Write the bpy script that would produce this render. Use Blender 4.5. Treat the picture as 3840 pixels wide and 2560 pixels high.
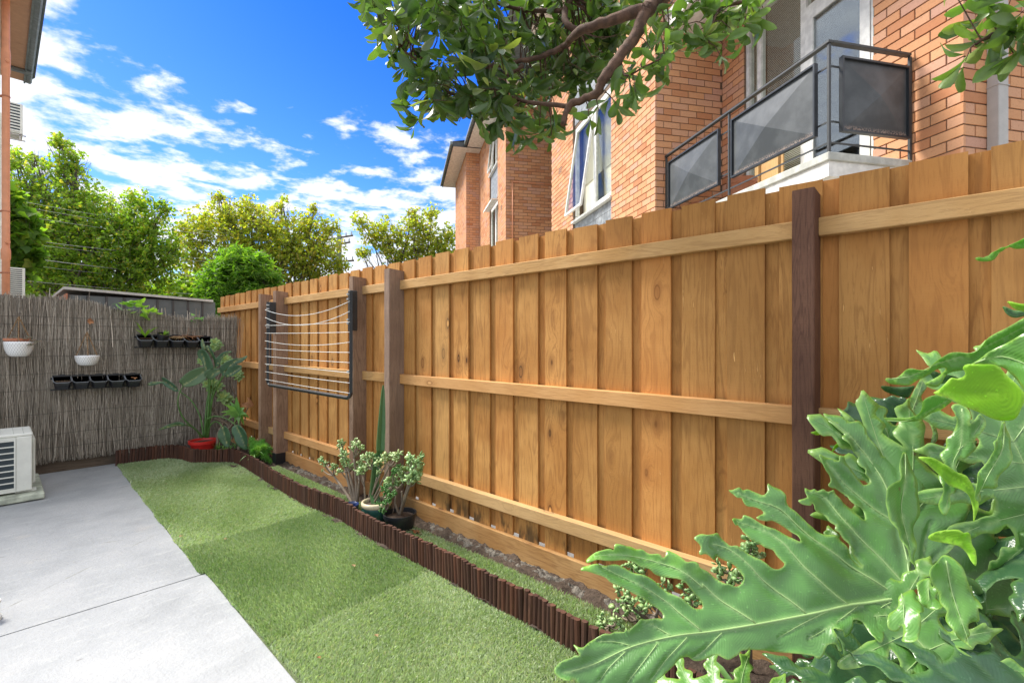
import bpy, bmesh, math, random
import numpy as np
from mathutils import Vector, Matrix, noise
from mathutils.geometry import delaunay_2d_cdt
random.seed(7); np.random.seed(7)
R = math.radians
sc = bpy.context.scene
COL = sc.collection
for o in list(bpy.data.objects): bpy.data.objects.remove(o)

# ------------------------------------------------------------------ camera
FP = 1800.0; CH = 1.35                      # focal length in photo pixels, eye height
YS, YC = 0.7323, 0.6810                     # heading of the camera, +y runs along the timber fence
cam = bpy.data.cameras.new('camera'); co = bpy.data.objects.new('camera', cam); COL.objects.link(co)
cam.sensor_width = 36; cam.lens = 36 * FP / 3840; cam.clip_start = 0.05; cam.clip_end = 3000
co.location = (0, 0, CH); co.rotation_euler = (R(90), 0, -math.atan2(YS, YC))
sc.camera = co

# ------------------------------------------------------------------ sky
SUN_AZ = math.atan2(0.94, -0.34); SUN_EL = R(52)   # direction towards the sun
w = bpy.data.worlds.new('World'); sc.world = w; w.use_nodes = True
nt = w.node_tree; N = nt.nodes; L = nt.links; N.clear()
out = N.new('ShaderNodeOutputWorld'); bg = N.new('ShaderNodeBackground'); L.new(bg.outputs[0], out.inputs[0])
sky = N.new('ShaderNodeTexSky'); sky.sky_type = 'NISHITA'; sky.sun_disc = False
sky.sun_elevation = SUN_EL; sky.sun_rotation = math.pi / 2 - SUN_AZ
sky.altitude = 0; sky.air_density = 1.0; sky.dust_density = 0.6; sky.ozone_density = 3.0
hs = N.new('ShaderNodeHueSaturation'); hs.inputs['Saturation'].default_value = 1.35; hs.inputs['Value'].default_value = 1.15
hs.inputs['Hue'].default_value = 0.508
L.new(sky.outputs[0], hs.inputs['Color'])
deep = N.new('ShaderNodeMix'); deep.data_type = 'RGBA'; deep.blend_type = 'MULTIPLY'; L.new(hs.outputs[0], deep.inputs[6]); deep.inputs[7].default_value = (0.17, 0.48, 1.0, 1)
tc = N.new('ShaderNodeTexCoord'); sep = N.new('ShaderNodeSeparateXYZ'); L.new(tc.outputs['Generated'], sep.inputs[0])
def M(op, a, b=None, clamp=False):
    n = N.new('ShaderNodeMath'); n.operation = op; n.use_clamp = clamp
    for i, v in enumerate((a, b)):
        if v is None: continue
        if isinstance(v, (int, float)): n.inputs[i].default_value = v
        else: L.new(v, n.inputs[i])
    return n.outputs[0]
dm = N.new('ShaderNodeMapRange'); L.new(sep.outputs[2], dm.inputs[0]); dm.inputs[1].default_value = -0.05; dm.inputs[2].default_value = 0.55; dm.inputs[3].default_value = 0.1; dm.inputs[4].default_value = 0.95; L.new(dm.outputs[0], deep.inputs[0])
zz = M('ADD', M('MAXIMUM', sep.outputs[2], 0.0), 0.09)
cx = M('DIVIDE', sep.outputs[0], zz); cy = M('DIVIDE', sep.outputs[1], zz)
cmb = N.new('ShaderNodeCombineXYZ'); L.new(cx, cmb.inputs[0]); L.new(cy, cmb.inputs[1])
mp = N.new('ShaderNodeMapping'); L.new(cmb.outputs[0], mp.inputs[0]); mp.inputs['Rotation'].default_value = (0, 0, R(20))
mp.inputs['Scale'].default_value = (1.0, 1.0, 1); mp.inputs['Location'].default_value = (1.3, 0.4, 0)
n1 = N.new('ShaderNodeTexNoise'); n1.inputs['Scale'].default_value = 4.2; n1.inputs['Detail'].default_value = 9
n1.inputs['Roughness'].default_value = 0.58; n1.inputs['Distortion'].default_value = 0.15; L.new(mp.outputs[0], n1.inputs['Vector'])
n2 = N.new('ShaderNodeTexNoise'); n2.inputs['Scale'].default_value = 11.0; n2.inputs['Detail'].default_value = 6
n2.inputs['Roughness'].default_value = 0.6; L.new(mp.outputs[0], n2.inputs['Vector'])
# banks of cloud: more of them low in the sky, one thick bank on the left of the yard and one above the street
def bank(px, py, rad, amt):
    v = Vector(((px - 1920) / FP * YC + YS, -(px - 1920) / FP * YS + YC, (1280 - py) / FP)).normalized()
    dt = N.new('ShaderNodeVectorMath'); dt.operation = 'DOT_PRODUCT'; dt.inputs[1].default_value = v
    nm = N.new('ShaderNodeVectorMath'); nm.operation = 'NORMALIZE'; L.new(tc.outputs['Generated'], nm.inputs[0]); L.new(nm.outputs[0], dt.inputs[0])
    mr = N.new('ShaderNodeMapRange'); mr.interpolation_type = 'SMOOTHSTEP'; L.new(dt.outputs['Value'], mr.inputs[0])
    mr.inputs[1].default_value = math.cos(R(rad)); mr.inputs[2].default_value = math.cos(R(rad * 0.25)); mr.inputs[3].default_value = 0; mr.inputs[4].default_value = amt
    return mr.outputs[0]
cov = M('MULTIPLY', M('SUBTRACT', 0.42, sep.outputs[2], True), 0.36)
for b in ((330, 520, 16, 0.085), (1500, 800, 16, 0.12), (150, 330, 9, 0.04), (800, 640, 11, 0.09), (-1500, -700, 22, 0.25)): cov = M('ADD', cov, bank(*b))  # last bank is out of view, added to whiten the glass reflections
cov = M('SUBTRACT', cov, bank(950, 60, 34, 0.17)); cov = M('ADD', cov, 0.075); ovh = N.new('ShaderNodeMapRange'); ovh.interpolation_type = 'SMOOTHSTEP'; L.new(sep.outputs[2], ovh.inputs[0]); ovh.inputs[1].default_value = 0.6; ovh.inputs[2].default_value = 0.85; ovh.inputs[3].default_value = 0.0; ovh.inputs[4].default_value = 0.2; cov = M('ADD', cov, ovh.outputs[0]);  # unseen overhead cloud, added to whiten leaf highlights and ambient light
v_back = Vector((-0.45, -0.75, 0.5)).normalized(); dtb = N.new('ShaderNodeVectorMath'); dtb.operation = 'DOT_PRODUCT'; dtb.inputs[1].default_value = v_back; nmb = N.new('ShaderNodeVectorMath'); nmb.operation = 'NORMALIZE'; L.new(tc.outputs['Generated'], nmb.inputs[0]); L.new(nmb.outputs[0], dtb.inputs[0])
cov = M('ADD', cov, M('MULTIPLY', M('ADD', dtb.outputs['Value'], 0.15, True), 0.24))  # unseen cloud behind the camera, added to whiten the ambient light
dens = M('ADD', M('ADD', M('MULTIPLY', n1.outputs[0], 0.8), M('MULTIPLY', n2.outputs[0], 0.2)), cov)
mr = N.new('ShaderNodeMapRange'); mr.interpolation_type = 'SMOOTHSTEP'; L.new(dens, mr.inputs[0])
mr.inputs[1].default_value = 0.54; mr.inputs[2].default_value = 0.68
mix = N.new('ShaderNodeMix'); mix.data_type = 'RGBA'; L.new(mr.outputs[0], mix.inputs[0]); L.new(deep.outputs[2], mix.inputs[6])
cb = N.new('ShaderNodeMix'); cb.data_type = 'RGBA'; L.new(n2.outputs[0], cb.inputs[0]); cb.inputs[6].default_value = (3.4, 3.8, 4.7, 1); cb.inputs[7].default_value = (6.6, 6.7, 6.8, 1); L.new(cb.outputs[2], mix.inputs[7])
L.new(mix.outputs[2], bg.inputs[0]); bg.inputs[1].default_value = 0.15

sun = bpy.data.lights.new('sun', 'SUN'); sun.energy = 5.0; sun.angle = R(20); sun.color = (1, 0.95, 0.87)
so = bpy.data.objects.new('sun', sun); COL.objects.link(so)
sd = Vector((math.cos(SUN_EL) * math.cos(SUN_AZ), math.cos(SUN_EL) * math.sin(SUN_AZ), math.sin(SUN_EL)))
so.rotation_euler = (-sd).to_track_quat('-Z', 'Y').to_euler(); so.location = sd * 60
sc.view_settings.view_transform = 'Standard'; sc.view_settings.look = 'None'; sc.view_settings.gamma = 1
sc.view_settings.use_curve_mapping = False; sc.view_settings.exposure = 0.62
sc.render.engine = 'CYCLES'
sc.cycles.use_denoising = True; sc.cycles.max_bounces = 8; sc.cycles.transparent_max_bounces = 12

# ------------------------------------------------------------------ where a photo pixel lies on a real surface
def PZ(px, py, Z):
    X = (px - 1920) / FP * Z
    return Vector((X * YC + Z * YS, -X * YS + Z * YC, CH + (1280 - py) / FP * Z))
def GZ(px, py, z=0.0): return PZ(px, py, FP * (CH - z) / (py - 1280))
def FX(px, py, x): return PZ(px, py, x / (YS + YC * (px - 1920) / FP))       # on the plane x = const (along the fence)
def BY(px, py, y): return PZ(px, py, y / (YC - YS * (px - 1920) / FP))       # on the plane y = const (along the brush screen)

# ------------------------------------------------------------------ things, parts
def tag(o, label=None, cat=None, group=None, kind=None):
    if label: o['label'] = label
    if cat: o['category'] = cat
    if group: o['group'] = group
    if kind: o['kind'] = kind
    return o
def empty(name, loc, label=None, cat=None, group=None, kind=None, rz=0.0):
    o = bpy.data.objects.new(name, None); COL.objects.link(o); o.location = loc; o.rotation_euler = (0, 0, rz)
    o.empty_display_size = 0.1
    return tag(o, label, cat, group, kind)
def place(name, me, parent=None, loc=None, rot=None):
    o = bpy.data.objects.new(name, me); COL.objects.link(o)
    if parent is not None: o.parent = parent
    if loc is not None: o.location = loc
    if rot is not None: o.rotation_euler = rot
    return o
class MB:
    def __init__(s, off=(0, 0, 0)): s.v = []; s.f = []; s.t = []; s.off = Vector(off); s.cur = (0.5, 0.5, 0.5)
    def add(s, vs, fs):
        n = len(s.v); s.v += [tuple(Vector(v) - s.off) for v in vs]; s.f += [tuple(i + n for i in f) for f in fs]; s.t += [s.cur] * len(vs); return s
    def box(s, a, b, ch=0.0):
        x0, y0, z0 = a; x1, y1, z1 = b
        if ch <= 0:
            return s.add([(x0, y0, z0), (x1, y0, z0), (x1, y1, z0), (x0, y1, z0), (x0, y0, z1), (x1, y0, z1), (x1, y1, z1), (x0, y1, z1)],
                  [(0, 3, 2, 1), (4, 5, 6, 7), (0, 1, 5, 4), (1, 2, 6, 5), (2, 3, 7, 6), (3, 0, 4, 7)])
        bm = bmesh.new(); bmesh.ops.create_cube(bm, size=1)
        for v in bm.verts: v.co = Vector(((x0 + x1) / 2 + v.co.x * (x1 - x0), (y0 + y1) / 2 + v.co.y * (y1 - y0), (z0 + z1) / 2 + v.co.z * (z1 - z0)))
        bmesh.ops.bevel(bm, geom=list(bm.edges), offset=ch, segments=1, affect='EDGES')
        bm.verts.index_update(); s.add([v.co.copy() for v in bm.verts], [[v.index for v in f.verts] for f in bm.faces]); bm.free(); return s
    def tube(s, pts, rad, n=6, cap=True):
        pts = [Vector(p) for p in pts]; k = len(pts)
        rad = rad if isinstance(rad, (list, tuple)) else [rad] * k
        up = Vector((0.31, 0.17, 0.93)); vs = []; fs = []
        for i, p in enumerate(pts):
            d = (pts[min(i + 1, k - 1)] - pts[max(i - 1, 0)]).normalized()
            a = d.cross(up)
            if a.length < 1e-3: a = d.cross(Vector((1, 0, 0)))
            a.normalize(); b = d.cross(a).normalized()
            for j in range(n):
                t = 2 * math.pi * j / n; vs.append(p + (a * math.cos(t) + b * math.sin(t)) * rad[i])
        for i in range(k - 1):
            for j in range(n): fs.append((i * n + j, i * n + (j + 1) % n, (i + 1) * n + (j + 1) % n, (i + 1) * n + j))
        if cap: fs.append(tuple(range(n - 1, -1, -1))); fs.append(tuple((k - 1) * n + j for j in range(n)))
        return s.add(vs, fs)
    def lathe(s, c, prof, n=24, cap0=True, cap1=False):
        c = Vector(c); vs = []; fs = []
        for r_, z in prof:
            for j in range(n): vs.append(c + Vector((r_ * math.cos(2 * math.pi * j / n), r_ * math.sin(2 * math.pi * j / n), z)))
        for i in range(len(prof) - 1):
            for j in range(n): fs.append((i * n + j, i * n + (j + 1) % n, (i + 1) * n + (j + 1) % n, (i + 1) * n + j))
        if cap0: fs.append(tuple(range(n - 1, -1, -1)))
        if cap1: fs.append(tuple((len(prof) - 1) * n + j for j in range(n)))
        return s.add(vs, fs)
    def mesh(s, name, mat, smooth=False):
        me = bpy.data.meshes.new(name); me.from_pydata(s.v, [], s.f); me.materials.append(mat)
        ca = me.color_attributes.new('tint', 'FLOAT_COLOR', 'POINT')
        ca.data.foreach_set('color', np.array([(a, b, c, 1) for a, b, c in s.t], dtype=np.float32).ravel())
        if smooth: me.polygons.foreach_set('use_smooth', [True] * len(me.polygons))
        me.update(); return me
    def build(s, name, mat, parent=None, smooth=False, **kw):
        o = place(name, s.mesh(name, mat, smooth), parent); 
        if s.off.length and not (parent is not None and (s.off - parent.location).length < 1e-5): o.location = s.off
        return tag(o, **kw)
def npmesh(name, V, F, mat, tint=None, smooth=False, fsize=None):
    """fast mesh from numpy: V (n,3), F (m,k)"""
    me = bpy.data.meshes.new(name); m, k = F.shape
    me.vertices.add(len(V)); me.vertices.foreach_set('co', V.astype(np.float32).ravel())
    me.loops.add(m * k); me.loops.foreach_set('vertex_index', F.astype(np.int32).ravel())
    me.polygons.add(m); me.polygons.foreach_set('loop_start', np.arange(0, m * k, k, dtype=np.int32))
    if smooth: me.polygons.foreach_set('use_smooth', np.ones(m, dtype=bool))
    me.update(calc_edges=True)
    if tint is not None:
        ca = me.color_attributes.new('tint', 'FLOAT_COLOR', 'POINT')
        ca.data.foreach_set('color', np.concatenate([tint, np.ones((len(tint), 1))], 1).astype(np.float32).ravel())
    me.materials.append(mat); return me
def cloud(name, tv, tf, C, X, Y, S, mat, tint, smooth=False):
    """many copies of a small shape: template verts tv (k,3) and faces tf (m,j); C centres, X/Y axes, S sizes"""
    Z = np.cross(X, Y); Z /= np.linalg.norm(Z, axis=1, keepdims=True) + 1e-9
    tv = np.asarray(tv, float); n = len(C); k = len(tv)
    if S.ndim == 1: S = np.stack([S, S, S], 1)
    V = (C[:, None, :] + tv[None, :, 0:1] * (X * S[:, 0:1])[:, None, :] + tv[None, :, 1:2] * (Y * S[:, 1:2])[:, None, :] + tv[None, :, 2:3] * (Z * S[:, 2:3])[:, None, :]).reshape(-1, 3)
    tf = np.asarray(tf); F = (tf[None, :, :] + (np.arange(n) * k)[:, None, None]).reshape(-1, tf.shape[1])
    return npmesh(name, V, F, mat, np.repeat(tint, k, axis=0), smooth)
def unit(a): return a / (np.linalg.norm(a, axis=1, keepdims=True) + 1e-9)
def rnd_axes(n, horiz=0.5):
    X = unit(np.random.normal(size=(n, 3)) * np.array([1, 1, horiz])); T = unit(np.random.normal(size=(n, 3)))
    Y = unit(np.cross(np.cross(X, T), X)); return X, Y

# ------------------------------------------------------------------ materials
class MT:
    def __init__(s, name):
        s.m = bpy.data.materials.new(name); s.m.use_nodes = True; s.nt = s.m.node_tree; s.N = s.nt.nodes; s.L = s.nt.links
        s.b = s.N['Principled BSDF']; s.out = s.N['Material Output']
        s.tc = s.N.new('ShaderNodeTexCoord')
    def set(s, **kw):
        for k, v in kw.items():
            i = s.b.inputs[k.replace('_', ' ')]
            if hasattr(v, 'is_linked') or hasattr(v, 'node'): s.L.new(v, i)
            else: i.default_value = v if not isinstance(v, tuple) or len(v) == 4 else (*v, 1)
        return s
    def lk(s, a, b):
        if isinstance(a, (int, float)): b.default_value = a
        elif isinstance(a, tuple): b.default_value = (*a, 1) if len(b.default_value) == 4 and len(a) == 3 else a
        else: s.L.new(a, b)
    def math(s, op, a, b=0.0, clamp=False):
        n = s.N.new('ShaderNodeMath'); n.operation = op; n.use_clamp = clamp; s.lk(a, n.inputs[0]); s.lk(b, n.inputs[1]); return n.outputs[0]
    def map(s, scale=(1, 1, 1), loc=(0, 0, 0), src='Object', rot=(0, 0, 0)):
        n = s.N.new('ShaderNodeMapping'); s.L.new(s.tc.outputs[src] if isinstance(src, str) else src, n.inputs[0])
        n.inputs['Scale'].default_value = scale; s.lk(loc, n.inputs['Location']); n.inputs['Rotation'].default_value = rot; return n.outputs[0]
    def noise(s, vec, scale=5, detail=4, rough=0.55, dist=0.0):
        n = s.N.new('ShaderNodeTexNoise'); s.L.new(vec, n.inputs['Vector']); n.inputs['Scale'].default_value = scale; n.inputs['Detail'].default_value = detail
        n.inputs['Roughness'].default_value = rough; n.inputs['Distortion'].default_value = dist; return n.outputs[0]
    def vor(s, vec, scale=5, feat='F1', rand=1.0):
        n = s.N.new('ShaderNodeTexVoronoi'); n.feature = feat; s.L.new(vec, n.inputs['Vector']); n.inputs['Scale'].default_value = scale
        n.inputs['Randomness'].default_value = rand; return n
    def mr(s, v, a, b, c=0.0, d=1.0, smooth=True):
        n = s.N.new('ShaderNodeMapRange'); n.interpolation_type = 'SMOOTHSTEP' if smooth else 'LINEAR'; s.lk(v, n.inputs[0])
        for i, q in enumerate((a, b, c, d)): n.inputs[i + 1].default_value = q
        return n.outputs[0]
    def mix(s, f, a, b, blend='MIX'):
        n = s.N.new('ShaderNodeMix'); n.data_type = 'RGBA'; n.blend_type = blend; s.lk(f, n.inputs[0]); s.lk(a, n.inputs[6]); s.lk(b, n.inputs[7]); return n.outputs[2]
    def ramp(s, v, stops):
        n = s.N.new('ShaderNodeValToRGB'); s.lk(v, n.inputs[0]); e = n.color_ramp.elements
        while len(e) < len(stops): e.new(0.5)
        for q, (p, c) in zip(e, stops): q.position = p; q.color = (*c, 1)
        return n.outputs[0]
    def attr(s, name='tint'):
        n = s.N.new('ShaderNodeAttribute'); n.attribute_name = name; return n
    def sepc(s, c):
        n = s.N.new('ShaderNodeSeparateColor'); s.L.new(c, n.inputs[0]); return n.outputs
    def rnd(s): n = s.N.new('ShaderNodeObjectInfo'); return n.outputs['Random']
    def pos(s): n = s.N.new('ShaderNodeNewGeometry'); return n.outputs['Position']
    def bump(s, h, strength=0.3, dist=0.01):
        n = s.N.new('ShaderNodeBump'); n.inputs['Strength'].default_value = strength; n.inputs['Distance'].default_value = dist
        s.lk(h, n.inputs['Height']); s.L.new(n.outputs[0], s.b.inputs['Normal']); return s
    def translucent(s, col, f=0.35):
        t = s.N.new('ShaderNodeBsdfTranslucent'); s.lk(col, t.inputs[0]); m = s.N.new('ShaderNodeMixShader'); s.lk(f, m.inputs[0])
        s.L.new(s.b.outputs[0], m.inputs[1]); s.L.new(t.outputs[0], m.inputs[2]); s.L.new(m.outputs[0], s.out.inputs[0]); return s
def plain(name, col, rough=0.6, metal=0.0, var=0.12, scale=12, bump=0.0, spec=0.5):
    t = MT(name); n = t.noise(t.map(), scale, 5); n2 = t.noise(t.map(), scale * 7, 3)
    c = t.mix(t.mr(n, 0.35, 0.7), tuple(x * (1 - var) for x in col), tuple(min(1, x * (1 + var)) for x in col))
    c = t.mix(t.mr(n2, 0.6, 0.75, 0, 0.25), c, tuple(x * 0.6 for x in col))
    t.set(Base_Color=c, Roughness=rough, Metallic=metal, Specular_IOR_Level=spec)
    if bump: t.bump(n2, bump, 0.004)
    return t.m
def wood(name, ca, cb, cdark, axis='z', knots=True, rough=0.75, stain=False, saw=0.3, grainscale=1.0, vary=0.35):
    """ca/cb light and deep timber colours; grain runs along axis of the object"""
    t = MT(name); rn = t.rnd()
    off = t.N.new('ShaderNodeCombineXYZ'); t.L.new(t.math('MULTIPLY', rn, 37.0), off.inputs[0]); t.L.new(t.math('MULTIPLY', rn, 91.0), off.inputs[1]); t.L.new(t.math('MULTIPLY', rn, 57.0), off.inputs[2])
    base = t.map(loc=off.outputs[0])
    st = {'z': (1, 1, 0.09), 'y': (1, 0.09, 1), 'x': (0.09, 1, 1)}[axis]; kn = {'z': (1.0, 1.0, 0.42), 'y': (1.0, 0.42, 1.0), 'x': (0.42, 1.0, 1.0)}[axis]
    kv = t.vor(t.map(kn, src=base), 6.0); kd = kv.outputs['Distance']; ksel = t.sepc(kv.outputs['Color'])[0]
    kmask = t.mr(ksel, 0.30, 0.34) if knots else 0.0
    near = t.math('MULTIPLY', t.mr(kd, 0.0, 0.42, 1.0, 0.0), kmask)
    ad = t.N.new('ShaderNodeVectorMath'); ad.operation = 'ADD'; t.L.new(base, ad.inputs[0])
    cz = t.N.new('ShaderNodeCombineXYZ'); q = t.math('MULTIPLY', near, 0.05)
    for i in range(3): t.L.new(q, cz.inputs[i])
    t.L.new(cz.outputs[0], ad.inputs[1]); g = ad.outputs[0]
    big = t.noise(t.map(st, src=g), 9 * grainscale, 3, 0.5, 0.6)
    bands = t.math('FRACT', t.math('MULTIPLY', big, 9.0)); bands = t.math('ABSOLUTE', t.math('SUBTRACT', bands, 0.5))
    fine = t.noise(t.map(st, src=g), 160 * grainscale, 4, 0.6); wide = t.noise(base, 3.0, 3)
    c = t.mix(t.mr(wide, 0.3, 0.7), ca, cb)
    c = t.mix(t.math('MULTIPLY', t.mr(bands, 0.25, 0.5), 0.38), c, cdark)
    c = t.mix(t.math('MULTIPLY', t.mr(fine, 0.48, 0.75), 0.5), c, cdark)
    c = t.mix(t.math('MULTIPLY', t.mr(kd, 0.05, 0.24, 1, 0), t.math('MULTIPLY', kmask, 0.7)), c, cdark)
    ring = t.math('MULTIPLY', t.mr(t.math('ABSOLUTE', t.math('SUBTRACT', kd, 0.085)), 0.0, 0.022, 1, 0), kmask)
    c = t.mix(t.math('MULTIPLY', ring, 0.9), c, tuple(x * 0.25 for x in cdark))
    core = t.math('MULTIPLY', t.mr(kd, 0.04, 0.07, 1, 0), t.math('MULTIPLY', kmask, t.mr(t.sepc(kv.outputs['Color'])[1], 0.45, 0.5)))
    c = t.mix(t.math('MULTIPLY', core, 0.7), c, tuple(min(1, x * 1.5) for x in ca))
    v2 = t.noise(t.map(loc=(5, 5, 5), src=base), 0.01, 0)
    c = t.mix(t.math('MULTIPLY', t.mr(rn, 0, 1), vary), c, tuple(x * 0.72 for x in cb)); rn2 = t.math('FRACT', t.math('MULTIPLY', rn, 17.3)); c = t.mix(t.math('MULTIPLY', t.mr(rn2, 0.55, 1.0), 0.35), c, (ca[0] * 1.1, ca[1] * 0.82, ca[2] * 0.7)); c = t.mix(t.math('MULTIPLY', t.mr(rn2, 0.3, 0.0), 0.3), c, (ca[0] * 0.8, ca[1] * 0.95, ca[2] * 1.2))
    # pale flecks where the dressing tore the fibres
    fl = t.noise(t.map(tuple(4 * x for x in st), src=g), 40, 2); fm = t.noise(base, 4, 2)
    c = t.mix(t.math('MULTIPLY', t.mr(fl, 0.68, 0.74), t.mr(fm, 0.52, 0.66, 0, 0.6)), c, tuple(min(1, x * 1.7 + 0.05) for x in ca))
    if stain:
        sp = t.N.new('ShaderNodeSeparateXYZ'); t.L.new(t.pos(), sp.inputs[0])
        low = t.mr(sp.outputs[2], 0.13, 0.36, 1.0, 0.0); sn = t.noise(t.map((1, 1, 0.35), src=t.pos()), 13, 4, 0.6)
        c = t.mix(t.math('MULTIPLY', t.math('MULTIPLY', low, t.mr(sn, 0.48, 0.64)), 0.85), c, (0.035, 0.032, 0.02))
    t.set(Base_Color=c, Roughness=rough, Specular_IOR_Level=0.25)
    sawn = t.noise(t.map({'z': (2, 2, 60), 'y': (2, 60, 2), 'x': (60, 2, 2)}[axis], src=base), 3, 2)
    t.bump(t.math('ADD', t.math('MULTIPLY', fine, 1.0), t.math('MULTIPLY', sawn, saw)), 0.45, 0.003)
    return t.m
def leafmat(name, c0, c1, c2, rough=0.4, trans=0.35, tcol=None, spec=0.5, vein=None):
    """tint.r mixes c0->c1, tint.g towards c2"""
    t = MT(name); a = t.sepc(t.attr().outputs['Color']); c = t.mix(a[0], c0, c1); c = t.mix(a[1], c, c2)
    n = t.noise(t.map(src=t.pos()), 30, 3); c = t.mix(t.mr(n, 0.4, 0.75, 0, 0.25), c, tuple(x * 0.6 for x in c0))
    t.set(Base_Color=c, Roughness=rough, Specular_IOR_Level=spec)
    tc2 = t.mix(1.0, c, tcol or (1.5, 1.7, 0.6), 'MULTIPLY')
    t.translucent(tc2, trans); return t.m
M_ = {}
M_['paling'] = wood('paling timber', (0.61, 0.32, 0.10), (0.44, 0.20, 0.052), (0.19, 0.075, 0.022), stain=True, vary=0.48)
M_['rail'] = wood('rail timber', (0.60, 0.37, 0.16), (0.50, 0.28, 0.10), (0.30, 0.16, 0.06), axis='y', vary=0.15)
M_['plinth'] = wood('plinth timber', (0.50, 0.30, 0.125), (0.42, 0.225, 0.08), (0.22, 0.10, 0.035), axis='y', vary=0.1)
M_['post_grey'] = wood('weathered grey post timber', (0.38, 0.255, 0.175), (0.24, 0.15, 0.10), (0.10, 0.06, 0.04), knots=False, vary=0.1, saw=0.6, grainscale=1.4)
M_['post_red'] = wood('red brown post timber', (0.18, 0.09, 0.055), (0.115, 0.055, 0.035), (0.045, 0.018, 0.013), knots=False, vary=0.05, saw=0.5, grainscale=1.6)
M_['edging'] = wood('edging timber', (0.135, 0.062, 0.038), (0.065, 0.031, 0.022), (0.03, 0.015, 0.012), knots=False, vary=0.6)
M_['old_board'] = wood('old plinth board', (0.16, 0.12, 0.085), (0.10, 0.075, 0.055), (0.04, 0.03, 0.02), axis='x', knots=False)
M_['ply'] = wood('pale plywood', (0.75, 0.52, 0.24), (0.68, 0.45, 0.2), (0.45, 0.26, 0.1), knots=False)
M_['black'] = plain('black plastic', (0.018, 0.02, 0.024), 0.4)
M_['steel_black'] = plain('black powder coated steel', (0.03, 0.036, 0.042), 0.4)
M_['steel_dark'] = plain('painted balcony steel', (0.055, 0.06, 0.062), 0.5, bump=0.2)
M_['white_plastic'] = plain('white cord', (0.75, 0.77, 0.75), 0.4)
M_['white_paint'] = plain('white window paint', (0.80, 0.80, 0.76), 0.45)
M_['cream'] = plain('cream soffit paint', (0.88, 0.86, 0.80), 0.6)
M_['ac'] = plain('ivory appliance paint', (0.72, 0.73, 0.67), 0.4, var=0.05)
M_['ac_dark'] = plain('dark coil', (0.025, 0.04, 0.05), 0.45)
M_['pad'] = plain('mossy concrete pad', (0.42, 0.45, 0.36), 0.9, var=0.3, bump=0.3)
M_['terracotta'] = plain('terracotta', (0.52, 0.21, 0.115), 0.8)
M_['peach'] = plain('peach pipe paint', (0.74, 0.32, 0.165), 0.5, var=0.06)
M_['soffit_tan'] = plain('tan soffit paint', (0.52, 0.31, 0.19), 0.7, var=0.05)
M_['gutter'] = plain('grey green gutter', (0.17, 0.21, 0.215), 0.45, var=0.2)
M_['metal_grey'] = plain('grey downpipe paint', (0.46, 0.44, 0.41), 0.5, var=0.05)
M_['red'] = plain('red plastic', (0.62, 0.03, 0.025), 0.35, var=0.08)
M_['shed'] = plain('grey shed sheet', (0.135, 0.15, 0.145), 0.5, var=0.1)
M_['shed_trim'] = plain('pale roof capping', (0.60, 0.58, 0.52), 0.5)
M_['soil'] = plain('potting soil', (0.07, 0.045, 0.03), 0.95, bump=1.0, scale=40)
M_['galv'] = plain('galvanised wire', (0.14, 0.13, 0.115), 0.5, 0.3)
M_['cable'] = plain('cable', (0.45, 0.47, 0.47), 0.5)
M_['rope'] = plain('jute rope', (0.32, 0.20, 0.10), 0.9, bump=0.8, scale=80)
M_['concrete'] = plain('pale slab concrete', (0.52, 0.53, 0.48), 0.85, var=0.15, bump=0.3)
M_['straw'] = plain('dry straw', (0.42, 0.29, 0.15), 0.9)
M_['dry'] = plain('dry leaf', (0.42, 0.20, 0.09), 0.8, var=0.3)
M_['cream_glaze'] = plain('cream glaze', (0.62, 0.53, 0.36), 0.3)
M_['green_glaze'] = plain('dark green glaze', (0.02, 0.075, 0.06), 0.25)
M_['bark'] = plain('brown bark', (0.11, 0.06, 0.038), 0.85, var=0.35, bump=0.8, scale=30)
M_['bark_grey'] = plain('grey bark', (0.15, 0.125, 0.10), 0.9, var=0.3, bump=0.6)
M_['stem'] = plain('succulent stem', (0.21, 0.165, 0.12), 0.8, var=0.2, bump=0.5)
M_['petiole'] = plain('green leaf stalk', (0.10, 0.22, 0.055), 0.4, var=0.2)
M_['darkroom'] = plain('dim room', (0.22, 0.22, 0.21), 0.8)
M_['render'] = plain('white render', (0.78, 0.77, 0.72), 0.7)
# ================================================================== ground, slab, turf
M_['shed_rib'] = plain('shed rib', (0.075, 0.07, 0.065), 0.5)
gm = MT('garden soil'); gn = gm.noise(gm.map(src=gm.pos()), 30, 6, 0.65); gn2 = gm.noise(gm.map(src=gm.pos()), 4, 4)
gm.set(Base_Color=gm.ramp(gm.mix(0.3, gn, gn2), [(0.3, (0.022, 0.015, 0.01)), (0.5, (0.07, 0.048, 0.033)), (0.7, (0.14, 0.10, 0.075))]), Roughness=0.95).bump(gn, 1.0, 0.03)
grd = MB().box((-600, -600, -0.4), (600, 600, -0.03)).build('ground', gm.m, kind='structure')
# soil of the raised bed behind the edging, lumpy
nx, ny = 40, 260; V = []; F = []
for j in range(ny):
    for i in range(nx):
        x = 1.70 + 0.52 * i / (nx - 1); y = -0.6 + 7.4 * j / (ny - 1)
        z = 0.012 + 0.03 * noise.fractal((x * 9, y * 9, 0), 1, 2, 4) + 0.03 * max(0, (x - 2.08) / 0.1) * (0.6 + noise.noise((x * 20, y * 20, 3)))
        V.append((x, y, z))
for j in range(ny - 1):
    for i in range(nx - 1): a = j * nx + i; F.append((a, a + 1, a + nx + 1, a + nx))
m = MB(); m.v = V; m.f = F; m.t = [(0, 0, 0)] * len(V); bed = m.build('soil', gm.m, smooth=True, kind='structure')

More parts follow.
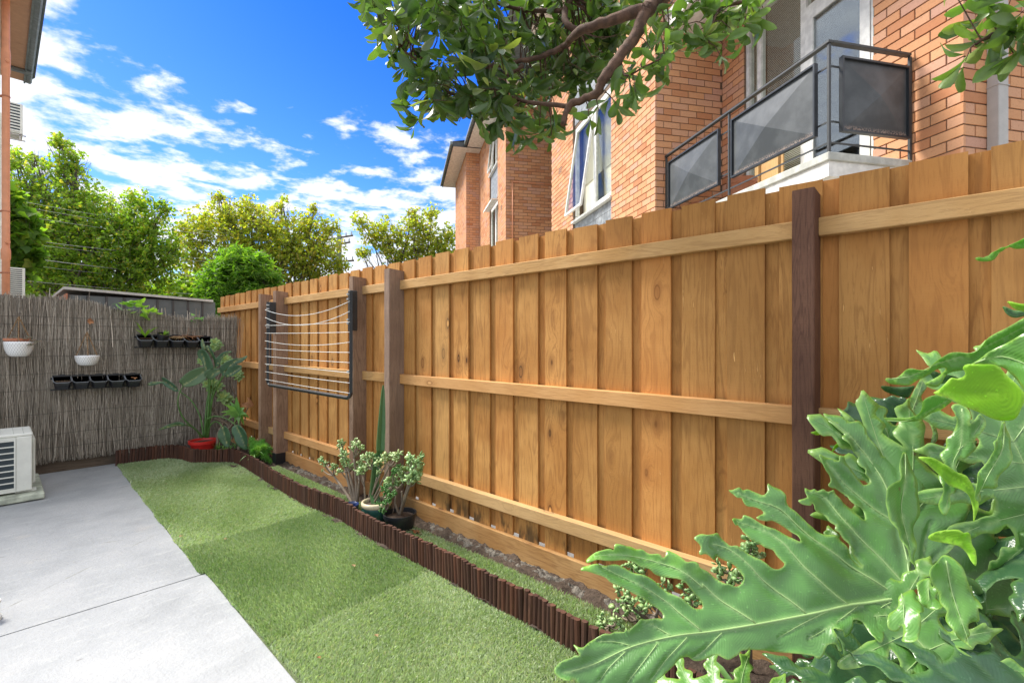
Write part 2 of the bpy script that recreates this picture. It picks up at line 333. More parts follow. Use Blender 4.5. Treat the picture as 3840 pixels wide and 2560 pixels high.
cm = MT('painted concrete'); P = cm.pos(); a1 = cm.noise(cm.map(src=P), 2.2, 6, 0.6); a2 = cm.noise(cm.map(src=P), 45, 6, 0.65); a3 = cm.noise(cm.map((1, 3, 1), src=P), 9, 5)
c = cm.ramp(a1, [(0.3, (0.26, 0.272, 0.28)), (0.5, (0.325, 0.337, 0.345)), (0.7, (0.38, 0.387, 0.39))])
c = cm.mix(cm.mr(a3, 0.53, 0.70, 0, 0.45), c, (0.42, 0.43, 0.42)); c = cm.mix(cm.mr(a2, 0.58, 0.70, 0, 0.5), c, (0.30, 0.30, 0.29))
pv = cm.vor(cm.map((1, 2.2, 1), src=P, rot=(0, 0, 0.5)), 5.0); pit = cm.math('MULTIPLY', cm.mr(pv.outputs['Distance'], 0.03, 0.075, 1, 0), cm.mr(cm.sepc(pv.outputs['Color'])[0], 0.55, 0.6))
c = cm.mix(cm.math('MULTIPLY', pit, 0.7), c, (0.16, 0.15, 0.14))
ck = cm.vor(cm.map(src=P), 0.9, 'DISTANCE_TO_EDGE'); ckn = cm.noise(cm.map(src=P), 5, 4)
crk = cm.math('MULTIPLY', cm.mr(cm.math('ADD', ck.outputs['Distance'], cm.math('MULTIPLY', ckn, 0.03)), 0.015, 0.019, 1, 0), cm.mr(a1, 0.5, 0.58))
c = cm.mix(cm.math('MULTIPLY', crk, 0.8), c, (0.2, 0.2, 0.17))
spc = cm.N.new('ShaderNodeSeparateXYZ'); cm.L.new(P, spc.inputs[0])
rust = cm.mr(cm.noise(cm.map((1, 1, 1), src=P), 3.3, 4), 0.6, 0.75, 0, 0.3); c = cm.mix(rust, c, (0.50, 0.46, 0.40))
cm.set(Base_Color=c, Roughness=0.62).bump(cm.math('ADD', a2, cm.math('MULTIPLY', a3, 0.6)), 0.6, 0.009)
pth = empty('path', (0.8, 3.2, 0), kind='structure')
def slab(y0, y1, x0e, x1e, z):
    m = MB(); n = 40; V = []; F = []
    for j in range(n + 1):
        y = y0 + (y1 - y0) * j / n; xe = x0e + (x1e - x0e) * j / n + 0.006 * noise.noise((y * 9, 1, 2)) + 0.004 * noise.noise((y * 30, 1, 2))
        ye = y + (0.006 * noise.noise((y0, 3, 3)) if 0 < j < n else 0)
        V += [(-3.5, ye, z), (xe, ye, z), (xe - 0.003, ye, z - 0.12), (-3.5, ye, z - 0.12)]
    for j in range(n):
        a = 4 * j; F += [(a, a + 1, a + 5, a + 4), (a + 1, a + 2, a + 6, a + 5)]
    F += [(0, 3, 2, 1), (4 * n, 4 * n + 1, 4 * n + 2, 4 * n + 3)]
    m.add(V, F); o = m.build('slab', cm.m, pth); o.matrix_parent_inverse = pth.matrix_world.inverted(); return o
pth.location = (0, 0, 0)
MB().box((-3.45, -2.9, -0.1), (0.78, 6.8, -0.002)).build('slab', cm.m, pth)
slab(-3.0, 3.2095, 0.785, 0.832, 0.0); slab(3.212, 5.744, 0.808, 0.868, 0.003); slab(5.748, 6.84, 0.87, 0.905, 0.0)
# small painted pipe stub at the wall foot, left edge
m = MB((-0.0, 3.42, 0)); m.lathe((-0.012, 3.42, 0.0), [(0.034, 0.0), (0.034, 0.02), (0.026, 0.025), (0.026, 0.08), (0.030, 0.082), (0.030, 0.095), (0.022, 0.095), (0.022, 0.06)], 20)
m.build('drain_pipe', M_['ac'], smooth=False, label='short pale painted pipe stub standing on the slab at the left edge', cat='pipe')

MB().box((2.30, -3, -0.03), (9, 12, -0.012)).build('bounce_ground', M_['concrete'], kind='structure')  # pale ground added behind the fence to brighten its slots and bounce light
# edging line (x of the slat fronts as a function of y)
EDG = [(0.895, 6.70), (1.06, 6.67), (1.25, 6.65), (1.36, 6.60), (1.44, 6.42), (1.468, 6.22), (1.56, 6.10), (1.67, 6.0), (1.79, 5.86), (1.802, 5.6), (1.778, 5.1), (1.752, 4.65), (1.735, 4.25), (1.727, 3.9), (1.752, 3.6), (1.755, 3.3), (1.737, 3.0), (1.732, 2.75), (1.738, 2.4), (1.728, 2.0), (1.715, 1.72), (1.722, 1.45), (1.705, 1.25), (1.71, 1.0), (1.70, 0.5), (1.70, 0.0)]
def smooth_path(P, n=8):
    P = [Vector(p) for p in P]; o = []
    for i in range(len(P) - 1):
        a, b, c, d = P[max(i - 1, 0)], P[i], P[i + 1], P[min(i + 2, len(P) - 1)]
        for k in range(n):
            t = k / n; o.append(0.5 * ((2 * b) + (-a + c) * t + (2 * a - 5 * b + 4 * c - d) * t * t + (-a + 3 * b - 3 * c + d) * t ** 3))
    o.append(P[-1]); return o
EP = smooth_path([(x, y, 0) for x, y in EDG])
def walk(P, step):
    out = []; acc = 0.0
    for a, b in zip(P[:-1], P[1:]):
        l = (b - a).length
        while acc <= l: out.append((a + (b - a) * (acc / l), (b - a).normalized())); acc += step
        acc -= l
    return out
ed = empty('timber_edging', (1.75, 3.5, 0), 'wavy run of dark brown upright timber slats edging the turf along the fence bed', 'edging')
emesh = []
for q in range(8):
    wq = 0.0125 + 0.0015 * random.random(); hq = 0.165
    m = MB(); n = 8; prof = [(-wq, 0.010), (-wq, -0.006), (-wq * 0.45, -0.013), (wq * 0.45, -0.013), (wq, -0.006), (wq, 0.010)]
    V = [(x, y, -0.02) for x, y in prof] + [(x, y, hq) for x, y in prof]; k = len(prof)
    F = [(i, (i + 1) % k, k + (i + 1) % k, k + i) for i in range(k)] + [tuple(range(k, 2 * k)), tuple(range(k - 1, -1, -1))]
    m.add(V, F); emesh.append(m.mesh('slat', M_['edging']))
for i, (p, d) in enumerate(walk(EP, 0.0285)):
    far = p.y > 6.0
    o = place('slat', random.choice(emesh), ed, (p.x - 1.75, p.y - 3.5, random.uniform(-0.006, 0.004) + 0.006 * math.sin(p.y * 4)), (random.uniform(-0.02, 0.02), random.uniform(-0.05, 0.05) + (0.05 * math.sin(p.y * 2.2)), math.atan2(d.y, d.x) + random.uniform(-0.1, 0.1)))
    o.rotation_euler.z = math.atan2(d.y, d.x) + math.pi + random.uniform(-0.08, 0.08) + math.pi
    o.scale = (1.0, 1.0, random.uniform(0.98, 1.02))
EPn = np.array([(p.x, p.y) for p in EP]); EPs = EPn[np.argsort(EPn[:, 1])]
def edge_x(y):  # turf limit: along the fence, then the run across the back
    return np.interp(y, EPs[:, 1], EPs[:, 0])
m = MB()
for k in (0.04, 0.12): m.tube([(p.x + 0.013, p.y + 0.004, k) for p in EP], 0.0015, 4)
wire_e = m.build('wire', M_['galv'], ed, kind='stuff'); wire_e.matrix_parent_inverse = Matrix.Translation((-1.75, -3.5, 0))

# turf: backing sheets and blades, four rolls on the lawn plus the narrow strip behind the edging
tm = MT('turf blade'); ta = tm.sepc(tm.attr().outputs['Color'])
c = tm.mix(ta[0], (0.265, 0.335, 0.165), (0.62, 0.68, 0.50)); c = tm.mix(ta[1], c, (0.66, 0.60, 0.40)); c = tm.mix(ta[2], c, (0.18, 0.30, 0.09))
tm.set(Base_Color=c, Roughness=0.45, Specular_IOR_Level=0.4).translucent(tm.mix(1.0, c, (1.2, 1.5, 0.6), 'MULTIPLY'), 0.3)
tb = MT('turf backing'); tn = tb.noise(tb.map(src=tb.pos()), 120, 4); tb.set(Base_Color=tb.ramp(tn, [(0.35, (0.06, 0.08, 0.03)), (0.65, (0.15, 0.19, 0.08))]), Roughness=0.9).bump(tn, 1, 0.01)
law = MB(); V = []; ys = np.linspace(-1.0, 6.72, 160)
for y in ys:
    xe = float(edge_x(min(y, 6.70))) if y < 6.0 else float(np.interp(y, [6.0, 6.1, 6.22, 6.42, 6.6, 6.66, 6.72], [1.67, 1.56, 1.47, 1.44, 1.36, 1.2, 0.95]))
    V += [(0.775 + 0.018 * y, y, 0.002), (xe, y, 0.002)]
law.add(V, [(2 * i, 2 * i + 1, 2 * i + 3, 2 * i + 2) for i in range(len(ys) - 1)]); law.build('lawn', tb.m, kind='structure')
def in_lawn(x, y, xlo):
    xe = edge_x(np.minimum(y, 6.70)); far = np.interp(y, [6.0, 6.1, 6.22, 6.42, 6.6, 6.66, 6.70], [1.67, 1.56, 1.47, 1.44, 1.36, 1.2, 0.98])
    xe = np.where(y > 6.0, far, xe); return (x > xlo) & (x < xe - 0.012)
def turf(label, y0, y1, x0, x1, dens, lean, pale, green, hgt=0.026, strip=False, slope=0.03):
    A = (y1 - y0) * (x1 - x0); n = int(A * dens)
    x = np.random.uniform(x0, x1, n); y = np.random.uniform(y0, y1, n)
    ysh = y + slope * (x - 1.3) + 0.006 * np.sin(x * 23)                 # the cut runs a little askew
    if not strip: k = in_lawn(x, ysh, np.interp(ysh, [-3, 3.2, 3.22, 5.74, 5.75, 6.8], [0.785, 0.832, 0.808, 0.868, 0.87, 0.905]) - 0.002 + 0.004 * np.sin(ysh * 11)); x = x[k]; y = ysh[k]
    else: k = (x > edge_x(y) + 0.02) & (x < 2.075 + 0.02 * np.sin(y * 7) + 0.015 * np.sin(y * 17)); x = x[k]; y = y[k]
    n = len(x); dist = np.hypot(x, y); wd = 0.0017 * np.clip(dist / 2.0, 1, 2.6)
    patch = np.array([noise.noise((a * 2.1, b * 2.1, 5)) for a, b in zip(x[::40], y[::40])]).repeat(40)[:n] if n else x
    patch = np.interp(np.arange(n), np.arange(0, n, 40), patch[::40]) * 0
    pn = np.sin(x * 7.1 + np.sin(y * 3.7) * 2) * 0.5 + np.sin(y * 5.3 + np.sin(x * 6.1 + 1) * 2) * 0.5
    ang = lean[0] + np.random.normal(0, 1.1, n) + pn * 0.5; ln = np.random.uniform(0.3, 1.0, n) * lean[1]
    h = hgt * np.random.uniform(0.6, 1.15, n)
    side = np.random.uniform(0, 2 * np.pi, n); sx = np.cos(side) * wd; sy = np.sin(side) * wd
    lx = np.cos(ang) * ln * h; ly = np.sin(ang) * ln * h; z0 = np.full(n, 0.002 if not strip else 0.040)
    V = np.stack([np.stack([x - sx, y - sy, z0], 1), np.stack([x + sx, y + sy, z0], 1), np.stack([x + lx * 0.45 + sx * 0.8, y + ly * 0.45 + sy * 0.8, z0 + h * 0.6], 1), np.stack([x + lx, y + ly, z0 + h * (1.05 - 0.35 * ln)], 1)], 1).reshape(-1, 3)
    F = (np.array([[0, 1, 2], [0, 2, 3]])[None] + (np.arange(n) * 4)[:, None, None]).reshape(-1, 3)
    t = np.stack([np.clip(np.random.normal(pale, 0.28, n) + pn * 0.16, 0, 1), (np.random.rand(n) < 0.16) * np.random.rand(n), np.clip(np.random.normal(green, 0.2, n) - pn * 0.12, 0, 1)], 1)
    o = place('artificial_turf', npmesh('artificial_turf', V, F, tm.m, np.repeat(t, 4, 0)))
    return tag(o, label, 'turf', None, 'stuff')
turf('palest roll of artificial turf nearest the camera at the bottom of the photo', 1.0, 2.24, 0.78, 1.75, 62000, (0.4, 0.9), 0.52, 0.16)
turf('darkest greenest roll of artificial turf, second from the camera', 2.25, 3.66, 0.78, 1.78, 52000, (2.2, 0.65), 0.46, 0.42)
turf('pale wide roll of artificial turf beside the jade plants, third from the camera', 3.67, 5.78, 0.78, 1.83, 34000, (-1.2, 0.85), 0.62, 0.2)
turf('small roll of artificial turf at the far end below the brush screen', 5.79, 6.72, 0.85, 1.83, 30000, (1.4, 0.7), 0.5, 0.35)
turf('narrow offcut of artificial turf lying between the edging and the fence', 0.9, 5.2, 1.72, 2.0, 38000, (0.2, 0.8), 0.45, 0.4, strip=True)

# ================================================================== timber fence
XF = 2.195                                            # face of the palings
fence = empty('timber_fence', (XF, 3.3, 0), 'tall orange brown timber paling fence with three rails running the length of the yard', 'fence')
def fp(name, mesh, x, y, z, rot=None): return place(name, mesh, fence, (x - XF, y - 3.3, z), rot)
pmesh = {}
for kind, wd in (('front', 0.152), ('back', 0.11)):
    for q in range(7):
        bm = bmesh.new(); h0, h1 = (0.135 if kind == 'front' else 0.160), 1.985; ns = 14; rows = []
        for i in range(ns + 1):
            z = h0 + (h1 - h0) * i / ns; e1 = 0.0016 * noise.noise((q * 7, z * 3, 1)) + 0.0008 * noise.noise((q, z * 17, 2)); e2 = 0.0016 * noise.noise((q * 9, z * 3, 5)); bow = 0.0015 * noise.noise((q, z * 1.1, 9))
            rows.append([bm.verts.new((a + bow, b, z + (0.004 * noise.noise((q, b * 30, 4)) if i == ns else 0))) for a, b in ((0, -wd / 2 + e1), (0.0, wd / 2 + e2), (0.014, wd / 2 + e2), (0.014, -wd / 2 + e1))])
        for i in range(ns):
            for j in range(4): bm.faces.new((rows[i][j], rows[i][(j + 1) % 4], rows[i + 1][(j + 1) % 4], rows[i + 1][j]))
        bm.faces.new(rows[-1]); bm.faces.new(rows[0][::-1]); bmesh.ops.recalc_face_normals(bm, faces=bm.faces)
        me = bpy.data.meshes.new('paling'); bm.to_mesh(me); bm.free(); me.materials.append(M_['paling']); pmesh[kind, q] = me
y = 0.388 - 0.206 * 7; k = 0
while y < 7.75:
    o = fp('paling', pmesh['front', random.randrange(7)], XF + random.uniform(-0.002, 0.002), y + 0.076, random.uniform(-0.006, 0.008), (0, 0, random.uniform(-0.01, 0.01)))
    if random.random() < 0.5: o.scale = (1, -1, 1)
    o = fp('paling', pmesh['back', random.randrange(7)], XF + 0.017, y - 0.027, random.uniform(-0.009, -0.002), (0, 0, random.uniform(-0.012, 0.012)))
    o.scale = (1, random.choice((1, -1)), 0.998)
    y += 0.206; k += 1
POSTS = [(0.432, 2.085, 0.075, 1.929, 'post_red'), (3.241, 2.060, 0.074, 1.912, 'post_grey'), (3.803, 2.067, 0.068, 1.906, 'post_grey'), (5.461, 2.069, 0.09, 1.90, 'post_grey'), (5.892, 2.066, 0.07, 1.896, 'post_grey')]
for i, (yc, xf, wd, ht, mt) in enumerate(POSTS):
    m = MB((xf, yc, 0)); bm = bmesh.new(); ns = 12; rows = []; x1 = XF - 0.001
    for q in range(ns + 1):
        z = -0.05 + (ht + 0.05) * q / ns; e = [0.0022 * noise.noise((i * 5 + a, z * 4, 3)) for a in range(4)]; ch = 0.004
        P = [(xf + ch, yc - wd / 2), (xf, yc - wd / 2 + ch), (xf, yc + wd / 2 - ch), (xf + ch, yc + wd / 2), (x1, yc + wd / 2), (x1, yc - wd / 2)]
        rows.append([bm.verts.new((a - xf + (e[0] if j < 4 else 0), b - yc + (e[1] if b > yc else e[2]), z + (-(a - xf) * 0.06 + 0.003 * noise.noise((a * 50, b * 50, i)) if q == ns else 0))) for j, (a, b) in enumerate(P)])
    for q in range(ns):
        for j in range(6): bm.faces.new((rows[q][j], rows[q][(j + 1) % 6], rows[q + 1][(j + 1) % 6], rows[q + 1][j]))
    bm.faces.new(rows[-1]); bm.faces.new(rows[0][::-1]); bmesh.ops.recalc_face_normals(bm, faces=bm.faces)
    me = bpy.data.meshes.new('post'); bm.to_mesh(me); bm.free(); me.materials.append(M_[mt])
    o = fp('post', me, xf, yc, 0)
    if mt == 'post_red': o['label'] = 'dark red brown fence post, the nearest one'
    if i == 3:   # black tarred foot on the post beside the fern pot
        mm = MB(); mm.box((-0.004, -0.049, 0.0), (0.125, 0.049, 0.135)); t = place('post_foot', mm.mesh('post_foot', M_['black']), o)
edges_y = [-1.1] + sorted([p[0] for p in POSTS]) + [7.75]
for z0, z1, dep in ((0.288, 0.362, 0.045), (1.02, 1.094, 0.042), (1.757, 1.827, 0.040)):
    for a, b in zip(edges_y[:-1], edges_y[1:]):
        wa = next((p[2] / 2 for p in POSTS if p[0] == a), 0); wb = next((p[2] / 2 for p in POSTS if p[0] == b), 0)
        a2, b2 = a + wa + 0.001, b - wb - 0.001; bm = bmesh.new(); ns = max(2, int((b2 - a2) / 0.12)); rows = []
        for q in range(ns + 1):
            yy = a2 + (b2 - a2) * q / ns; bow = 0.002 * noise.noise((a, yy * 2, z0)); ch = 0.003
            P = [(-dep, z0 + ch), (-dep + ch, z0), (-0.0015, z0), (-0.0015, z1), (-dep + ch, z1), (-dep, z1 - ch)]
            rows.append([bm.verts.new((u, yy - (a2 + b2) / 2, v - z0 + bow)) for u, v in P])
        for q in range(ns):
            for j in range(6): bm.faces.new((rows[q][j], rows[q][(j + 1) % 6], rows[q + 1][(j + 1) % 6], rows[q + 1][j]))
        bm.faces.new(rows[-1]); bm.faces.new(rows[0][::-1]); bmesh.ops.recalc_face_normals(bm, faces=bm.faces)
        me = bpy.data.meshes.new('rail'); bm.to_mesh(me); bm.free(); me.materials.append(M_['rail'])
        fp('rail', me, XF, (a2 + b2) / 2, z0)
for a, b in zip(edges_y[:-1], edges_y[1:]):
    if b - a < 0.3: continue
    wa = next((p[2] / 2 for p in POSTS if p[0] == a), 0); wb = next((p[2] / 2 for p in POSTS if p[0] == b), 0); a2, b2 = a + wa + 0.002, b - wb - 0.002
    bm = bmesh.new(); ns = 14; rows = []
    for q in range(ns + 1):
        yy = a2 + (b2 - a2) * q / ns; e = 0.004 * noise.noise((yy * 2, 3, 3)); lo = -0.005 + 0.008 * noise.noise((yy * 3, 7, 7)); hi = 0.145 + 0.002 * noise.noise((yy * 4, 1, 1))
        rows.append([bm.verts.new((u, yy - (a2 + b2) / 2, v)) for u, v in ((-0.026 + e, lo), (-0.0015, lo), (-0.0015, hi), (-0.024 + e, hi), (-0.027 + e, hi - 0.004))])
    for q in range(ns):
        for j in range(5): bm.faces.new((rows[q][j], rows[q][(j + 1) % 5], rows[q + 1][(j + 1) % 5], rows[q + 1][j]))
    bm.faces.new(rows[-1]); bm.faces.new(rows[0][::-1]); bmesh.ops.recalc_face_normals(bm, faces=bm.faces)
    me = bpy.data.meshes.new('plinth_board'); bm.to_mesh(me); bm.free(); me.materials.append(M_['plinth']); fp('plinth_board', me, XF, (a2 + b2) / 2, 0.0)
# broken concrete footing under the plinth board
rk = MT('rubble concrete'); rn_ = rk.noise(rk.map(src=rk.pos()), 40, 6, 0.7); rk.set(Base_Color=rk.ramp(rn_, [(0.35, (0.035, 0.028, 0.022)), (0.62, (0.24, 0.215, 0.18))]), Roughness=0.95).bump(rn_, 1, 0.02)
for ya, yb in ((0.9, 2.85), (3.9, 5.3)):
    ft = MB((2.1, (ya + yb) / 2, 0)); nY, nX = int((yb - ya) / 0.012), 9; V = []
    for j in range(nY):
        for i in range(nX):
            y = ya + (yb - ya) * j / (nY - 1); t = i / (nX - 1)
            V.append((2.085 + 0.09 * t + 0.03 * noise.noise((y * 6, 0, 9)) * (1 - t) + 0.012 * noise.noise((y * 25, t * 3, 1)), y, -0.012 + 0.035 * min(1, t * 2.2) + 0.016 * noise.fractal((y * 30, t * 5, 2), 1, 2, 3) * min(1, t * 3)))
    ft.add(V, [(j * nX + i, j * nX + i + 1, (j + 1) * nX + i + 1, (j + 1) * nX + i) for j in range(nY - 1) for i in range(nX - 1)])
    tag(ft.build('concrete_footing', rk.m, smooth=False), 'rough broken concrete footing under the plinth board ' + ('in front of the near fence bay' if ya < 2 else 'below the folded clothes line'), 'footing')

# ================================================================== brush screen
bmx = MT('brushwood'); ba = bmx.sepc(bmx.attr().outputs['Color'])
c = bmx.ramp(ba[0], [(0.0, (0.08, 0.064, 0.05)), (0.4, (0.26, 0.225, 0.18)), (0.75, (0.47, 0.42, 0.35)), (1.0, (0.74, 0.66, 0.55))])
bmx.set(Base_Color=c, Roughness=0.9, Specular_IOR_Level=0.2)
BYY = 6.80
brush = empty('brush_fence', (1.0, BYY, 0), 'grey brown brushwood screen of thin vertical twigs tied with wire', 'fence')
def btop(x): return float(np.interp(x, [-0.8, 0.1, 0.50, 0.68, 0.85, 1.3, 1.6, 2.1], [1.80, 1.79, 1.79, 1.775, 1.70, 1.655, 1.61, 1.66])) + 0.02 * noise.noise((x * 9, 0, 0))
m = MB((1.0, BYY, 0)); m.box((-0.9, BYY + 0.045, 0.12), (2.11, BYY + 0.07, 1.60)); m.cur = (0.1, 0.5, 0.5); m.t = [(0.12, 0, 0)] * len(m.t)
o = m.build('backing', bmx.m, brush); o.location = (0, 0, 0)
def twigs(n, x0, x1, zlo, zhi_f, ydep, rad, col, lean=0.035, seg=4):
    V = []; T = []
    for i in range(n):
        x = random.uniform(x0, x1); zb = zlo + random.uniform(-0.03, 0.05) + (random.random() < 0.6 and zlo < 1) * random.uniform(0, 0.9); zt = zhi_f(x) + random.gauss(-0.01, 0.02) - (random.random() < 0.35) * random.uniform(0, 1.1)
        if zt - zb < 0.15: zt = zb + random.uniform(0.2, 0.5)
        zt = min(zt, zhi_f(x) + random.uniform(0.0, 0.04)); zb = min(zb, zt - 0.12); y = BYY + random.uniform(*ydep); r_ = random.uniform(*rad); wx = random.gauss(0, lean) * (zt - zb); ph = random.uniform(0, 9); am = random.uniform(0.001, 0.009)
        cc = min(1, max(0, random.gauss(*col))); cc = (cc, random.random(), 0)
        for s in range(seg + 1):
            t = s / seg; z = zb + (zt - zb) * t; xx = x + wx * (t - 0.5) + am * math.sin(ph + z * 8); yy = y + am * math.cos(ph * 2 + z * 7); rr = r_ * (1.0 - 0.45 * t)
            for a in (0.5, 2.6, 4.7): V.append((xx + math.cos(a + ph) * rr, yy + math.sin(a + ph) * rr, z)); T.append(cc)
    V = np.array(V) - np.array([1.0, BYY, 0]); n3 = 3 * (seg + 1); f1 = []
    for s in range(seg):
        for j in range(3): f1.append((s * 3 + j, s * 3 + (j + 1) % 3, s * 3 + 3 + (j + 1) % 3, s * 3 + 3 + j))
    F = (np.array(f1)[None] + (np.arange(n) * n3)[:, None, None]).reshape(-1, 4); return V, F, np.array(T)
parts = [twigs(11000, -0.8, 2.11, 0.13, btop, (0.0, 0.045), (0.0017, 0.0038), (0.42, 0.17)), twigs(1300, -0.8, 2.11, 0.13, btop, (-0.010, 0.0), (0.0014, 0.0028), (0.66, 0.16), 0.06),
         twigs(700, -0.8, 2.11, 1.3, lambda x: btop(x) + 0.03, (-0.01, 0.03), (0.002, 0.005), (0.75, 0.15), 0.05), twigs(24, -0.3, 2.0, 1.45, lambda x: btop(x) + 0.10, (0, 0.03), (0.004, 0.008), (0.7, 0.15), 0.05)]
oV = []; oF = []; oT = []; b0 = 0
for v, f, t in parts: oV.append(v); oF.append(f + b0); oT.append(t); b0 += len(v)
tw = place('twig', npmesh('twig', np.concatenate(oV), np.concatenate(oF), bmx.m, np.concatenate(oT)), brush); tw['kind'] = 'stuff'
for z in (0.27, 0.40, 0.62, 0.86, 1.03, 1.20, 1.37, 1.515, 1.60):
    m = MB(); m.tube([(x - 1.0, -0.012 - 0.006 * abs(noise.noise((x * 7, z, 0))), z + (0.012 * noise.noise((x * 2.3, z * 9, 1)) + 0.004 * noise.noise((x * 9, z * 9, 1)))) for x in np.linspace(-0.8, 2.1, 90)], 0.0016, 4); m.build('tie_wire', M_['galv'], brush)
m = MB((1.0, BYY + 0.06, 0)); m.box((-1.2, BYY + 0.052, -0.03), (0.93, BYY + 0.11, 0.165), 0.004); m.build('plinth_board', M_['old_board'], label='low brown weathered board under the brushwood screen behind the slab', cat='board')
# ================================================================== shed behind the screen
shed = empty('garden_shed', (1.35, 8.0, 0), 'grey corrugated metal shed with pale roof edge rising behind the brushwood screen', 'shed')
def sh(x, y, z): return (x - 1.35, y - 8.0, z)
m = MB(); m.box(sh(0.60, 8.02, 0), sh(2.14, 9.6, 1.90)); m.build('wall', M_['shed'], shed)
x = 0.60
while x < 2.10:
    m = MB(); m.box((-0.012, -0.012, 0), (0.014, 0.006, 1.93), 0.003); o = m.build('rib', M_['shed_rib'], shed); o.location = sh(x + 0.012, 8.014, 0)
    m = MB(); m.box((0, 0, 0), (0.148, 0.012, 1.925)); o = m.build('wall_panel', M_['shed'], shed); o.location = sh(x + 0.026, 8.006, 0)
    x += 0.178
m = MB(); m.add([sh(0.56, 7.96, 1.985), sh(2.16, 7.96, 1.925), sh(2.16, 7.96, 1.955), sh(0.56, 7.96, 2.018), sh(0.56, 9.7, 1.985), sh(2.16, 9.7, 1.925), sh(2.16, 9.7, 1.955), sh(0.56, 9.7, 2.018)],
    [(0, 1, 2, 3), (4, 7, 6, 5), (0, 4, 5, 1), (3, 2, 6, 7), (0, 3, 7, 4), (1, 5, 6, 2)]); m.build('roof_edge', M_['shed_trim'], shed)
m = MB(); m.box(sh(0.585, 7.985, 0), sh(0.60, 9.6, 1.94)); m.build('corner_trim', M_['terracotta'], shed)

# ================================================================== left building beyond the screen
lb = empty('left_building', (0.0, 10.5, 0), 'edge of a neighbouring building with tan eaves and dark gutter at the top left', 'building')
def lv(x, y, z): return (x, y - 10.5, z)
EH = 6.33
m = MB(); m.box(lv(-4, 10.2, -0.03), lv(0.045, 13.0, EH)); m.build('wall', M_['render'], lb)
y = 8.2; 
for ya, yb in ((9.2, 10.2), (10.2, 11.5), (11.5, 12.75), (12.75, 13.12)):
    m = MB(); m.box(lv(-4, ya + 0.004, EH), lv(0.36, yb - 0.004, EH + 0.012)); m.build('soffit_panel', M_['soffit_tan'], lb)
m = MB(); m.box(lv(0.36, 9.2, EH - 0.03), lv(0.385, 13.14, EH + 0.14)); m.build('fascia', M_['gutter'], lb)
m = MB(); P = [(0.387, EH + 0.0), (0.45, EH - 0.01), (0.475, EH + 0.02), (0.48, EH + 0.13), (0.47, EH + 0.13), (0.465, EH + 0.03), (0.39, EH + 0.02)]
V = [(x, yy - 10.5, z) for yy in (9.2, 13.16) for x, z in P]; k = len(P); m.add(V, [(i, (i + 1) % k, k + (i + 1) % k, k + i) for i in range(k)] + [tuple(range(k - 1, -1, -1)), tuple(range(k, 2 * k))]); m.build('gutter', M_['gutter'], lb)
m = MB(); m.box(lv(0.06, 12.5, EH - 0.075), lv(0.45, 12.58, EH - 0.012), 0.01); m.build('gutter_outlet', M_['gutter'], lb)
m = MB(); m.add([lv(-4, 9.2, EH + 1.3), lv(0.52, 9.2, EH + 0.14), lv(0.52, 13.16, EH + 0.14), lv(-4, 13.16, EH + 1.3), lv(-4, 9.2, EH + 0.02), lv(-4, 13.16, EH + 0.02), lv(0.41, 9.2, EH + 0.02), lv(0.41, 13.16, EH + 0.02)],
    [(0, 1, 2, 3), (0, 4, 6, 1), (3, 2, 7, 5)]); m.build('roof', M_['gutter'], lb)
# big peach soil pipe standing in front of the wall
px, py = 0.099, 10.10
m = MB(); k = 0.043
m.lathe((px, py - 10.5, 0), [(k, 0.0), (k, 2.52), (k * 1.22, 2.55), (k * 1.22, 2.67), (k * 1.1, 2.69), (k, 2.71), (k, 5.22), (k * 1.1, 5.25), (k * 1.18, 5.50), (k * 1.08, 5.56), (k, 5.6), (k, 6.2), (k, 8.9)], 24); pp = m.build('soil_pipe', M_['peach'], lb, smooth=True)
for z in (2.33, 3.22, 4.88): 
    m = MB(); m.lathe((px, py - 10.5, z), [(k + 0.001, 0), (k + 0.005, 0.004), (k + 0.005, 0.02), (k + 0.001, 0.024)], 20, False); m.box((px - 0.07, py - 10.5, z), (px - k, py - 10.5 + 0.05, z + 0.02)); m.build('pipe_clip', M_['terracotta'], pp)
for z in (2.785, 5.40): m = MB(); m.tube([(px + 0.01, py - 10.5 - 0.02, z), (px + 0.02, py - 10.5 - 0.066, z)], [0.028, 0.028], 18); m.tube([(px + 0.02, py - 10.5 - 0.066, z), (px + 0.021, py - 10.5 - 0.070, z)], [0.018, 0.016], 14); m.build('inspection_cap', M_['peach'], pp)

def louvre_unit(label, c, wx, dy, hz, n, bracket):
    o = empty('air_conditioner', c, label, 'air conditioner')
    m = MB(); m.box((-wx / 2, 0.012, 0), (wx / 2, dy, hz), 0.006); m.box((-wx / 2, 0, 0), (-wx / 2 + 0.03, 0.012, hz)); m.box((wx / 2 - 0.045, 0, 0), (wx / 2, 0.012, hz)); m.box((-wx / 2 + 0.03, 0, hz - 0.03), (wx / 2 - 0.045, 0.012, hz)); m.build('casing', M_['ac'], o)
    m = MB(); m.box((-wx / 2 + 0.03, 0.006, 0.03), (wx / 2 - 0.045, 0.0115, hz - 0.03)); m.build('coil', M_['ac_dark'], o)
    for i in range(n):
        m = MB(); z = 0.03 + (hz - 0.06) * i / n; m.box((-wx / 2 + 0.03, -0.004, z), (wx / 2 - 0.045, 0.006, z + (hz - 0.06) / n * 0.45)); m.build('louvre', M_['ac'], o)
    if bracket: m = MB(); m.box((-wx / 2 - 0.05, 0.0, -0.16), (wx / 2 + 0.04, 0.03, -0.14)); m.box((-wx / 2 - 0.05, 0.0, -0.05), (wx / 2 + 0.05, 0.03, -0.03)); m.box((wx / 2 - 0.06, 0.0, -0.14), (wx / 2 - 0.03, 0.03, 0.0)); m.build('wall_bracket', M_['metal_grey'], o)
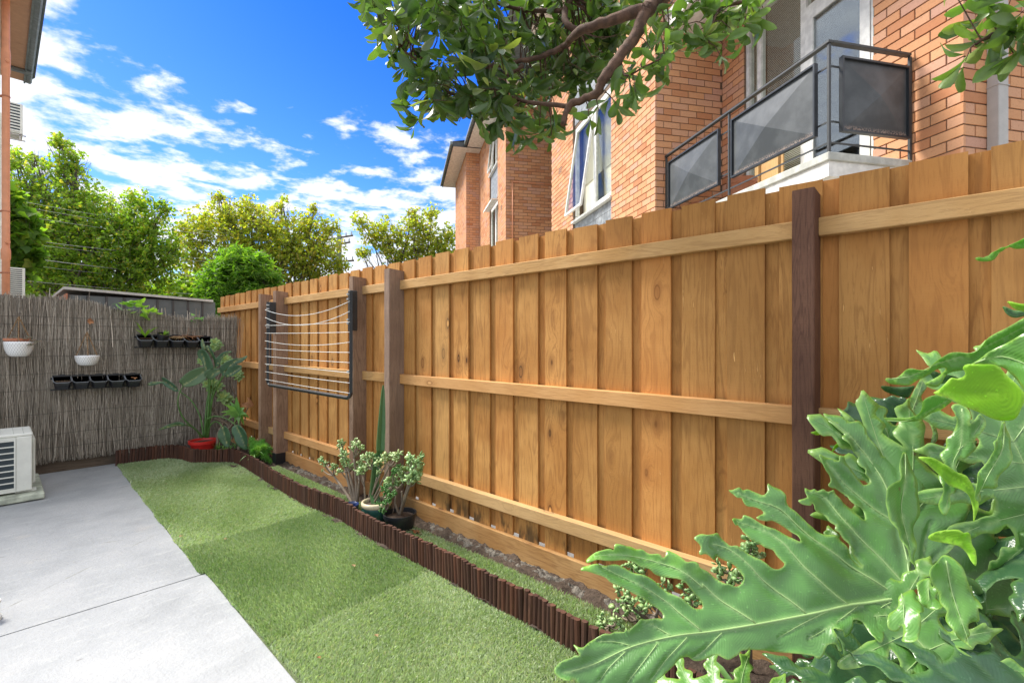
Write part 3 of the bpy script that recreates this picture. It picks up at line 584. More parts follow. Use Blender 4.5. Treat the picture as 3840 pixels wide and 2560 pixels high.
a = BY(30, 550, 15.2); b = BY(86, 393, 15.2); b1 = BY(86, 550, 15.2)
louvre_unit('small cream air conditioner box on brackets high behind the peach pipe', ((a.x + b1.x) / 2, 15.2, b1.z + 0.28), b1.x - a.x, 0.6, b.z - b1.z - 0.28, 9, True)
a = BY(24, 1120, 15.2); b = BY(94, 1006, 15.2); b1 = BY(94, 1120, 15.2)
louvre_unit('cream louvred air conditioner box just above the brushwood screen at the left', ((a.x + b1.x) / 2, 15.2, b1.z), b1.x - a.x, 0.6, b.z - b1.z, 14, False)
m = MB((0, 15.5, 0)); m.box((-4, 15.8, -0.03), (0.12, 20, 6.5)); m.build('left_back_wall', M_['render'], label='pale rendered wall carrying the small wall mounted air conditioners', cat='wall')

# ================================================================== near air conditioner on its pad
ac = empty('air_conditioner', (0.0, 5.84, 0.06), 'large ivory air conditioner outdoor unit on a concrete pad at the left edge', 'air conditioner')
m = MB(); m.box((-0.80, 0.014, 0.02), (0.212, 0.42, 0.50), 0.018); m.build('casing', M_['ac'], ac)
m = MB(); m.box((-0.82, 0.0, 0.48), (0.218, 0.47, 0.507), 0.008); m.build('top_cover', M_['ac'], ac)
for xx in (0.02, 0.10, 0.16): m = MB(); m.box((xx, 0.01, 0.507), (xx + 0.004, 0.46, 0.509)); m.build('top_crease', M_['concrete'], ac)
m = MB(); m.box((-0.78, -0.004, 0.05), (0.135, 0.0135, 0.46)); m.build('fan_guard_back', M_['ac_dark'], ac)
GX0, GX1, GZ0, GZ1 = -0.78, 0.11, 0.055, 0.455
for xx in (-0.62, -0.48, -0.34, -0.20, -0.07, 0.0, 0.108):
    m = MB(); m.box((xx - 0.004, -0.016, 0.045), (xx + 0.006, -0.004, 0.465)); m.build('grille_bar', M_['ac'], ac)
for i in range(9):
    z = 0.05 + i * 0.0505; m = MB(); m.box((-0.78, -0.015, z - 0.0045), (0.112, -0.0045, z + 0.0045)); m.build('grille_bar', M_['ac'], ac)
m = MB(); m.box((0.115, -0.012, 0.02), (0.212, 0.013, 0.48), 0.004); m.build('front_panel', M_['ac'], ac)
m = MB(); m.box((-0.78, -0.012, 0.46), (0.114, 0.013, 0.48)); m.box((-0.78, -0.012, 0.02), (0.114, 0.013, 0.046)); m.build('front_frame', M_['ac'], ac)
m = MB(); m.box((0.213, 0.06, 0.06), (0.235, 0.40, 0.45), 0.01); m.build('valve_cover', M_['ac'], ac)
for yy in (0.03, 0.33): [MB().box((a_, yy, 0.0), (a_ + 0.13, yy + 0.05, 0.02)).build('foot', M_['ac'], ac) for a_ in (0.11, -0.7)]
m = MB((0, 5.72, 0)); m.box((-1.0, 5.72, 0.012), (0.285, 6.62, 0.06), 0.006); m.build('concrete_pad', M_['pad'], label='worn greenish concrete pad under the large air conditioner', cat='pad')
# ================================================================== brick apartment building beyond the fence
apt = empty('apartment_building', (5.820, 2.876, 0), 'orange brick apartment building with white windows and a steel balcony beyond the timber fence', 'building', rz=-R(34.28))
bk = MT('orange brick'); bc = bk.sepc(bk.attr().outputs['Color']); bn = bk.noise(bk.map(src=bk.pos()), 55, 5, 0.65); bn2 = bk.noise(bk.map(src=bk.pos()), 6, 3)
c = bk.ramp(bc[0], [(0.0, (0.52, 0.22, 0.105)), (0.3, (0.63, 0.31, 0.155)), (0.65, (0.70, 0.365, 0.185)), (0.88, (0.65, 0.36, 0.22)), (1.0, (0.58, 0.33, 0.24))])
c = bk.mix(bk.mr(bn, 0.5, 0.75, 0, 0.35), c, (0.32, 0.11, 0.055)); c = bk.mix(bk.mr(bn2, 0.45, 0.7, 0, 0.2), c, (0.62, 0.33, 0.19))
bk.set(Base_Color=c, Roughness=0.85, Specular_IOR_Level=0.25).bump(bn, 0.35, 0.004)
mo = MT('mortar'); mn = mo.noise(mo.map(src=mo.pos()), 60, 5); mo.set(Base_Color=mo.ramp(mn, [(0.35, (0.13, 0.085, 0.055)), (0.65, (0.24, 0.17, 0.115))]), Roughness=0.95).bump(mn, 0.6, 0.004)
gl = MT('window glass'); gl.N.remove(gl.b); fr = gl.N.new('ShaderNodeFresnel'); fr.inputs[0].default_value = 1.55
g1 = gl.N.new('ShaderNodeBsdfGlossy'); g1.inputs['Roughness'].default_value = 0.01; g1.inputs['Color'].default_value = (0.95, 0.97, 1, 1); g2 = gl.N.new('ShaderNodeBsdfTransparent'); g2.inputs[0].default_value = (0.82, 0.86, 0.85, 1)
ms = gl.N.new('ShaderNodeMixShader'); gl.L.new(gl.math('ADD', gl.math('MULTIPLY', fr.outputs[0], 0.85), 0.06, True), ms.inputs[0]); gl.L.new(g2.outputs[0], ms.inputs[1]); gl.L.new(g1.outputs[0], ms.inputs[2]); gl.L.new(ms.outputs[0], gl.out.inputs[0])
M_['glass'] = gl.m
gs = MT('screened window glass'); gs.N.remove(gs.b); g1 = gs.N.new('ShaderNodeBsdfGlossy'); g1.inputs['Roughness'].default_value = 0.05; g2 = gs.N.new('ShaderNodeBsdfTransparent'); g2.inputs[0].default_value = (0.9, 0.92, 0.9, 1)
fr = gs.N.new('ShaderNodeFresnel'); fr.inputs[0].default_value = 1.25; ms = gs.N.new('ShaderNodeMixShader'); gs.L.new(gs.math('ADD', gs.math('MULTIPLY', fr.outputs[0], 0.12), 0.05), ms.inputs[0]); gs.L.new(g2.outputs[0], ms.inputs[1]); gs.L.new(g1.outputs[0], ms.inputs[2]); gs.L.new(ms.outputs[0], gs.out.inputs[0]); M_['screen'] = gs.m; M_['net'] = plain('cream net curtain', (0.93, 0.88, 0.72), 0.8, var=0.03)
M_['blind'] = plain('blind fabric', (0.88, 0.86, 0.78), 0.7, var=0.05)
tl = plain('grey spandrel tile', (0.30, 0.32, 0.33), 0.5, var=0.25)
LB, HB, JM = 0.240, 0.086, 0.010
brick_list = []   # (p, q, z, length, axis, distance key)
def wall_solid(name, a, b): MB().box(a, b).build(name, mo.m, apt)
def bricks(axis, const, a0, a1, z0, z1, holes=(), phase=0):
    r_ = int(math.ceil(z0 / HB)); 
    while r_ * HB < z1:
        z = r_ * HB; s = a0 - (LB / 2 if (r_ + phase) % 2 else 0)
        segs = [(a0, a1)]
        for h0, h1, hz0, hz1 in holes:
            if hz0 - 0.02 < z + HB / 2 < hz1:
                segs = [q for (u, v) in segs for q in ((u, min(v, h0)), (max(u, h1), v)) if q[1] - q[0] > 0.02]
        while s < a1:
            e = s + LB
            for u, v in segs:
                x0 = max(s, u) if s >= u or e > u else None
                x0, x1 = max(s, u), min(e, v)
                if x1 - x0 > 0.035:
                    l0 = x0 + (0 if abs(x0 - u) < 1e-6 else JM / 2); l1 = x1 - (0 if abs(x1 - v) < 1e-6 else JM / 2)
                    brick_list.append((axis, const, l0, l1, z, r_))
            s = e
        r_ += 1
ZT = 8.10
bricks('q', 0.0, 0.0, 4.46, 1.55, ZT, [(1.36, 3.10, 0, 9)])
bricks('p', 0.0, 0.0, 0.986, 1.9, ZT, phase=1)
bricks('q', 0.986, -2.844, 0.0, 1.9, ZT, [(-2.116, -0.4126, 2.8, 9)], phase=0)
bricks('p', -2.844, 0.986, 2.6, 1.9, 5.6, phase=1)
bricks('p', 6.885, -0.513, 0.9, 1.6, ZT)
bricks('q', -0.513, 6.885, 11.45, 1.6, ZT, [(8.01, 9.34, 0, 9)], phase=1)
bricks('p', 11.45, -0.987, -0.513, 1.8, ZT)
bricks('q', -0.987, 11.45, 15.02, 1.8, ZT, phase=1)
cw = apt.location; ca, sa = math.cos(-R(34.28)), math.sin(-R(34.28))
def to_world(p, q, z): return Vector((cw.x + p * ca - q * sa, cw.y + p * sa + q * ca, z))
def brick_geo(mb, axis, const, l0, l1, z, jit):
    d = 0.0 + jit; D = 0.022; z0, z1 = z + JM / 2, z + HB - JM / 2; c = 0.0025
    if axis == 'q': # outward -p
        P = lambda a, dd, zz: (const + dd, a, zz)
    else: P = lambda a, dd, zz: (a, const + dd, zz)
    V = [P(l0 + c, d, z0 + c), P(l1 - c, d, z0 + c), P(l1 - c, d, z1 - c), P(l0 + c, d, z1 - c), P(l0, d + c, z0), P(l1, d + c, z0), P(l1, d + c, z1), P(l0, d + c, z1), P(l0, D, z0), P(l1, D, z0), P(l1, D, z1), P(l0, D, z1)]
    F = [(0, 1, 2, 3)] + [(i, (i + 1) % 4, 4 + (i + 1) % 4, 4 + i)[::-1] for i in range(4)] + [(4 + i, 4 + (i + 1) % 4, 8 + (i + 1) % 4, 8 + i)[::-1] for i in range(4)]
    if axis == 'q': F = [f[::-1] for f in F]
    mb.add(V, F)
rest = MB(); keyed = []
for b in brick_list:
    axis, const, l0, l1, z, r_ = b; mid = (l0 + l1) / 2
    wv = to_world(const if axis == 'q' else mid, mid if axis == 'q' else const, z) - Vector((0, 0, CH))
    Z = wv.x * YS + wv.y * YC; X = wv.x * YC - wv.y * YS; sx, sy = 1920 + FP * X / max(Z, .1), 1280 - FP * wv.z / max(Z, .1)
    n = Vector((-ca, -sa, 0)) if axis == 'q' else Vector((sa, -ca, 0))
    area = (l1 - l0) * abs(wv.normalized().dot(n)) / wv.length ** 2
    vis = 0 < sx < 3840 and 0 < sy < 920 - (0 if sx < 2500 else (sx - 2500) * 0.28) and Z > 0
    keyed.append((area if vis else 0, b))
keyed.sort(key=lambda k: -k[0])
for i, (_, b) in enumerate(keyed):
    axis, const, l0, l1, z, r_ = b; tint = (random.random() ** 0.9, random.random(), 0)
    if (l1 - l0) < 0.16: tint = (random.uniform(0.75, 1.0), 0, 0)
    jit = random.uniform(-0.0015, 0.0015)
    if i < 300:
        m = MB(); m.cur = tint; mid = (l0 + l1) / 2; off = (const, mid, z) if axis == 'q' else (mid, const, z)
        m.off = Vector(off); brick_geo(m, axis, const, l0, l1, z, jit); o = m.build('brick', bk.m, apt)
    else: rest.cur = tint; brick_geo(rest, axis, const, l0, l1, z, jit)
o = rest.build('brickwork', bk.m, apt, kind='stuff')
s = 0.0095
wall_solid('wall', (s, 3.10, -0.03), (3.5, 4.455, ZT)); wall_solid('wall', (s, s, -0.03), (0.986, 1.36, ZT)); wall_solid('wall', (0.60, 1.36, -0.03), (3.5, 3.10, ZT))
wall_solid('wall', (0.986 + s, -0.4126, -0.03), (3.0, 1.3, ZT)); wall_solid('wall', (0.986 + s, -2.844 + s, -0.03), (3.6, -2.116, ZT)); wall_solid('wall', (0.986 + s, -2.116, -0.03), (3.0, -0.4126, 2.80))
wall_solid('wall', (-0.513 + s, 9.34, -0.03), (3, 11.45 + s, ZT)); wall_solid('wall', (-0.513 + s, 6.885 + s, -0.03), (3, 8.01, ZT)); wall_solid('wall', (0.1, 8.01, -0.03), (3, 9.34, ZT)); wall_solid('wall', (-0.987 + s, 11.45 + s, -0.03), (3, 15.0, ZT)); wall_solid('wall', (0.9, 4.455, -0.03), (3, 6.9, ZT))
# eaves
for a, b in (((-1.49, 10.96), (2, 15.5)), ((-1.015, 6.40), (2, 10.955)), ((-0.5, 0.0), (2, 4.95))):
    n = max(2, int((b[1] - a[1]) / 1.2))
    for i in range(n):
        y0 = a[1] + (b[1] - a[1]) * i / n; y1 = a[1] + (b[1] - a[1]) * (i + 1) / n
        MB().box((a[0], y0 + 0.003, ZT + 0.002), (b[0], y1 - 0.003, ZT + 0.014)).build('soffit_panel', M_['cream'], apt)
    m = MB(); m.box((a[0] - 0.025, a[1] - 0.025, ZT - 0.02), (a[0] - 0.002, b[1] + 0.02, ZT + 0.15)); m.box((a[0] - 0.002, a[1] - 0.025, ZT - 0.02), (b[0], a[1] - 0.002, ZT + 0.15)); m.build('fascia', M_['steel_dark'], apt)
    m = MB(); m.box((a[0] - 0.11, a[1] - 0.03, ZT + 0.03), (a[0] - 0.028, b[1] + 0.02, ZT + 0.145), 0.008); m.build('gutter', M_['gutter'], apt)
m = MB(); m.add([(-1.49, 10.93, ZT + 0.15), (4, 10.93, ZT + 1.2), (4, 15.5, ZT + 1.2), (-1.49, 15.5, ZT + 0.15), (-1.02, 0, ZT + 0.15), (4, 0, ZT + 1.1), (4, 10.94, ZT + 1.1), (-1.02, 10.94, ZT + 0.15)], [(0, 1, 2, 3), (4, 5, 6, 7)]); m.build('roof', M_['gutter'], apt)
# air vents: slotted bricks
for p_, q_, z_ in ((0, 3.85, 4.78), (-0.513, 10.1, 7.75), (-0.513, 7.45, 4.95), (-0.513, 10.35, 4.05), (-0.987, 12.35, 7.2), (-0.987, 14.1, 7.2)):
    z_ = round(z_ / HB) * HB; m = MB(); m.box((p_ - 0.004, q_ - 0.11, z_ + 0.006), (p_ + 0.004, q_ + 0.11, z_ + 2 * HB - 0.006)); v = m.build('air_vent', bk.m, apt)
    m = MB()
    for r_ in range(3):
        for c_ in range(2): m.box((p_ - 0.007, q_ - 0.095 + c_ * 0.105, z_ + 0.03 + r_ * 0.045), (p_ - 0.003, q_ - 0.01 + c_ * 0.105, z_ + 0.05 + r_ * 0.045))
    m.build('slot', M_['ac_dark'], v)
# copper pipe on the recessed wall
m = MB(); m.tube([(-0.335, 6.862, 2.0), (-0.335, 6.862, 5.61), (-0.32, 6.862, 5.625), (1.2, 6.862, 5.625)], 0.013, 8); m.build('wall_pipe', M_['peach'], apt, smooth=True)
# rectangular downpipe beside the near corner
m = MB(); m.box((1.215, -2.925, -0.03), (1.315, -2.8445, 7.9), 0.004); m.build('downpipe', M_['metal_grey'], apt)
for z in (3.30, 4.72): MB().box((1.21, -2.93, z), (1.32, -2.846, z + 0.006)).build('pipe_joint', M_['metal_grey'], apt)

def frame_rect(mb, axis, const, a0, a1, z0, z1, t, d0, d1):
    P = (lambda a, b: ((const + d0, a[0], a[1]), (const + d1, b[0], b[1])))
    mb.box(*P((a0, z0), (a0 + t, z1))); mb.box(*P((a1 - t, z0), (a1, z1))); mb.box(*P((a0 + t, z0), (a1 - t, z0 + t))); mb.box(*P((a0 + t, z1 - t), (a1 - t, z1)))
def blind(parent, const, a0, a1, z0, z1, pitch=0.025):
    m = MB(); z = z0
    while z < z1: m.add([(const, a0, z), (const, a1, z), (const + 0.012, a1, z + pitch * 0.8), (const + 0.012, a0, z + pitch * 0.8)], [(0, 1, 2, 3)]); z += pitch
    return m.build('blind', M_['blind'], parent, kind='stuff')
def window(const, a0, a1, z0, z1, mull, sashes, hood=False):
    wf = MB(); frame_rect(wf, 'q', const, a0, a1, z0, z1, 0.05, 0.05, 0.12)
    for mm in mull: wf.box((const + 0.055, mm - 0.035, z0 + 0.05), (const + 0.115, mm + 0.035, z1 - 0.05))
    wo = wf.build('window', M_['white_paint'], apt)
    sl = MB(); sl.box((const - 0.035, a0 - 0.02, z0 - 0.045), (const + 0.12, a1 + 0.02, z0 - 0.002), 0.004); sl.build('sill', M_['white_paint'], wo)
    xs = [a0 + 0.05] + [v for mm in mull for v in (mm - 0.035, mm + 0.035)] + [a1 - 0.05]
    for i in range(0, len(xs), 2):
        u, v = xs[i], xs[i + 1]; tilt = sashes[i // 2]
        m = MB(); frame_rect(m, 'q', 0, u + 0.003, v - 0.003, -(z1 - z0 - 0.106), 0.0, 0.04, -0.022, 0.018); so_ = m.build('sash', M_['white_paint'], wo)
        m2 = MB(); m2.box((-0.004, u + 0.043, -(z1 - z0 - 0.146)), (0.0, v - 0.043, -0.04)); gp = m2.build('pane', M_['screen'], wo)
        for q_ in (so_, gp): q_.location = (const + 0.075, 0, z1 - 0.053); q_.rotation_euler = (0, -tilt if False else tilt, 0)
    mnet = MB(); mnet.box((const + 0.21, a0 + 0.03, z0 + 0.02), (const + 0.212, a0 + (a1 - a0) * 0.42, z1)); mnet.box((const + 0.21, a0 + (a1 - a0) * 0.62, z0 + 0.02), (const + 0.212, a1 - 0.03, z1)); mnet.build('net_curtain', M_['net'], wo)
    blind(wo, const + 0.19, a0 + 0.03, a1 - 0.03, z0 + (z1 - z0) * 0.38, z1, 0.025)
    m = MB(); m.box((const + 0.42, a0, z0), (const + 0.44, a1, z1)); m.build('room_back', M_['darkroom'], wo)
    for k in range(2):
        a_ = a0 + 0.1 + k * (a1 - a0 - 0.45); m = MB(); n = 10
        V = [(const + 0.27 + 0.02 * (j % 2), a_ + 0.25 * j / n, z) for z in (z0, z1) for j in range(n + 1)]; m.add(V, [(j, j + 1, n + 2 + j, n + 1 + j) for j in range(n)]); m.build('curtain', M_['blind'], wo)
    return wo
w1 = window(0.0, 1.36, 3.10, 3.65, 5.42, [2.17], [0.0, R(8.5)])
m = MB(); m.tube([(0.06, 3.0, 3.72), (-0.17, 2.98, 3.74)], 0.005, 6); m.build('stay', M_['steel_dark'], w1)
w2 = window(-0.513, 8.01, 9.34, 6.57, 8.08, [8.6], [0.0, R(6)]); w3 = window(-0.513, 8.01, 9.34, 3.75, 5.50, [8.6], [0.0, R(0)])
m = MB(); m.box((-0.70, 7.97, 5.45), (-0.52, 9.38, 5.475)); m.add([(-0.72, 7.97, 5.40), (-0.72, 9.38, 5.40), (-0.70, 9.38, 5.47), (-0.70, 7.97, 5.47)], [(0, 1, 2, 3)]); m.build('window_hood', M_['white_paint'], w3)
# spandrels: grey tiles in the window strips
for (cst, a0, a1, zs) in ((0.0, 1.36, 3.10, ((2.2, 3.60), (5.42, 6.4))), (-0.513, 8.01, 9.34, ((5.50, 6.52), (2.4, 3.70)))):
    for zi, (za, zb) in enumerate(zs):
        MB().box((cst + 0.045, a0 + 0.002, za), (cst + 0.20, a1 - 0.002, zb)).build('spandrel', mo.m, apt)
        big = cst == 0.0 and zi == 0; mj = MB(); z = zb - 0.152
        while z > za:
            a = a0 + 0.004
            while a < a1 - 0.1:
                m = MB() if big and z > 3.0 else mj; m.box((cst + 0.036, a, z), (cst + 0.0445, a + 0.11, z + 0.145))
                if big and z > 3.0: m.build('tile', tl, apt)
                a += 0.1155
            z -= 0.152
        if mj.v: mj.build('tilework', tl, apt, kind='stuff')
# balcony glazing (first floor) and the one above
LP = 0.986
bg_ = MB(); Y0, Y1 = -2.116, -0.4126
for a, b, t0, t1 in ((Y0, Y0 + 0.004, 0.03, 0.10),): pass
frame_rect(bg_, 'q', LP, Y0, Y1, 2.885, 5.40, 0.05, 0.04, 0.12)
bg_.box((LP + 0.045, -1.325, 2.935), (LP + 0.115, -1.255, 5.35)); bg_.box((LP + 0.045, Y0 + 0.05, 4.86), (LP + 0.115, -1.325, 4.93)); bg_.box((LP + 0.045, -0.66, 2.935), (LP + 0.115, -0.60, 5.35))
gz = bg_.build('balcony_window', M_['white_paint'], apt)
for a, b, c_, d in ((-1.255, -0.66, 2.935, 5.35), (-0.60, Y1 - 0.05, 2.935, 5.35), (Y0 + 0.05, -1.325, 4.93, 5.35)): MB().box((LP + 0.075, a, c_), (LP + 0.079, b, d)).build('pane', M_['screen'], gz)
blind(gz, LP + 0.125, -1.25, -0.665, 2.95, 5.35, 0.02); MB().box((LP + 0.15, -0.60, 2.93), (LP + 0.16, Y1 - 0.03, 5.35)).build('curtain', M_['blind'], gz)
MB().box((LP + 0.9, Y0, 2.8), (LP + 0.95, Y1, 5.4)).build('room_back', M_['darkroom'], gz)
dr = MB(); frame_rect(dr, 'q', LP, -2.062, -1.329, 2.94, 4.855, 0.10, 0.03, 0.072); door = dr.build('door', M_['white_paint'], apt)
MB().box((LP + 0.048, -1.962, 3.04), (LP + 0.053, -1.429, 4.755)).build('pane', M_['glass'], door)
m = MB(); m.tube([(LP + 0.03, -1.99, 3.86), (LP - 0.02, -1.99, 3.86), (LP - 0.02, -1.89, 3.86)], 0.008, 8); m.build('handle', M_['metal_grey'], door)
# slabs
def bslab(z, name='balcony_slab'):
    m = MB(); m.box((0.135, -2.47, z - 0.066), (LP - 0.0005, -0.0005, z), 0.006); b = m.build(name, M_['concrete'], apt)
    m = MB(); m.box((0.155, -2.45, z - 0.19), (LP - 0.001, -0.001, z - 0.067)); m.build('slab_beam', M_['render'], b); return b
bslab(2.872); ub = bslab(5.60)
# railing
rl = apt
def bar(name, a, b, w_, h_, mat=M_['steel_dark'], parent=None):
    a, b = Vector(a), Vector(b); m = MB()
    d = b - a; L_ = d.length; m.box((0, -w_ / 2, -h_ / 2), (L_, w_ / 2, h_ / 2), min(w_, h_) * 0.12); o = m.build(name, mat, parent or rl)
    o.location = a; o.rotation_euler = d.to_track_quat('X', 'Z').to_euler(); return o
cp = 0.132 + 0.02; cq = -2.455
def railing(zb, full=True):
    zt = zb + 0.88
    bar('handrail', (cp, -0.004, zt), (cp, cq - 0.02, zt), 0.045, 0.022); bar('handrail', (cp + 0.0225, cq, zt), (LP - 0.02, cq, zt), 0.045, 0.022)
    for z in (zb + 0.075, zb + 0.245, zb + 0.69):
        bar('rail_bar', (cp, -0.004, z), (cp, cq + 0.012, z), 0.010, 0.014); bar('rail_bar', (cp + 0.012, cq, z), (LP - 0.026, cq, z), 0.010, 0.014)
    for p_, q_ in ((cp, cq), (cp, -1.245), (cp, -0.012), (LP - 0.014, cq)):
        m = MB(); m.box((-0.011, -0.011, 0), (0.011, 0.011, 0.869), 0.002); o = m.build('rail_post', M_['steel_dark'], rl); o.location = (p_, q_, zb)
railing(2.874)
psm = MT('balcony panel steel'); pn = psm.noise(psm.map(src=psm.pos()), 5, 5); pf = psm.noise(psm.map(src=psm.pos()), 90, 4); psp = psm.N.new('ShaderNodeSeparateXYZ'); psm.L.new(psm.pos(), psp.inputs[0])
c = psm.mix(psm.mr(pn, 0.35, 0.7), (0.06, 0.068, 0.072), (0.10, 0.11, 0.115)); rmask = psm.math('MULTIPLY', psm.mr(psp.outputs[2], 3.06, 3.10, 1, 0), psm.mr(pf, 0.45, 0.55)); c = psm.mix(rmask, c, (0.38, 0.30, 0.25))
psm.set(Base_Color=c, Roughness=0.52, Specular_IOR_Level=0.4).bump(psm.math('ADD', pn, psm.math('MULTIPLY', rmask, 0.8)), 0.15, 0.01)
def panel(a, b, axis, n=1):
    """pyramid pressed sheet in a rim; a,b along the rail"""
    z0, z1 = 3.05, 3.62; m = MB(); t = 0.016
    if axis == 'q': P = lambda u, d, z: (cp - d, u, z)
    else: P = lambda u, d, z: (u, cq - d, z)
    mid = (a + b) / 2; m.add([P(a, 0.022, z0), P(b, 0.022, z0), P(b, 0.022, z1), P(a, 0.022, z1), P(mid, 0.075, (z0 + z1) / 2)], [(0, 1, 4), (1, 2, 4), (2, 3, 4), (3, 0, 4)])
    m.add([P(a, 0.018, z0), P(b, 0.018, z0), P(b, 0.018, z1), P(a, 0.018, z1)], [(0, 1, 2, 3)])
    o = m.build('railing_panel', psm.m, rl)
    m = MB()
    for u0, u1, w0, w1 in ((a - t, a, z0 - t, z1 + t), (b, b + t, z0 - t, z1 + t), (a, b, z0 - t, z0), (a, b, z1, z1 + t)):
        q0, q1 = P(u0, 0.045, w0), P(u1, 0.008, w1); m.box([min(x, y) for x, y in zip(q0, q1)], [max(x, y) for x, y in zip(q0, q1)])
    m.build('panel_rim', M_['steel_black'], o)
    m = MB(); cnt = int(abs(b - a) * 50)          # flaking rust along the bottom rim
    for i in range(cnt):
        u = random.uniform(a, b); zz_ = z0 + random.uniform(0, 0.018); s_ = random.uniform(0.003, 0.011); q_ = P(u, 0.040, zz_)
        m.add([(q_[0], q_[1], q_[2]), (q_[0] + s_ * 0.6, q_[1] + s_, q_[2] + s_ * 0.3), (q_[0] - s_ * 0.4, q_[1] + s_ * 0.4, q_[2] + s_)], [(0, 1, 2)])
    f = m.build('flaking_paint', M_['dry'] if axis == 'p' else M_['concrete'], o); f['kind'] = 'stuff'
panel(cq + 0.113, cq + 1.117, 'q'); panel(cq + 1.35, cq + 2.323, 'q'); panel(cp + 0.104, cp + 0.755, 'p')
railing(5.602)
# balcony things: leaning sheet, pots
def flowerpot(name, c, r_, h, mat, label, cat='plant pot', group=None, tilt=(0, 0, 0), soil=True):
    o = empty(name, c, label, cat, group); o.rotation_euler = tilt
    m = MB(); m.lathe((0, 0, 0), [(r_ * 0.68, 0), (r_ * 0.93, h * 0.76), (r_ * 0.95, h * 0.78), (r_ * 1.03, h * 0.78), (r_ * 1.05, h), (r_ * 0.95, h), (r_ * 0.9, h * 0.8), (r_ * 0.85, h * 0.6)], 28); m.build('pot_body', mat, o, smooth=False)
    if soil: m = MB(); m.lathe((0, 0, h * 0.84), [(r_ * 0.905, -0.002), (r_ * 0.5, 0.006), (0.001, 0.01)], 20, False, True); m.build('soil_surface', M_['soil'], o, smooth=True)
    return o
def dead_sprigs(o, r_, h, n=14):
    m = MB()
    for i in range(n):
        a = random.uniform(0, 6.28); rr = random.uniform(0, r_ * 0.8); q = Vector((rr * math.cos(a), rr * math.sin(a), h)); m.tube([q, q + Vector((random.gauss(0, 0.01), random.gauss(0, 0.01), 0.03)), q + Vector((random.gauss(0, 0.02), random.gauss(0, 0.02), random.uniform(0.04, 0.07)))], 0.0015, 3)
    m.build('dry_stems', M_['straw'], o, kind='stuff')
p_ = to_world(0.42, -1.10, 2.873); o = flowerpot('terracotta_pot', p_, 0.15, 0.235, M_['terracotta'], 'terracotta pot standing on the balcony below the larger railing panel'); dead_sprigs(o, 0.14, 0.2)
p_ = to_world(0.40, -0.42, 2.873); o = flowerpot('terracotta_pot', p_, 0.17, 0.16, M_['terracotta'], 'wide low terracotta pot on the balcony behind the smaller railing panel'); dead_sprigs(o, 0.16, 0.13, 30)
p_ = to_world(0.90, -0.83, 2.873); o = empty('timber_sheet', p_, 'pale plywood sheet leaning upright on the balcony beside the terracotta pot', 'timber', rz=-R(34.28))
m = MB(); m.box((-0.02, -0.34, 0), (0.0, 0.02, 0.82)); m.build('sheet', M_['ply'], o); m = MB(); m.box((-0.045, -0.30, 0.0), (-0.021, -0.24, 0.80)); m.box((-0.045, 0.0, 0), (-0.021, 0.06, 0.88)); m.build('batten', M_['ply'], o)
# ================================================================== leaf building
def catmull(P, n=4, closed=True):
    P = [np.array(p, float) for p in P]; k = len(P); o = []
    for i in range(k if closed else k - 1):
        if closed: a, b, c, d = P[(i - 1) % k], P[i], P[(i + 1) % k], P[(i + 2) % k]
        else: a, b, c, d = P[max(i - 1, 0)], P[i], P[i + 1], P[min(i + 2, k - 1)]
        for j in range(n):
            t = j / n; o.append(0.5 * ((2 * b) + (-a + c) * t + (2 * a - 5 * b + 4 * c - d) * t * t + (-a + 3 * b - 3 * c + d) * t ** 3))
    if not closed: o.append(P[-1])
    return np.array(o)
def resample(P, step, closed=True):
    Q = np.vstack([P, P[:1]]) if closed else P; d = np.linalg.norm(np.diff(Q, axis=0), axis=1); s_ = np.concatenate([[0], np.cumsum(d)]); n = max(4, int(s_[-1] / step))
    t = np.linspace(0, s_[-1], n, endpoint=not closed); return np.stack([np.interp(t, s_, Q[:, 0]), np.interp(t, s_, Q[:, 1])], 1)
def seg_dist(P, A, B):
    d = B - A; L2 = (d ** 2).sum(1) + 1e-12; out = np.full(len(P), 1e9)
    for a, dd, l in zip(A, d, L2):
        t = np.clip(((P - a) @ dd) / l, 0, 1); q = P - (a + t[:, None] * dd); out = np.minimum(out, (q ** 2).sum(1))
    return np.sqrt(out)
def inside(P, O):
    x, y = P[:, 0], P[:, 1]; r_ = np.zeros(len(P), bool); A = O; B = np.roll(O, -1, 0)
    for (x0, y0), (x1, y1) in zip(A, B):
        if y0 == y1: continue
        c = ((y0 > y) != (y1 > y)) & (x < (x1 - x0) * (y - y0) / (y1 - y0) + x0); r_ ^= c
    return r_
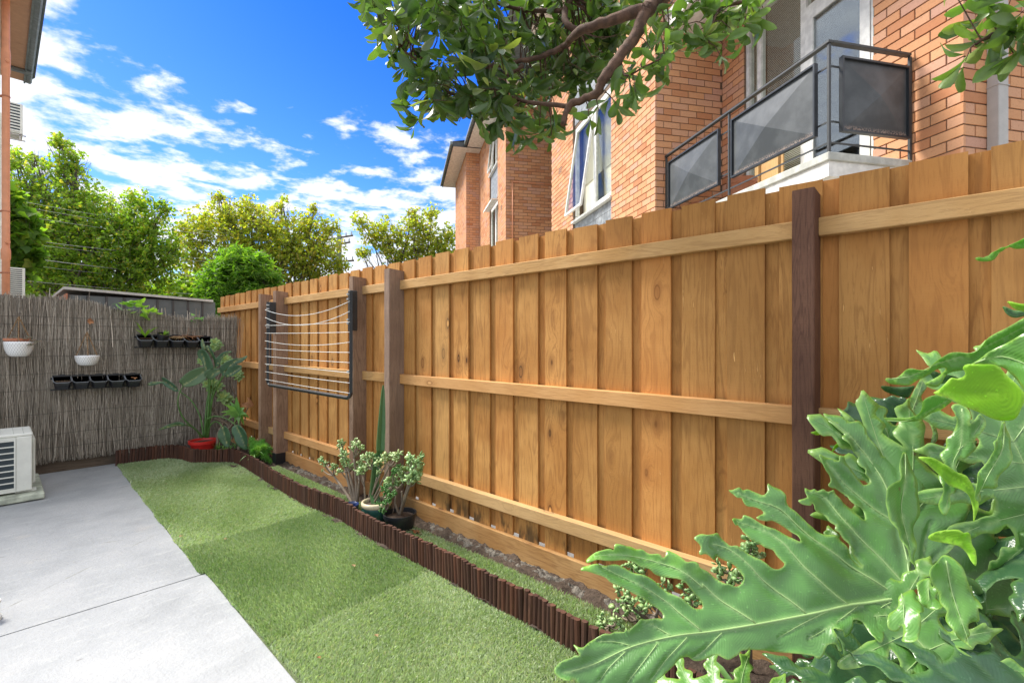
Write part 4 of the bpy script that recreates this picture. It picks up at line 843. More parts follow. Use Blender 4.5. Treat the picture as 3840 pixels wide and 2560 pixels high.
def leaf(name, outline, ribs, to3d, nrm, step, scale, mat, parent=None, ruffle=0.005, quilt=0.005, seed=0, smooth=True, thick=0.0004, ribw=1.0, wave=0.01, tint=0.3, raw=False, lime=None, veins=False, veinamt=0.85):
    """outline and ribs in a flat drawing space; to3d lifts them to the leaf's own surface; scale = metres per drawing unit"""
    O = np.array(outline, float) if raw else catmull(outline, 4); O = resample(O, step * 0.8)
    mn, mx = O.min(0), O.max(0); g = np.stack(np.meshgrid(np.arange(mn[0], mx[0], step), np.arange(mn[1], mx[1], step)), -1).reshape(-1, 2)
    g = g + np.random.uniform(-0.18, 0.18, g.shape) * step; A, B = O, np.roll(O, -1, 0); g = g[inside(g, O)]; g = g[seg_dist(g, A, B) > step * 0.5]
    P = np.vstack([O, g]); n = len(O)
    vs, es, fs, _, _, _ = delaunay_2d_cdt([Vector(p) for p in P], [(i, (i + 1) % n) for i in range(n)], [list(range(n))], 1, 1e-6)
    P = np.array([(v[0], v[1]) for v in vs]); cen_ = np.array([P[list(f)].mean(0) for f in fs]); ok_f = inside(cen_, O); fs = [f for f, k_ in zip(fs, ok_f) if k_]; de = seg_dist(P, A, B) * scale
    ph_ = np.zeros(len(P)); bestd = np.full(len(P), 1e9); dr = np.full(len(P), 9.0); side = np.full(len(P), 9.0)
    for rib, wd in ribs:
        R_ = np.array(rib, float); R_ = catmull(R_, 4, False) if len(R_) > 2 else R_
        nseg = len(R_) - 1; wv = np.linspace(1, 0.35, nseg); dd = np.full(len(P), 9.0)
        acc_l = 0.0
        for i in range(nseg):
            a_, b_ = R_[i], R_[i + 1]; dv = b_ - a_; ll = math.hypot(*dv) + 1e-9; tt_ = np.clip(((P - a_) @ dv) / ll ** 2, 0, 1); dist_ = np.linalg.norm(P - (a_ + tt_[:, None] * dv), axis=1) * scale; better = dist_ < bestd; ph_ = np.where(better, (acc_l + tt_ * ll) * scale - dist_ * 1.05, ph_); bestd = np.minimum(bestd, dist_); acc_l += ll
        for i in range(nseg): dd = np.minimum(dd, seg_dist(P, R_[i:i + 1], R_[i + 1:i + 2]) * scale / (wd * ribw * wv[i]))
        dr = np.minimum(dr, dd)
    vein = np.exp(-(dr / 0.9) ** 2); groove = np.exp(-(dr / 5.0) ** 2)
    V = []
    for i, p in enumerate(P):
        b = Vector(to3d(p[0], p[1])); nn = nrm(p[0], p[1]) if callable(nrm) else nrm; q = p * scale
        e = math.exp(-de[i] / 0.016)
        off = ruffle * e * (1.9 * noise.noise((q[0] * 19, q[1] * 19, seed))) + wave * noise.noise((q[0] * 7, q[1] * 7, seed + 3)) - quilt * groove[i] + quilt * 0.5 * vein[i] + quilt * 0.5 * noise.noise((q[0] * 9, q[1] * 9, seed + 7))
        V.append(b + nn * off)
    me = bpy.data.meshes.new(name); me.from_pydata(V, [], [list(f) for f in fs]); me.materials.append(mat)
    edge = np.exp(-de / 0.0018); t = np.stack([vein * veinamt, edge * 0.5, (np.full(len(P), tint) if not lime else np.clip(tint + sum(h_ * np.exp(-((P[:, 0] - a_) ** 2 + (P[:, 1] - b_) ** 2) / r_ ** 2) for a_, b_, r_, h_ in lime), 0, 1)), np.ones(len(P))], 1)
    ca_ = me.color_attributes.new('tint', 'FLOAT_COLOR', 'POINT'); ca_.data.foreach_set('color', t.astype(np.float32).ravel())
    la = me.attributes.new('lateral', 'FLOAT', 'POINT'); la.data.foreach_set('value', ph_.astype(np.float32)); me.polygons.foreach_set('use_smooth', [smooth] * len(me.polygons)); me.update(); o = place(name, me, parent)
    if veins:
        sf = lambda p, q_: Vector(to3d(p[0], p[1])) + (nrm(p[0], p[1]) if callable(nrm) else nrm) * (wave * noise.noise((q_[0] * 7, q_[1] * 7, seed + 3)) - quilt * 0.55 + quilt * 0.5 * noise.noise((q_[0] * 9, q_[1] * 9, seed + 7)))
        for rib, wd in ribs:
            R_ = catmull(rib, 5, False) if len(rib) > 2 else catmull([rib[0], ((rib[0][0] + rib[1][0]) / 2, (rib[0][1] + rib[1][1]) / 2), rib[1]], 5, False); kk = len(R_)
            ok_ = inside(R_, O); R_ = R_[:max(2, int(np.argmin(ok_[1:])) + 1)] if (not ok_[1:].all() and ok_[2:4].any()) else R_; kk = len(R_)
            if kk < 4: continue
            mm = MB(); mm.cur = (1, 0, 0); mm.tube([sf(p, p * scale) for p in R_], [wd * 0.34 * (1 - 0.8 * i / (kk - 1)) for i in range(kk)], 8); mm.build('vein', M_['vein'], o, smooth=True)
    if thick: md = o.modifiers.new('thickness', 'SOLIDIFY'); md.thickness = thick; md.offset = 0
    return o
def pxplane(c):
    """plane through three (px, py, depth) points; returns the lifting function and its normal"""
    A = np.array([[a, b, 1.0] for a, b, z in c]); k = np.linalg.solve(A, np.array([1.0 / z for a, b, z in c]))
    f = lambda x, y: PZ(x, y, 1.0 / max(0.2, (k[0] * x + k[1] * y + k[2])))
    p = [f(a, b) for a, b, _ in c]; n = (p[1] - p[0]).cross(p[2] - p[0]).normalized()
    if n.dot(p[0] - Vector((0, 0, CH))) > 0: n = -n
    return f, n
def bigleafmat(name, base, veinc, edgec, rough, trans, tcol, alt=None, back=None, sheen=0.5, coat=0.0):
    t = MT(name); a = t.sepc(t.attr().outputs['Color']); n = t.noise(t.map(src=t.pos()), 9, 4); n2 = t.noise(t.map(src=t.pos()), 130, 3)
    c = t.mix(t.mr(n, 0.35, 0.7), tuple(x * 0.8 for x in base), tuple(x * 1.15 for x in base)); c = t.mix(t.mr(n2, 0.62, 0.72, 0, 0.35), c, tuple(min(1, x * 1.9 + 0.04) for x in base))
    if alt: c = t.mix(a[2], c, alt)
    c = t.mix(t.math('MULTIPLY', a[0], 0.85), c, veinc); c = t.mix(a[1], c, edgec); vs_ = t.vor(t.map(src=t.pos()), 55.0); spk = t.math('MULTIPLY', t.mr(vs_.outputs['Distance'], 0.05, 0.13, 1, 0), t.mr(t.sepc(vs_.outputs['Color'])[0], 0.72, 0.78)); c = t.mix(t.math('MULTIPLY', spk, 0.5), c, (0.30, 0.36, 0.22)); vb_ = t.vor(t.map(src=t.pos()), 9.0); bl_ = t.math('MULTIPLY', t.mr(vb_.outputs['Distance'], 0.03, 0.07, 1, 0), t.mr(t.sepc(vb_.outputs['Color'])[1], 0.70, 0.75)); c = t.mix(t.math('MULTIPLY', bl_, 0.7), c, (0.16, 0.09, 0.03))
    if back: g = t.N.new('ShaderNodeNewGeometry'); c = t.mix(g.outputs['Backfacing'], c, back) if False else c
    t.set(Base_Color=c, Roughness=rough, Specular_IOR_Level=sheen); n3 = t.noise(t.map(src=t.pos()), 38, 3, 0.6, 1.5); lat = t.attr('lateral').outputs['Fac']; lat = t.math('ADD', lat, t.math('MULTIPLY', t.noise(t.map(src=t.pos()), 14, 2), 0.010))
    st_ = t.math('ABSOLUTE', t.math('SUBTRACT', t.math('FRACT', t.math('MULTIPLY', lat, 105.0)), 0.5)); line = t.mr(st_, 0.0, 0.10, 1.0, 0.0); puff = t.mr(st_, 0.0, 0.5)
    c = t.mix(t.math('MULTIPLY', line, 0.09), c, veinc); t.L.new(c, t.b.inputs['Base Color'])
    t.bump(t.math('ADD', t.math('ADD', n2, t.math('MULTIPLY', n3, 1.5)), t.math('MULTIPLY', puff, 0.7)), 0.13, 0.004)
    t.b.inputs['Coat Weight'].default_value = coat; t.b.inputs['Coat Roughness'].default_value = 0.27
    t.translucent(t.mix(1.0, c, tcol, 'MULTIPLY'), trans); return t.m
M_['philo'] = bigleafmat('philodendron leaf', (0.10, 0.27, 0.05), (0.32, 0.48, 0.18), (0.40, 0.60, 0.10), 0.42, 0.25, (1.6, 2.0, 0.7), alt=(0.15, 0.40, 0.015), sheen=0.8, coat=0.5)
M_['philo_lime'] = bigleafmat('philodendron leaf underside', (0.26, 0.52, 0.015), (0.32, 0.56, 0.04), (0.55, 0.72, 0.15), 0.45, 0.4, (1.6, 1.8, 0.4), alt=(0.11, 0.30, 0.012))
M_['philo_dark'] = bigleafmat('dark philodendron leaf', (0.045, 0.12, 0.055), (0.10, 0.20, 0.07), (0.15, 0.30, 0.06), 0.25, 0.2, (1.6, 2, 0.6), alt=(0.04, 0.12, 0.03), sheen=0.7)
M_['paddle'] = bigleafmat('paddle leaf', (0.045, 0.115, 0.055), (0.42, 0.40, 0.16), (0.09, 0.17, 0.08), 0.33, 0.2, (1.6, 2, 0.6), alt=(0.10, 0.17, 0.07))

M_['vein'] = plain('pale leaf vein', (0.30, 0.45, 0.17), 0.35, var=0.06, scale=30)
M_['vein_dark'] = plain('green leaf vein', (0.30, 0.52, 0.10), 0.4)
# ------------------------------------------------------------------ foreground philodendron
ph_base = Vector((1.93, -0.02, 0.0))
phil = empty('philodendron', ph_base, 'huge glossy split leaf philodendron filling the lower right foreground', 'plant')
phil_inv = Matrix.Translation(-ph_base)
def pl(name, outline, ribs, ctrl, mat='philo', step=11, parent=None, **kw):
    f, n = pxplane(ctrl); cxp = np.mean([p[0] for p in outline]); cyp = np.mean([p[1] for p in outline]); zc = f(cxp, cyp); sc_ = (zc - Vector((0, 0, CH))).length / FP * 0.9
    curl = kw.pop('curl', None); f2 = f
    if curl:      # bend a part of the blade towards or away from the eye: (px, py, radius px, metres along the normal)
        def f2(x, y):
            p = f(x, y)
            for (a, b, r_, h) in curl: p = p + n * h * math.exp(-((x - a) ** 2 + (y - b) ** 2) / r_ ** 2)
            return p
    o = leaf(name, outline, ribs, f2, n, step, sc_, M_[mat], parent or phil, veins=(mat == 'philo'), **kw); o.matrix_parent_inverse = phil_inv; return o
cA = lambda P: [(2040 + x / 2.614, 1960 + y / 2.614) for x, y in P]
cB = lambda P: [(2640 + x / 2.614, 1760 + y / 2.614) for x, y in P]
cC = lambda P: [(3040 + x / 2.614, 1960 + y / 2.614) for x, y in P]
cD = lambda P: [(3040 + x / 2.614, 1360 + y / 2.614) for x, y in P]
cE = lambda P: [(3240 + x / 2.613, 860 + y / 2.613) for x, y in P]
HERO = cA([(105, 1435), (140, 1380), (200, 1340), (265, 1320), (305, 1295), (345, 1300), (318, 1245), (290, 1185), (340, 1215), (385, 1215), (440, 1170), (500, 1135), (540, 1110), (600, 1080), (650, 1085), (700, 1065), (790, 1065), (800, 1020), (825, 1055), (885, 1000), (900, 990), (945, 940), (1000, 945), (1060, 935), (1130, 930), (1170, 935), (1180, 890), (1140, 840), (1060, 790), (960, 735), (880, 700), (820, 665), (740, 630), (640, 590), (590, 545), (500, 510), (420, 478), (355, 470), (372, 435), (420, 424), (500, 406), (600, 418), (700, 400), (790, 434), (870, 480), (960, 505), (1050, 535), (1130, 590), (1200, 650), (1290, 700), (1380, 750), (1430, 790), (1490, 830), (1540, 835), (1575, 825), (1565, 770), (1530, 720), (1450, 650), (1390, 590), (1310, 550), (1200, 525), (1100, 490), (1040, 440), (960, 425), (880, 380), (780, 362), (700, 368), (600, 372), (530, 364), (470, 378), (425, 395), (412, 370), (440, 335), (500, 290), (560, 270), (640, 255), (680, 270), (685, 215), (730, 210), (800, 225), (860, 225), (920, 245), (980, 245), (1050, 290), (1140, 295), (1170, 330), (1200, 320), (1215, 258), (1260, 275), (1330, 325), (1390, 385), (1450, 378), (1500, 400), (1520, 440), (1600, 475), (1660, 515), (1720, 560), (1760, 590), (1820, 600), (1870, 620), (1920, 610), (1950, 560), (1945, 530), (1900, 460), (1850, 410), (1780, 370), (1700, 320), (1670, 365), (1600, 320), (1560, 310), (1520, 320), (1510, 290), (1525, 260), (1515, 220), (1470, 170), (1465, 145), (1520, 115), (1580, 125), (1640, 115), (1700, 100), (1740, 150), (1790, 195), (1830, 225), (1880, 225), (1930, 260), (1980, 290)]) + \
 cB([(482, 863), (540, 890), (600, 930), (640, 960), (700, 980), (750, 965), (770, 930), (740, 890), (700, 840), (670, 790), (600, 760), (570, 730), (510, 700), (450, 660), (400, 610), (380, 570), (340, 525), (325, 550), (290, 510), (280, 480), (320, 465), (390, 470), (400, 435), (450, 450), (490, 475), (560, 520), (630, 560), (700, 580), (760, 610), (820, 655), (870, 690), (920, 715), (910, 650), (870, 620), (820, 575), (740, 520), (680, 492), (620, 500), (560, 492), (515, 470), (560, 440), (600, 420), (590, 390), (520, 355), (440, 345), (400, 300), (385, 265), (340, 265), (300, 225), (255, 190), (300, 185), (360, 165), (400, 190), (450, 175), (510, 200), (560, 225), (600, 240), (635, 200), (640, 125), (680, 150), (740, 190), (790, 260), (805, 310), (840, 360), (880, 390), (930, 430), (980, 470), (1030, 520), (1080, 555), (1140, 600), (1200, 630), (1250, 635), (1300, 640), (1350, 700), (1400, 750), (1480, 850), (1575, 945), (1500, 840), (1430, 745), (1370, 685), (1318, 620), (1280, 590), (1285, 550), (1240, 510), (1200, 450), (1160, 425), (1090, 400), (1080, 350), (1055, 330), (1040, 355), (960, 345), (915, 305), (960, 290), (1020, 260), (990, 180), (1060, 190), (1100, 180), (1130, 200), (1180, 185), (1230, 210), (1285, 190), (1300, 230), (1340, 270), (1380, 310), (1430, 350), (1480, 410), (1530, 470), (1580, 490), (1590, 410), (1560, 370), (1500, 340), (1450, 290), (1430, 250), (1370, 210), (1300, 175), (1270, 178), (1220, 150), (1250, 110), (1230, 60), (1200, 30)]) + \
 cD([(118, 1040), (50, 920), (120, 930), (190, 940), (265, 965), (275, 910), (330, 920), (345, 970), (400, 1030), (450, 1095), (510, 1150), (550, 1185), (600, 1160), (590, 1120), (550, 1080), (550, 1040), (500, 1000), (475, 945), (490, 910), (430, 860), (370, 810), (310, 760), (300, 720), (330, 700), (250, 630), (200, 570), (150, 475), (210, 490), (270, 510), (340, 545), (370, 585), (430, 580), (480, 590), (515, 650), (530, 710), (570, 770), (620, 820), (680, 880), (720, 920), (745, 890), (740, 850), (700, 820), (690, 770), (650, 710), (620, 660), (620, 590), (580, 530), (560, 480), (520, 400), (505, 345), (560, 370), (620, 380), (680, 410), (740, 430), (765, 470), (740, 520), (770, 570), (810, 620), (870, 600), (910, 520), (960, 450), (960, 380), (1010, 300), (1050, 200), (1095, 135), (1140, 170), (1130, 250), (1095, 330), (1110, 420), (1095, 520), (1060, 620), (1040, 700), (1030, 780), (1040, 850), (1080, 865), (1130, 850), (1165, 780), (1175, 700), (1150, 620), (1140, 560), (1200, 640), (1232, 740), (1195, 820), (1180, 870), (1205, 930), (1260, 1000), (1330, 1080), (1400, 1180), (1460, 1300), (1500, 1420), (1480, 1560)]) + \
 cC([(1440, 90), (1420, 200), (1330, 320), (1210, 440), (1120, 560), (1050, 640), (1030, 560), (1000, 420), (975, 380), (968, 470), (975, 630), (1000, 700), (990, 850), (880, 960), (800, 1040), (740, 1000), (700, 1130), (640, 1180), (580, 1100), (555, 1020), (520, 965), (425, 945), (425, 1010), (400, 1080), (340, 1120), (300, 1060), (260, 1045), (212, 1035), (240, 1130), (290, 1180), (300, 1250), (270, 1255), (240, 1200), (190, 1185), (140, 1205), (110, 1300), (60, 1330), (-30, 1290)]) + \
 cA([(2010, 1240), (1900, 1290), (1800, 1340), (1700, 1290), (1600, 1330), (1500, 1350), (1420, 1310), (1330, 1330), (1270, 1400), (1190, 1470), (1100, 1540), (1000, 1640), (850, 1700), (700, 1720), (560, 1700), (420, 1640), (340, 1580), (300, 1530), (230, 1545), (160, 1520), (115, 1480)])
J = (3384, 2220)
HR = [(cC([(850, 735), (600, 775), (400, 800), (0, 890)]) + cA([(2091, 1010 - 20), (1650, 1060), (1260, 1110), (850, 1215), (500, 1380), (200, 1470)]), 0.0105), (cC([(860, 700), (600, 530), (300, 330), (0, 130)]) + cB([(760, 390), (560, 300), (300, 195)]), 0.0065),
      (cB([(1440, 1325), (1200, 1160), (1000, 990), (880, 850), (740, 690), (560, 570), (340, 500)]), 0.006), (cB([(1000, 1400), (800, 1240), (560, 1060), (420, 920), (240, 780), (100, 735)]) + cA([(1650, 220)]), 0.0055),
      (cB([(490, 1500), (200, 1290), (0, 1120)]) + cA([(1560, 620), (1300, 440), (1000, 340), (700, 310), (500, 330)]), 0.0055), (cA([(1550, 1050), (1350, 880), (1230, 770), (1000, 630), (800, 540), (560, 430)]), 0.005), (cA([(1240, 1100), (1100, 1010), (980, 960)]), 0.004), (cA([(850, 1200), (700, 1160), (540, 1160)]), 0.003),
      (cC([(930, 650), (950, 500), (930, 300), (880, 100)]) + cD([(880, 1600), (640, 1420), (400, 1200), (150, 980)]), 0.0075), (cD([(880, 1590), (740, 1200), (600, 950), (420, 760), (200, 540)]), 0.006), (cD([(900, 1500), (880, 1030), (780, 850), (720, 620), (560, 420)]), 0.006),
      (cD([(900, 1100), (920, 700), (1040, 350), (1100, 160)]), 0.005), (cC([(900, 580), (700, 350), (350, 0)]) + cB([(1220, 270), (1050, 220)]), 0.006), (cD([(940, 1560), (1200, 1200), (1180, 700), (1150, 600)]), 0.004),
      (cC([(870, 740), (700, 850), (740, 1000)]), 0.004), (cC([(500, 800), (200, 1010), (0, 1130)]), 0.004), (cC([(200, 850), (-100, 1000), (-300, 1120)]), 0.004), (cA([(1760, 1070), (1560, 1270), (1450, 1330)]), 0.003), (cA([(1400, 1120), (1200, 1330), (1040, 1540)]), 0.003), (cA([(1110, 1180), (900, 1450), (800, 1600)]), 0.003), (cA([(800, 1260), (640, 1420), (520, 1600)]), 0.003),
      (cC([(980, 640), (1100, 400), (1190, 0)]), 0.004), (cC([(1000, 650), (1250, 350), (1440, 150)]), 0.004)]
HC = [(2080, 2510, 1.02), (3384, 2220, 1.16), (3100, 1500, 1.46)]
pl('leaf', HERO, HR, HC, step=9, ruffle=0.008, quilt=0.007, wave=0.024, seed=1, tint=0.0, lime=[(2231, 2078, 34, 0.8), (2300, 2068, 36, 0.8), (2384, 2070, 36, 0.8), (2461, 2086, 36, 0.7), (2537, 2105, 34, 0.7), (2614, 2140, 30, 0.6), (2200, 2110, 28, 0.8), (2190, 2140, 22, 0.9)])
# blades folding over the big leaf, traced one by one
pl('leaf', cC([(850, 740), (900, 690), (950, 665), (1010, 640), (1040, 690), (1030, 740), (1070, 790), (1100, 850), (1080, 890), (1020, 905), (1040, 960), (1050, 1060), (1020, 1150), (960, 1185), (880, 1165), (900, 1100), (890, 1000), (850, 1060), (780, 1050), (745, 990), (770, 890), (850, 830)]), [(cC([(880, 700), (900, 850), (900, 1000)]), 0.004)], [(3384, 2220, 1.06), (3450, 2400, 1.0), (3330, 2300, 1.04)], ruffle=0.012, wave=0.02, seed=4, tint=0.3)
pl('leaf', cC([(1180, 440), (1230, 380), (1330, 315), (1420, 350), (1500, 440), (1530, 540), (1590, 640), (1680, 760), (1695, 850), (1655, 835), (1665, 960), (1600, 975), (1540, 1000), (1560, 1090), (1520, 1150), (1565, 1225), (1500, 1170), (1430, 1110), (1360, 1010), (1335, 930), (1340, 860), (1300, 800), (1280, 700), (1210, 600), (1170, 510)]), [(cC([(1340, 370), (1400, 600), (1460, 850), (1530, 1190)]), 0.0045)], [(3550, 2090, 1.04), (3650, 2420, 0.98), (3500, 2250, 1.02)], ruffle=0.011, wave=0.02, seed=5, tint=0.35)
pl('leaf', cC([(1040, 600), (1160, 530), (1190, 620), (1230, 600), (1270, 640), (1240, 700), (1300, 760), (1290, 820), (1220, 830), (1150, 800), (1090, 800), (1060, 740), (1050, 660)]), [(cC([(1150, 560), (1160, 760)]), 0.004)], [(3450, 2190, 1.09), (3530, 2270, 1.04), (3450, 2270, 1.05)], ruffle=0.010, seed=6, tint=0.3)
pl('leaf', cC([(1190, 130), (1240, 95), (1330, 70), (1420, 65), (1470, 95), (1540, 90), (1575, 120), (1560, 200), (1600, 280), (1605, 370), (1590, 420), (1560, 380), (1530, 290), (1460, 230), (1350, 200), (1260, 180), (1200, 160)]), [(cC([(1200, 130), (1400, 160), (1580, 300)]), 0.003)], [(3500, 2010, 1.0), (3640, 2000, 1.0), (3650, 2110, 0.98)], 'philo_lime', ruffle=0.008, seed=7, step=9)
pl('leaf', cD([(1060, 925), (1130, 920), (1230, 940), (1330, 1000), (1420, 1060), (1520, 1100), (1560, 1160), (1610, 1260), (1640, 1370), (1610, 1500), (1590, 1560), (1580, 1440), (1560, 1330), (1480, 1250), (1370, 1200), (1260, 1100), (1150, 1000)]), [(cD([(1080, 930), (1350, 1090), (1550, 1220), (1610, 1400)]), 0.003)], [(3450, 1715, 1.14), (3660, 1870, 1.1), (3600, 1760, 1.12)], 'philo_lime', ruffle=0.006, seed=8, step=9)
pl('leaf', cD([(900, 885), (940, 875), (970, 930), (1000, 1020), (1020, 1130), (1045, 1250), (1080, 1360), (1090, 1480), (1060, 1580), (1040, 1700), (1020, 1860), (1010, 1990), (960, 1860), (890, 1700), (810, 1560), (760, 1400), (740, 1280), (750, 1215), (830, 1160), (870, 1140), (870, 1050), (885, 960)]), [(cD([(930, 890), (935, 1200), (930, 1450), (1010, 1960)]), 0.004)], [(3390, 1700, 1.22), (3390, 2100, 1.08), (3340, 1850, 1.15)], seed=9, ruffle=0.006, tint=0.15)
pl('leaf', cD([(1200, 290), (1260, 270), (1330, 220), (1390, 170), (1450, 175), (1510, 150), (1525, 110), (1500, 70), (1530, 35), (1610, 25), (1700, 20), (1800, 30), (1870, 60), (1920, 120), (1990, 180), (2050, 240), (2080, 300), (2060, 360), (2030, 430), (1990, 530), (1930, 555), (1850, 560), (1760, 530), (1650, 480), (1540, 440), (1440, 390), (1350, 340), (1260, 320)]), [(cD([(1210, 290), (1500, 330), (1850, 300)]), 0.003)], [(3510, 1470, 0.86), (3830, 1470, 0.80), (3780, 1575, 0.82)], 'philo_lime', ruffle=0.008, wave=0.02, quilt=0.003, seed=10, tint=0.05)
pl('leaf', cD([(735, 185), (760, 175), (830, 185), (900, 165), (950, 110), (1000, 80), (1080, 75), (1150, 60), (1200, 10), (1260, -60), (1340, -110), (1420, -130), (1520, -150), (1640, -200), (1700, -270), (1800, -330), (2100, -480), (2200, -420), (2100, -300), (1900, -190), (1760, -90), (1640, -20), (1500, 20), (1400, 50), (1330, 100), (1280, 180), (1220, 225), (1120, 215), (1250, 140), (1320, 40), (1250, 60), (1160, 130), (1060, 190), (970, 240), (860, 240), (780, 225)]), [(cD([(760, 190), (1000, 160), (1250, 0), (1600, -150), (2100, -400)]), 0.003)], [(3330, 1440, 0.98), (3830, 1200, 0.82), (3500, 1450, 0.95)], ruffle=0.007, wave=0.03, seed=11, tint=0.35, step=10)
pl('leaf', cD([(1530, 30), (1640, -40), (1740, -110), (1850, -170), (1980, -230), (2150, -300), (2250, -100), (2250, 300), (2150, 400), (2085, 300), (2040, 230), (1930, 120), (1870, 60), (1800, 30), (1700, 18)]), [(cD([(1600, 0), (1850, -60), (2200, 60)]), 0.004)], [(3650, 1360, 0.86), (3840, 1280, 0.80), (3840, 1480, 0.8)], ruffle=0.006, wave=0.02, seed=12, tint=0.2)
pl('leaf', cD([(730, 575), (800, 610), (900, 610), (1000, 590), (1100, 550), (1200, 500), (1300, 440), (1390, 375), (1340, 350), (1250, 320), (1180, 330), (1110, 380), (1090, 450), (1050, 510), (960, 560), (850, 580)]), [(cD([(760, 590), (1000, 570), (1350, 370)]), 0.003)], [(3330, 1590, 1.18), (3560, 1500, 1.1), (3480, 1560, 1.14)], ruffle=0.005, seed=13, tint=0.3, step=9)
pl('leaf', cE([(1095, 295), (1130, 285), (1210, 290), (1280, 250), (1350, 195), (1420, 185), (1500, 140), (1580, 80), (1700, 40), (1700, 120), (1600, 190), (1500, 210), (1430, 205), (1360, 240), (1310, 290), (1270, 320), (1190, 328), (1120, 320)]), [(cE([(1110, 300), (1300, 260), (1600, 130)]), 0.002)], [(3660, 975, 0.95), (3840, 900, 0.9), (3800, 940, 0.92)], ruffle=0.005, seed=14, tint=0.5, step=8)
for k, P in enumerate(([(1350, 770), (1400, 775), (1470, 805), (1600, 810), (1700, 830), (1700, 870), (1600, 850), (1480, 860), (1400, 830)], [(1400, 715), (1460, 705), (1600, 725), (1700, 740), (1700, 800), (1560, 785), (1460, 755)], [(650, 1410), (700, 1395), (780, 1420), (900, 1450), (960, 1480), (880, 1500), (780, 1510), (700, 1480)])):
    pl('leaf', cE(P), [(cE([P[0], P[3]]), 0.002)], [(3700, 1150, 1.02), (3840, 1170, 0.98), (3800, 1200, 1.0)] if k < 2 else [(3500, 1400, 1.3), (3600, 1420, 1.3), (3550, 1440, 1.32)], 'philo_lime' if k == 1 else 'philo_dark', seed=15 + k, step=8)
# upright grey green blades in the middle right
pl('leaf', cD([(1340, 740), (1400, 690), (1430, 590), (1400, 500), (1370, 430), (1440, 400), (1530, 440), (1560, 520), (1545, 600), (1600, 560), (1650, 500), (1710, 540), (1715, 620), (1660, 700), (1600, 770), (1640, 830), (1590, 880), (1520, 940), (1470, 930), (1430, 1020), (1460, 1130), (1420, 1260), (1360, 1300), (1380, 1400), (1320, 1500), (1260, 1400), (1290, 1250), (1250, 1120), (1310, 1000), (1270, 900), (1340, 830)]), [(cD([(1480, 450), (1480, 800), (1400, 1000), (1330, 1450)]), 0.004), (cD([(1450, 850), (1560, 760), (1690, 560)]), 0.003)], [(3600, 1560, 1.16), (3560, 1930, 1.12), (3700, 1700, 1.12)], seed=20, ruffle=0.009, tint=0.15)
pl('leaf', cD([(1870, 600), (1910, 575), (1950, 600), (1990, 750), (1985, 880), (1940, 980), (1900, 1060), (1840, 1150), (1820, 1230), (1740, 1240), (1690, 1320), (1640, 1360), (1600, 1290), (1600, 1200), (1640, 1110), (1720, 1060), (1770, 960), (1800, 860), (1800, 780), (1870, 740), (1880, 670)]), [(cD([(1915, 600), (1900, 850), (1750, 1130), (1640, 1330)]), 0.004)], [(3770, 1600, 1.05), (3680, 1870, 1.02), (3800, 1750, 1.04)], seed=21, ruffle=0.009, tint=0.2)
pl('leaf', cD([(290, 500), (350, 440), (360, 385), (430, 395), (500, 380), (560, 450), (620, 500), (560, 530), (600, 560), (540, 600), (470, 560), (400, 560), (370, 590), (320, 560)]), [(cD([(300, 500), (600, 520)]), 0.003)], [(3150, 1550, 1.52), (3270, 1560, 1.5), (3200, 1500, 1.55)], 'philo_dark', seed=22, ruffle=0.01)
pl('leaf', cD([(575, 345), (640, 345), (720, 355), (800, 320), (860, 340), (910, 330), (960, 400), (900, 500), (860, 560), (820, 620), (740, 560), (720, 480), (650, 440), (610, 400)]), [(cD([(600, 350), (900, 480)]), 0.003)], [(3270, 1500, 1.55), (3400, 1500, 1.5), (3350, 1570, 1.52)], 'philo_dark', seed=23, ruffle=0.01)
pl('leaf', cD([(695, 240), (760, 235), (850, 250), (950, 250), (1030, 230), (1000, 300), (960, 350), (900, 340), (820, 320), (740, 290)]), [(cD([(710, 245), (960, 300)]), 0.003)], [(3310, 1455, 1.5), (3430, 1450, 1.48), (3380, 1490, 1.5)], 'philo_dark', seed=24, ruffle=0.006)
pl('leaf', cD([(0, 685), (60, 670), (60, 645), (130, 650), (215, 625), (260, 600), (330, 680), (300, 740), (320, 790), (260, 840), (205, 870), (240, 800), (290, 770), (240, 710), (150, 680), (70, 710)]), [(cD([(10, 690), (200, 650), (310, 700)]), 0.002)], [(3050, 1620, 1.5), (3160, 1630, 1.48), (3140, 1690, 1.5)], 'philo_lime', seed=25, ruffle=0.006, step=8)
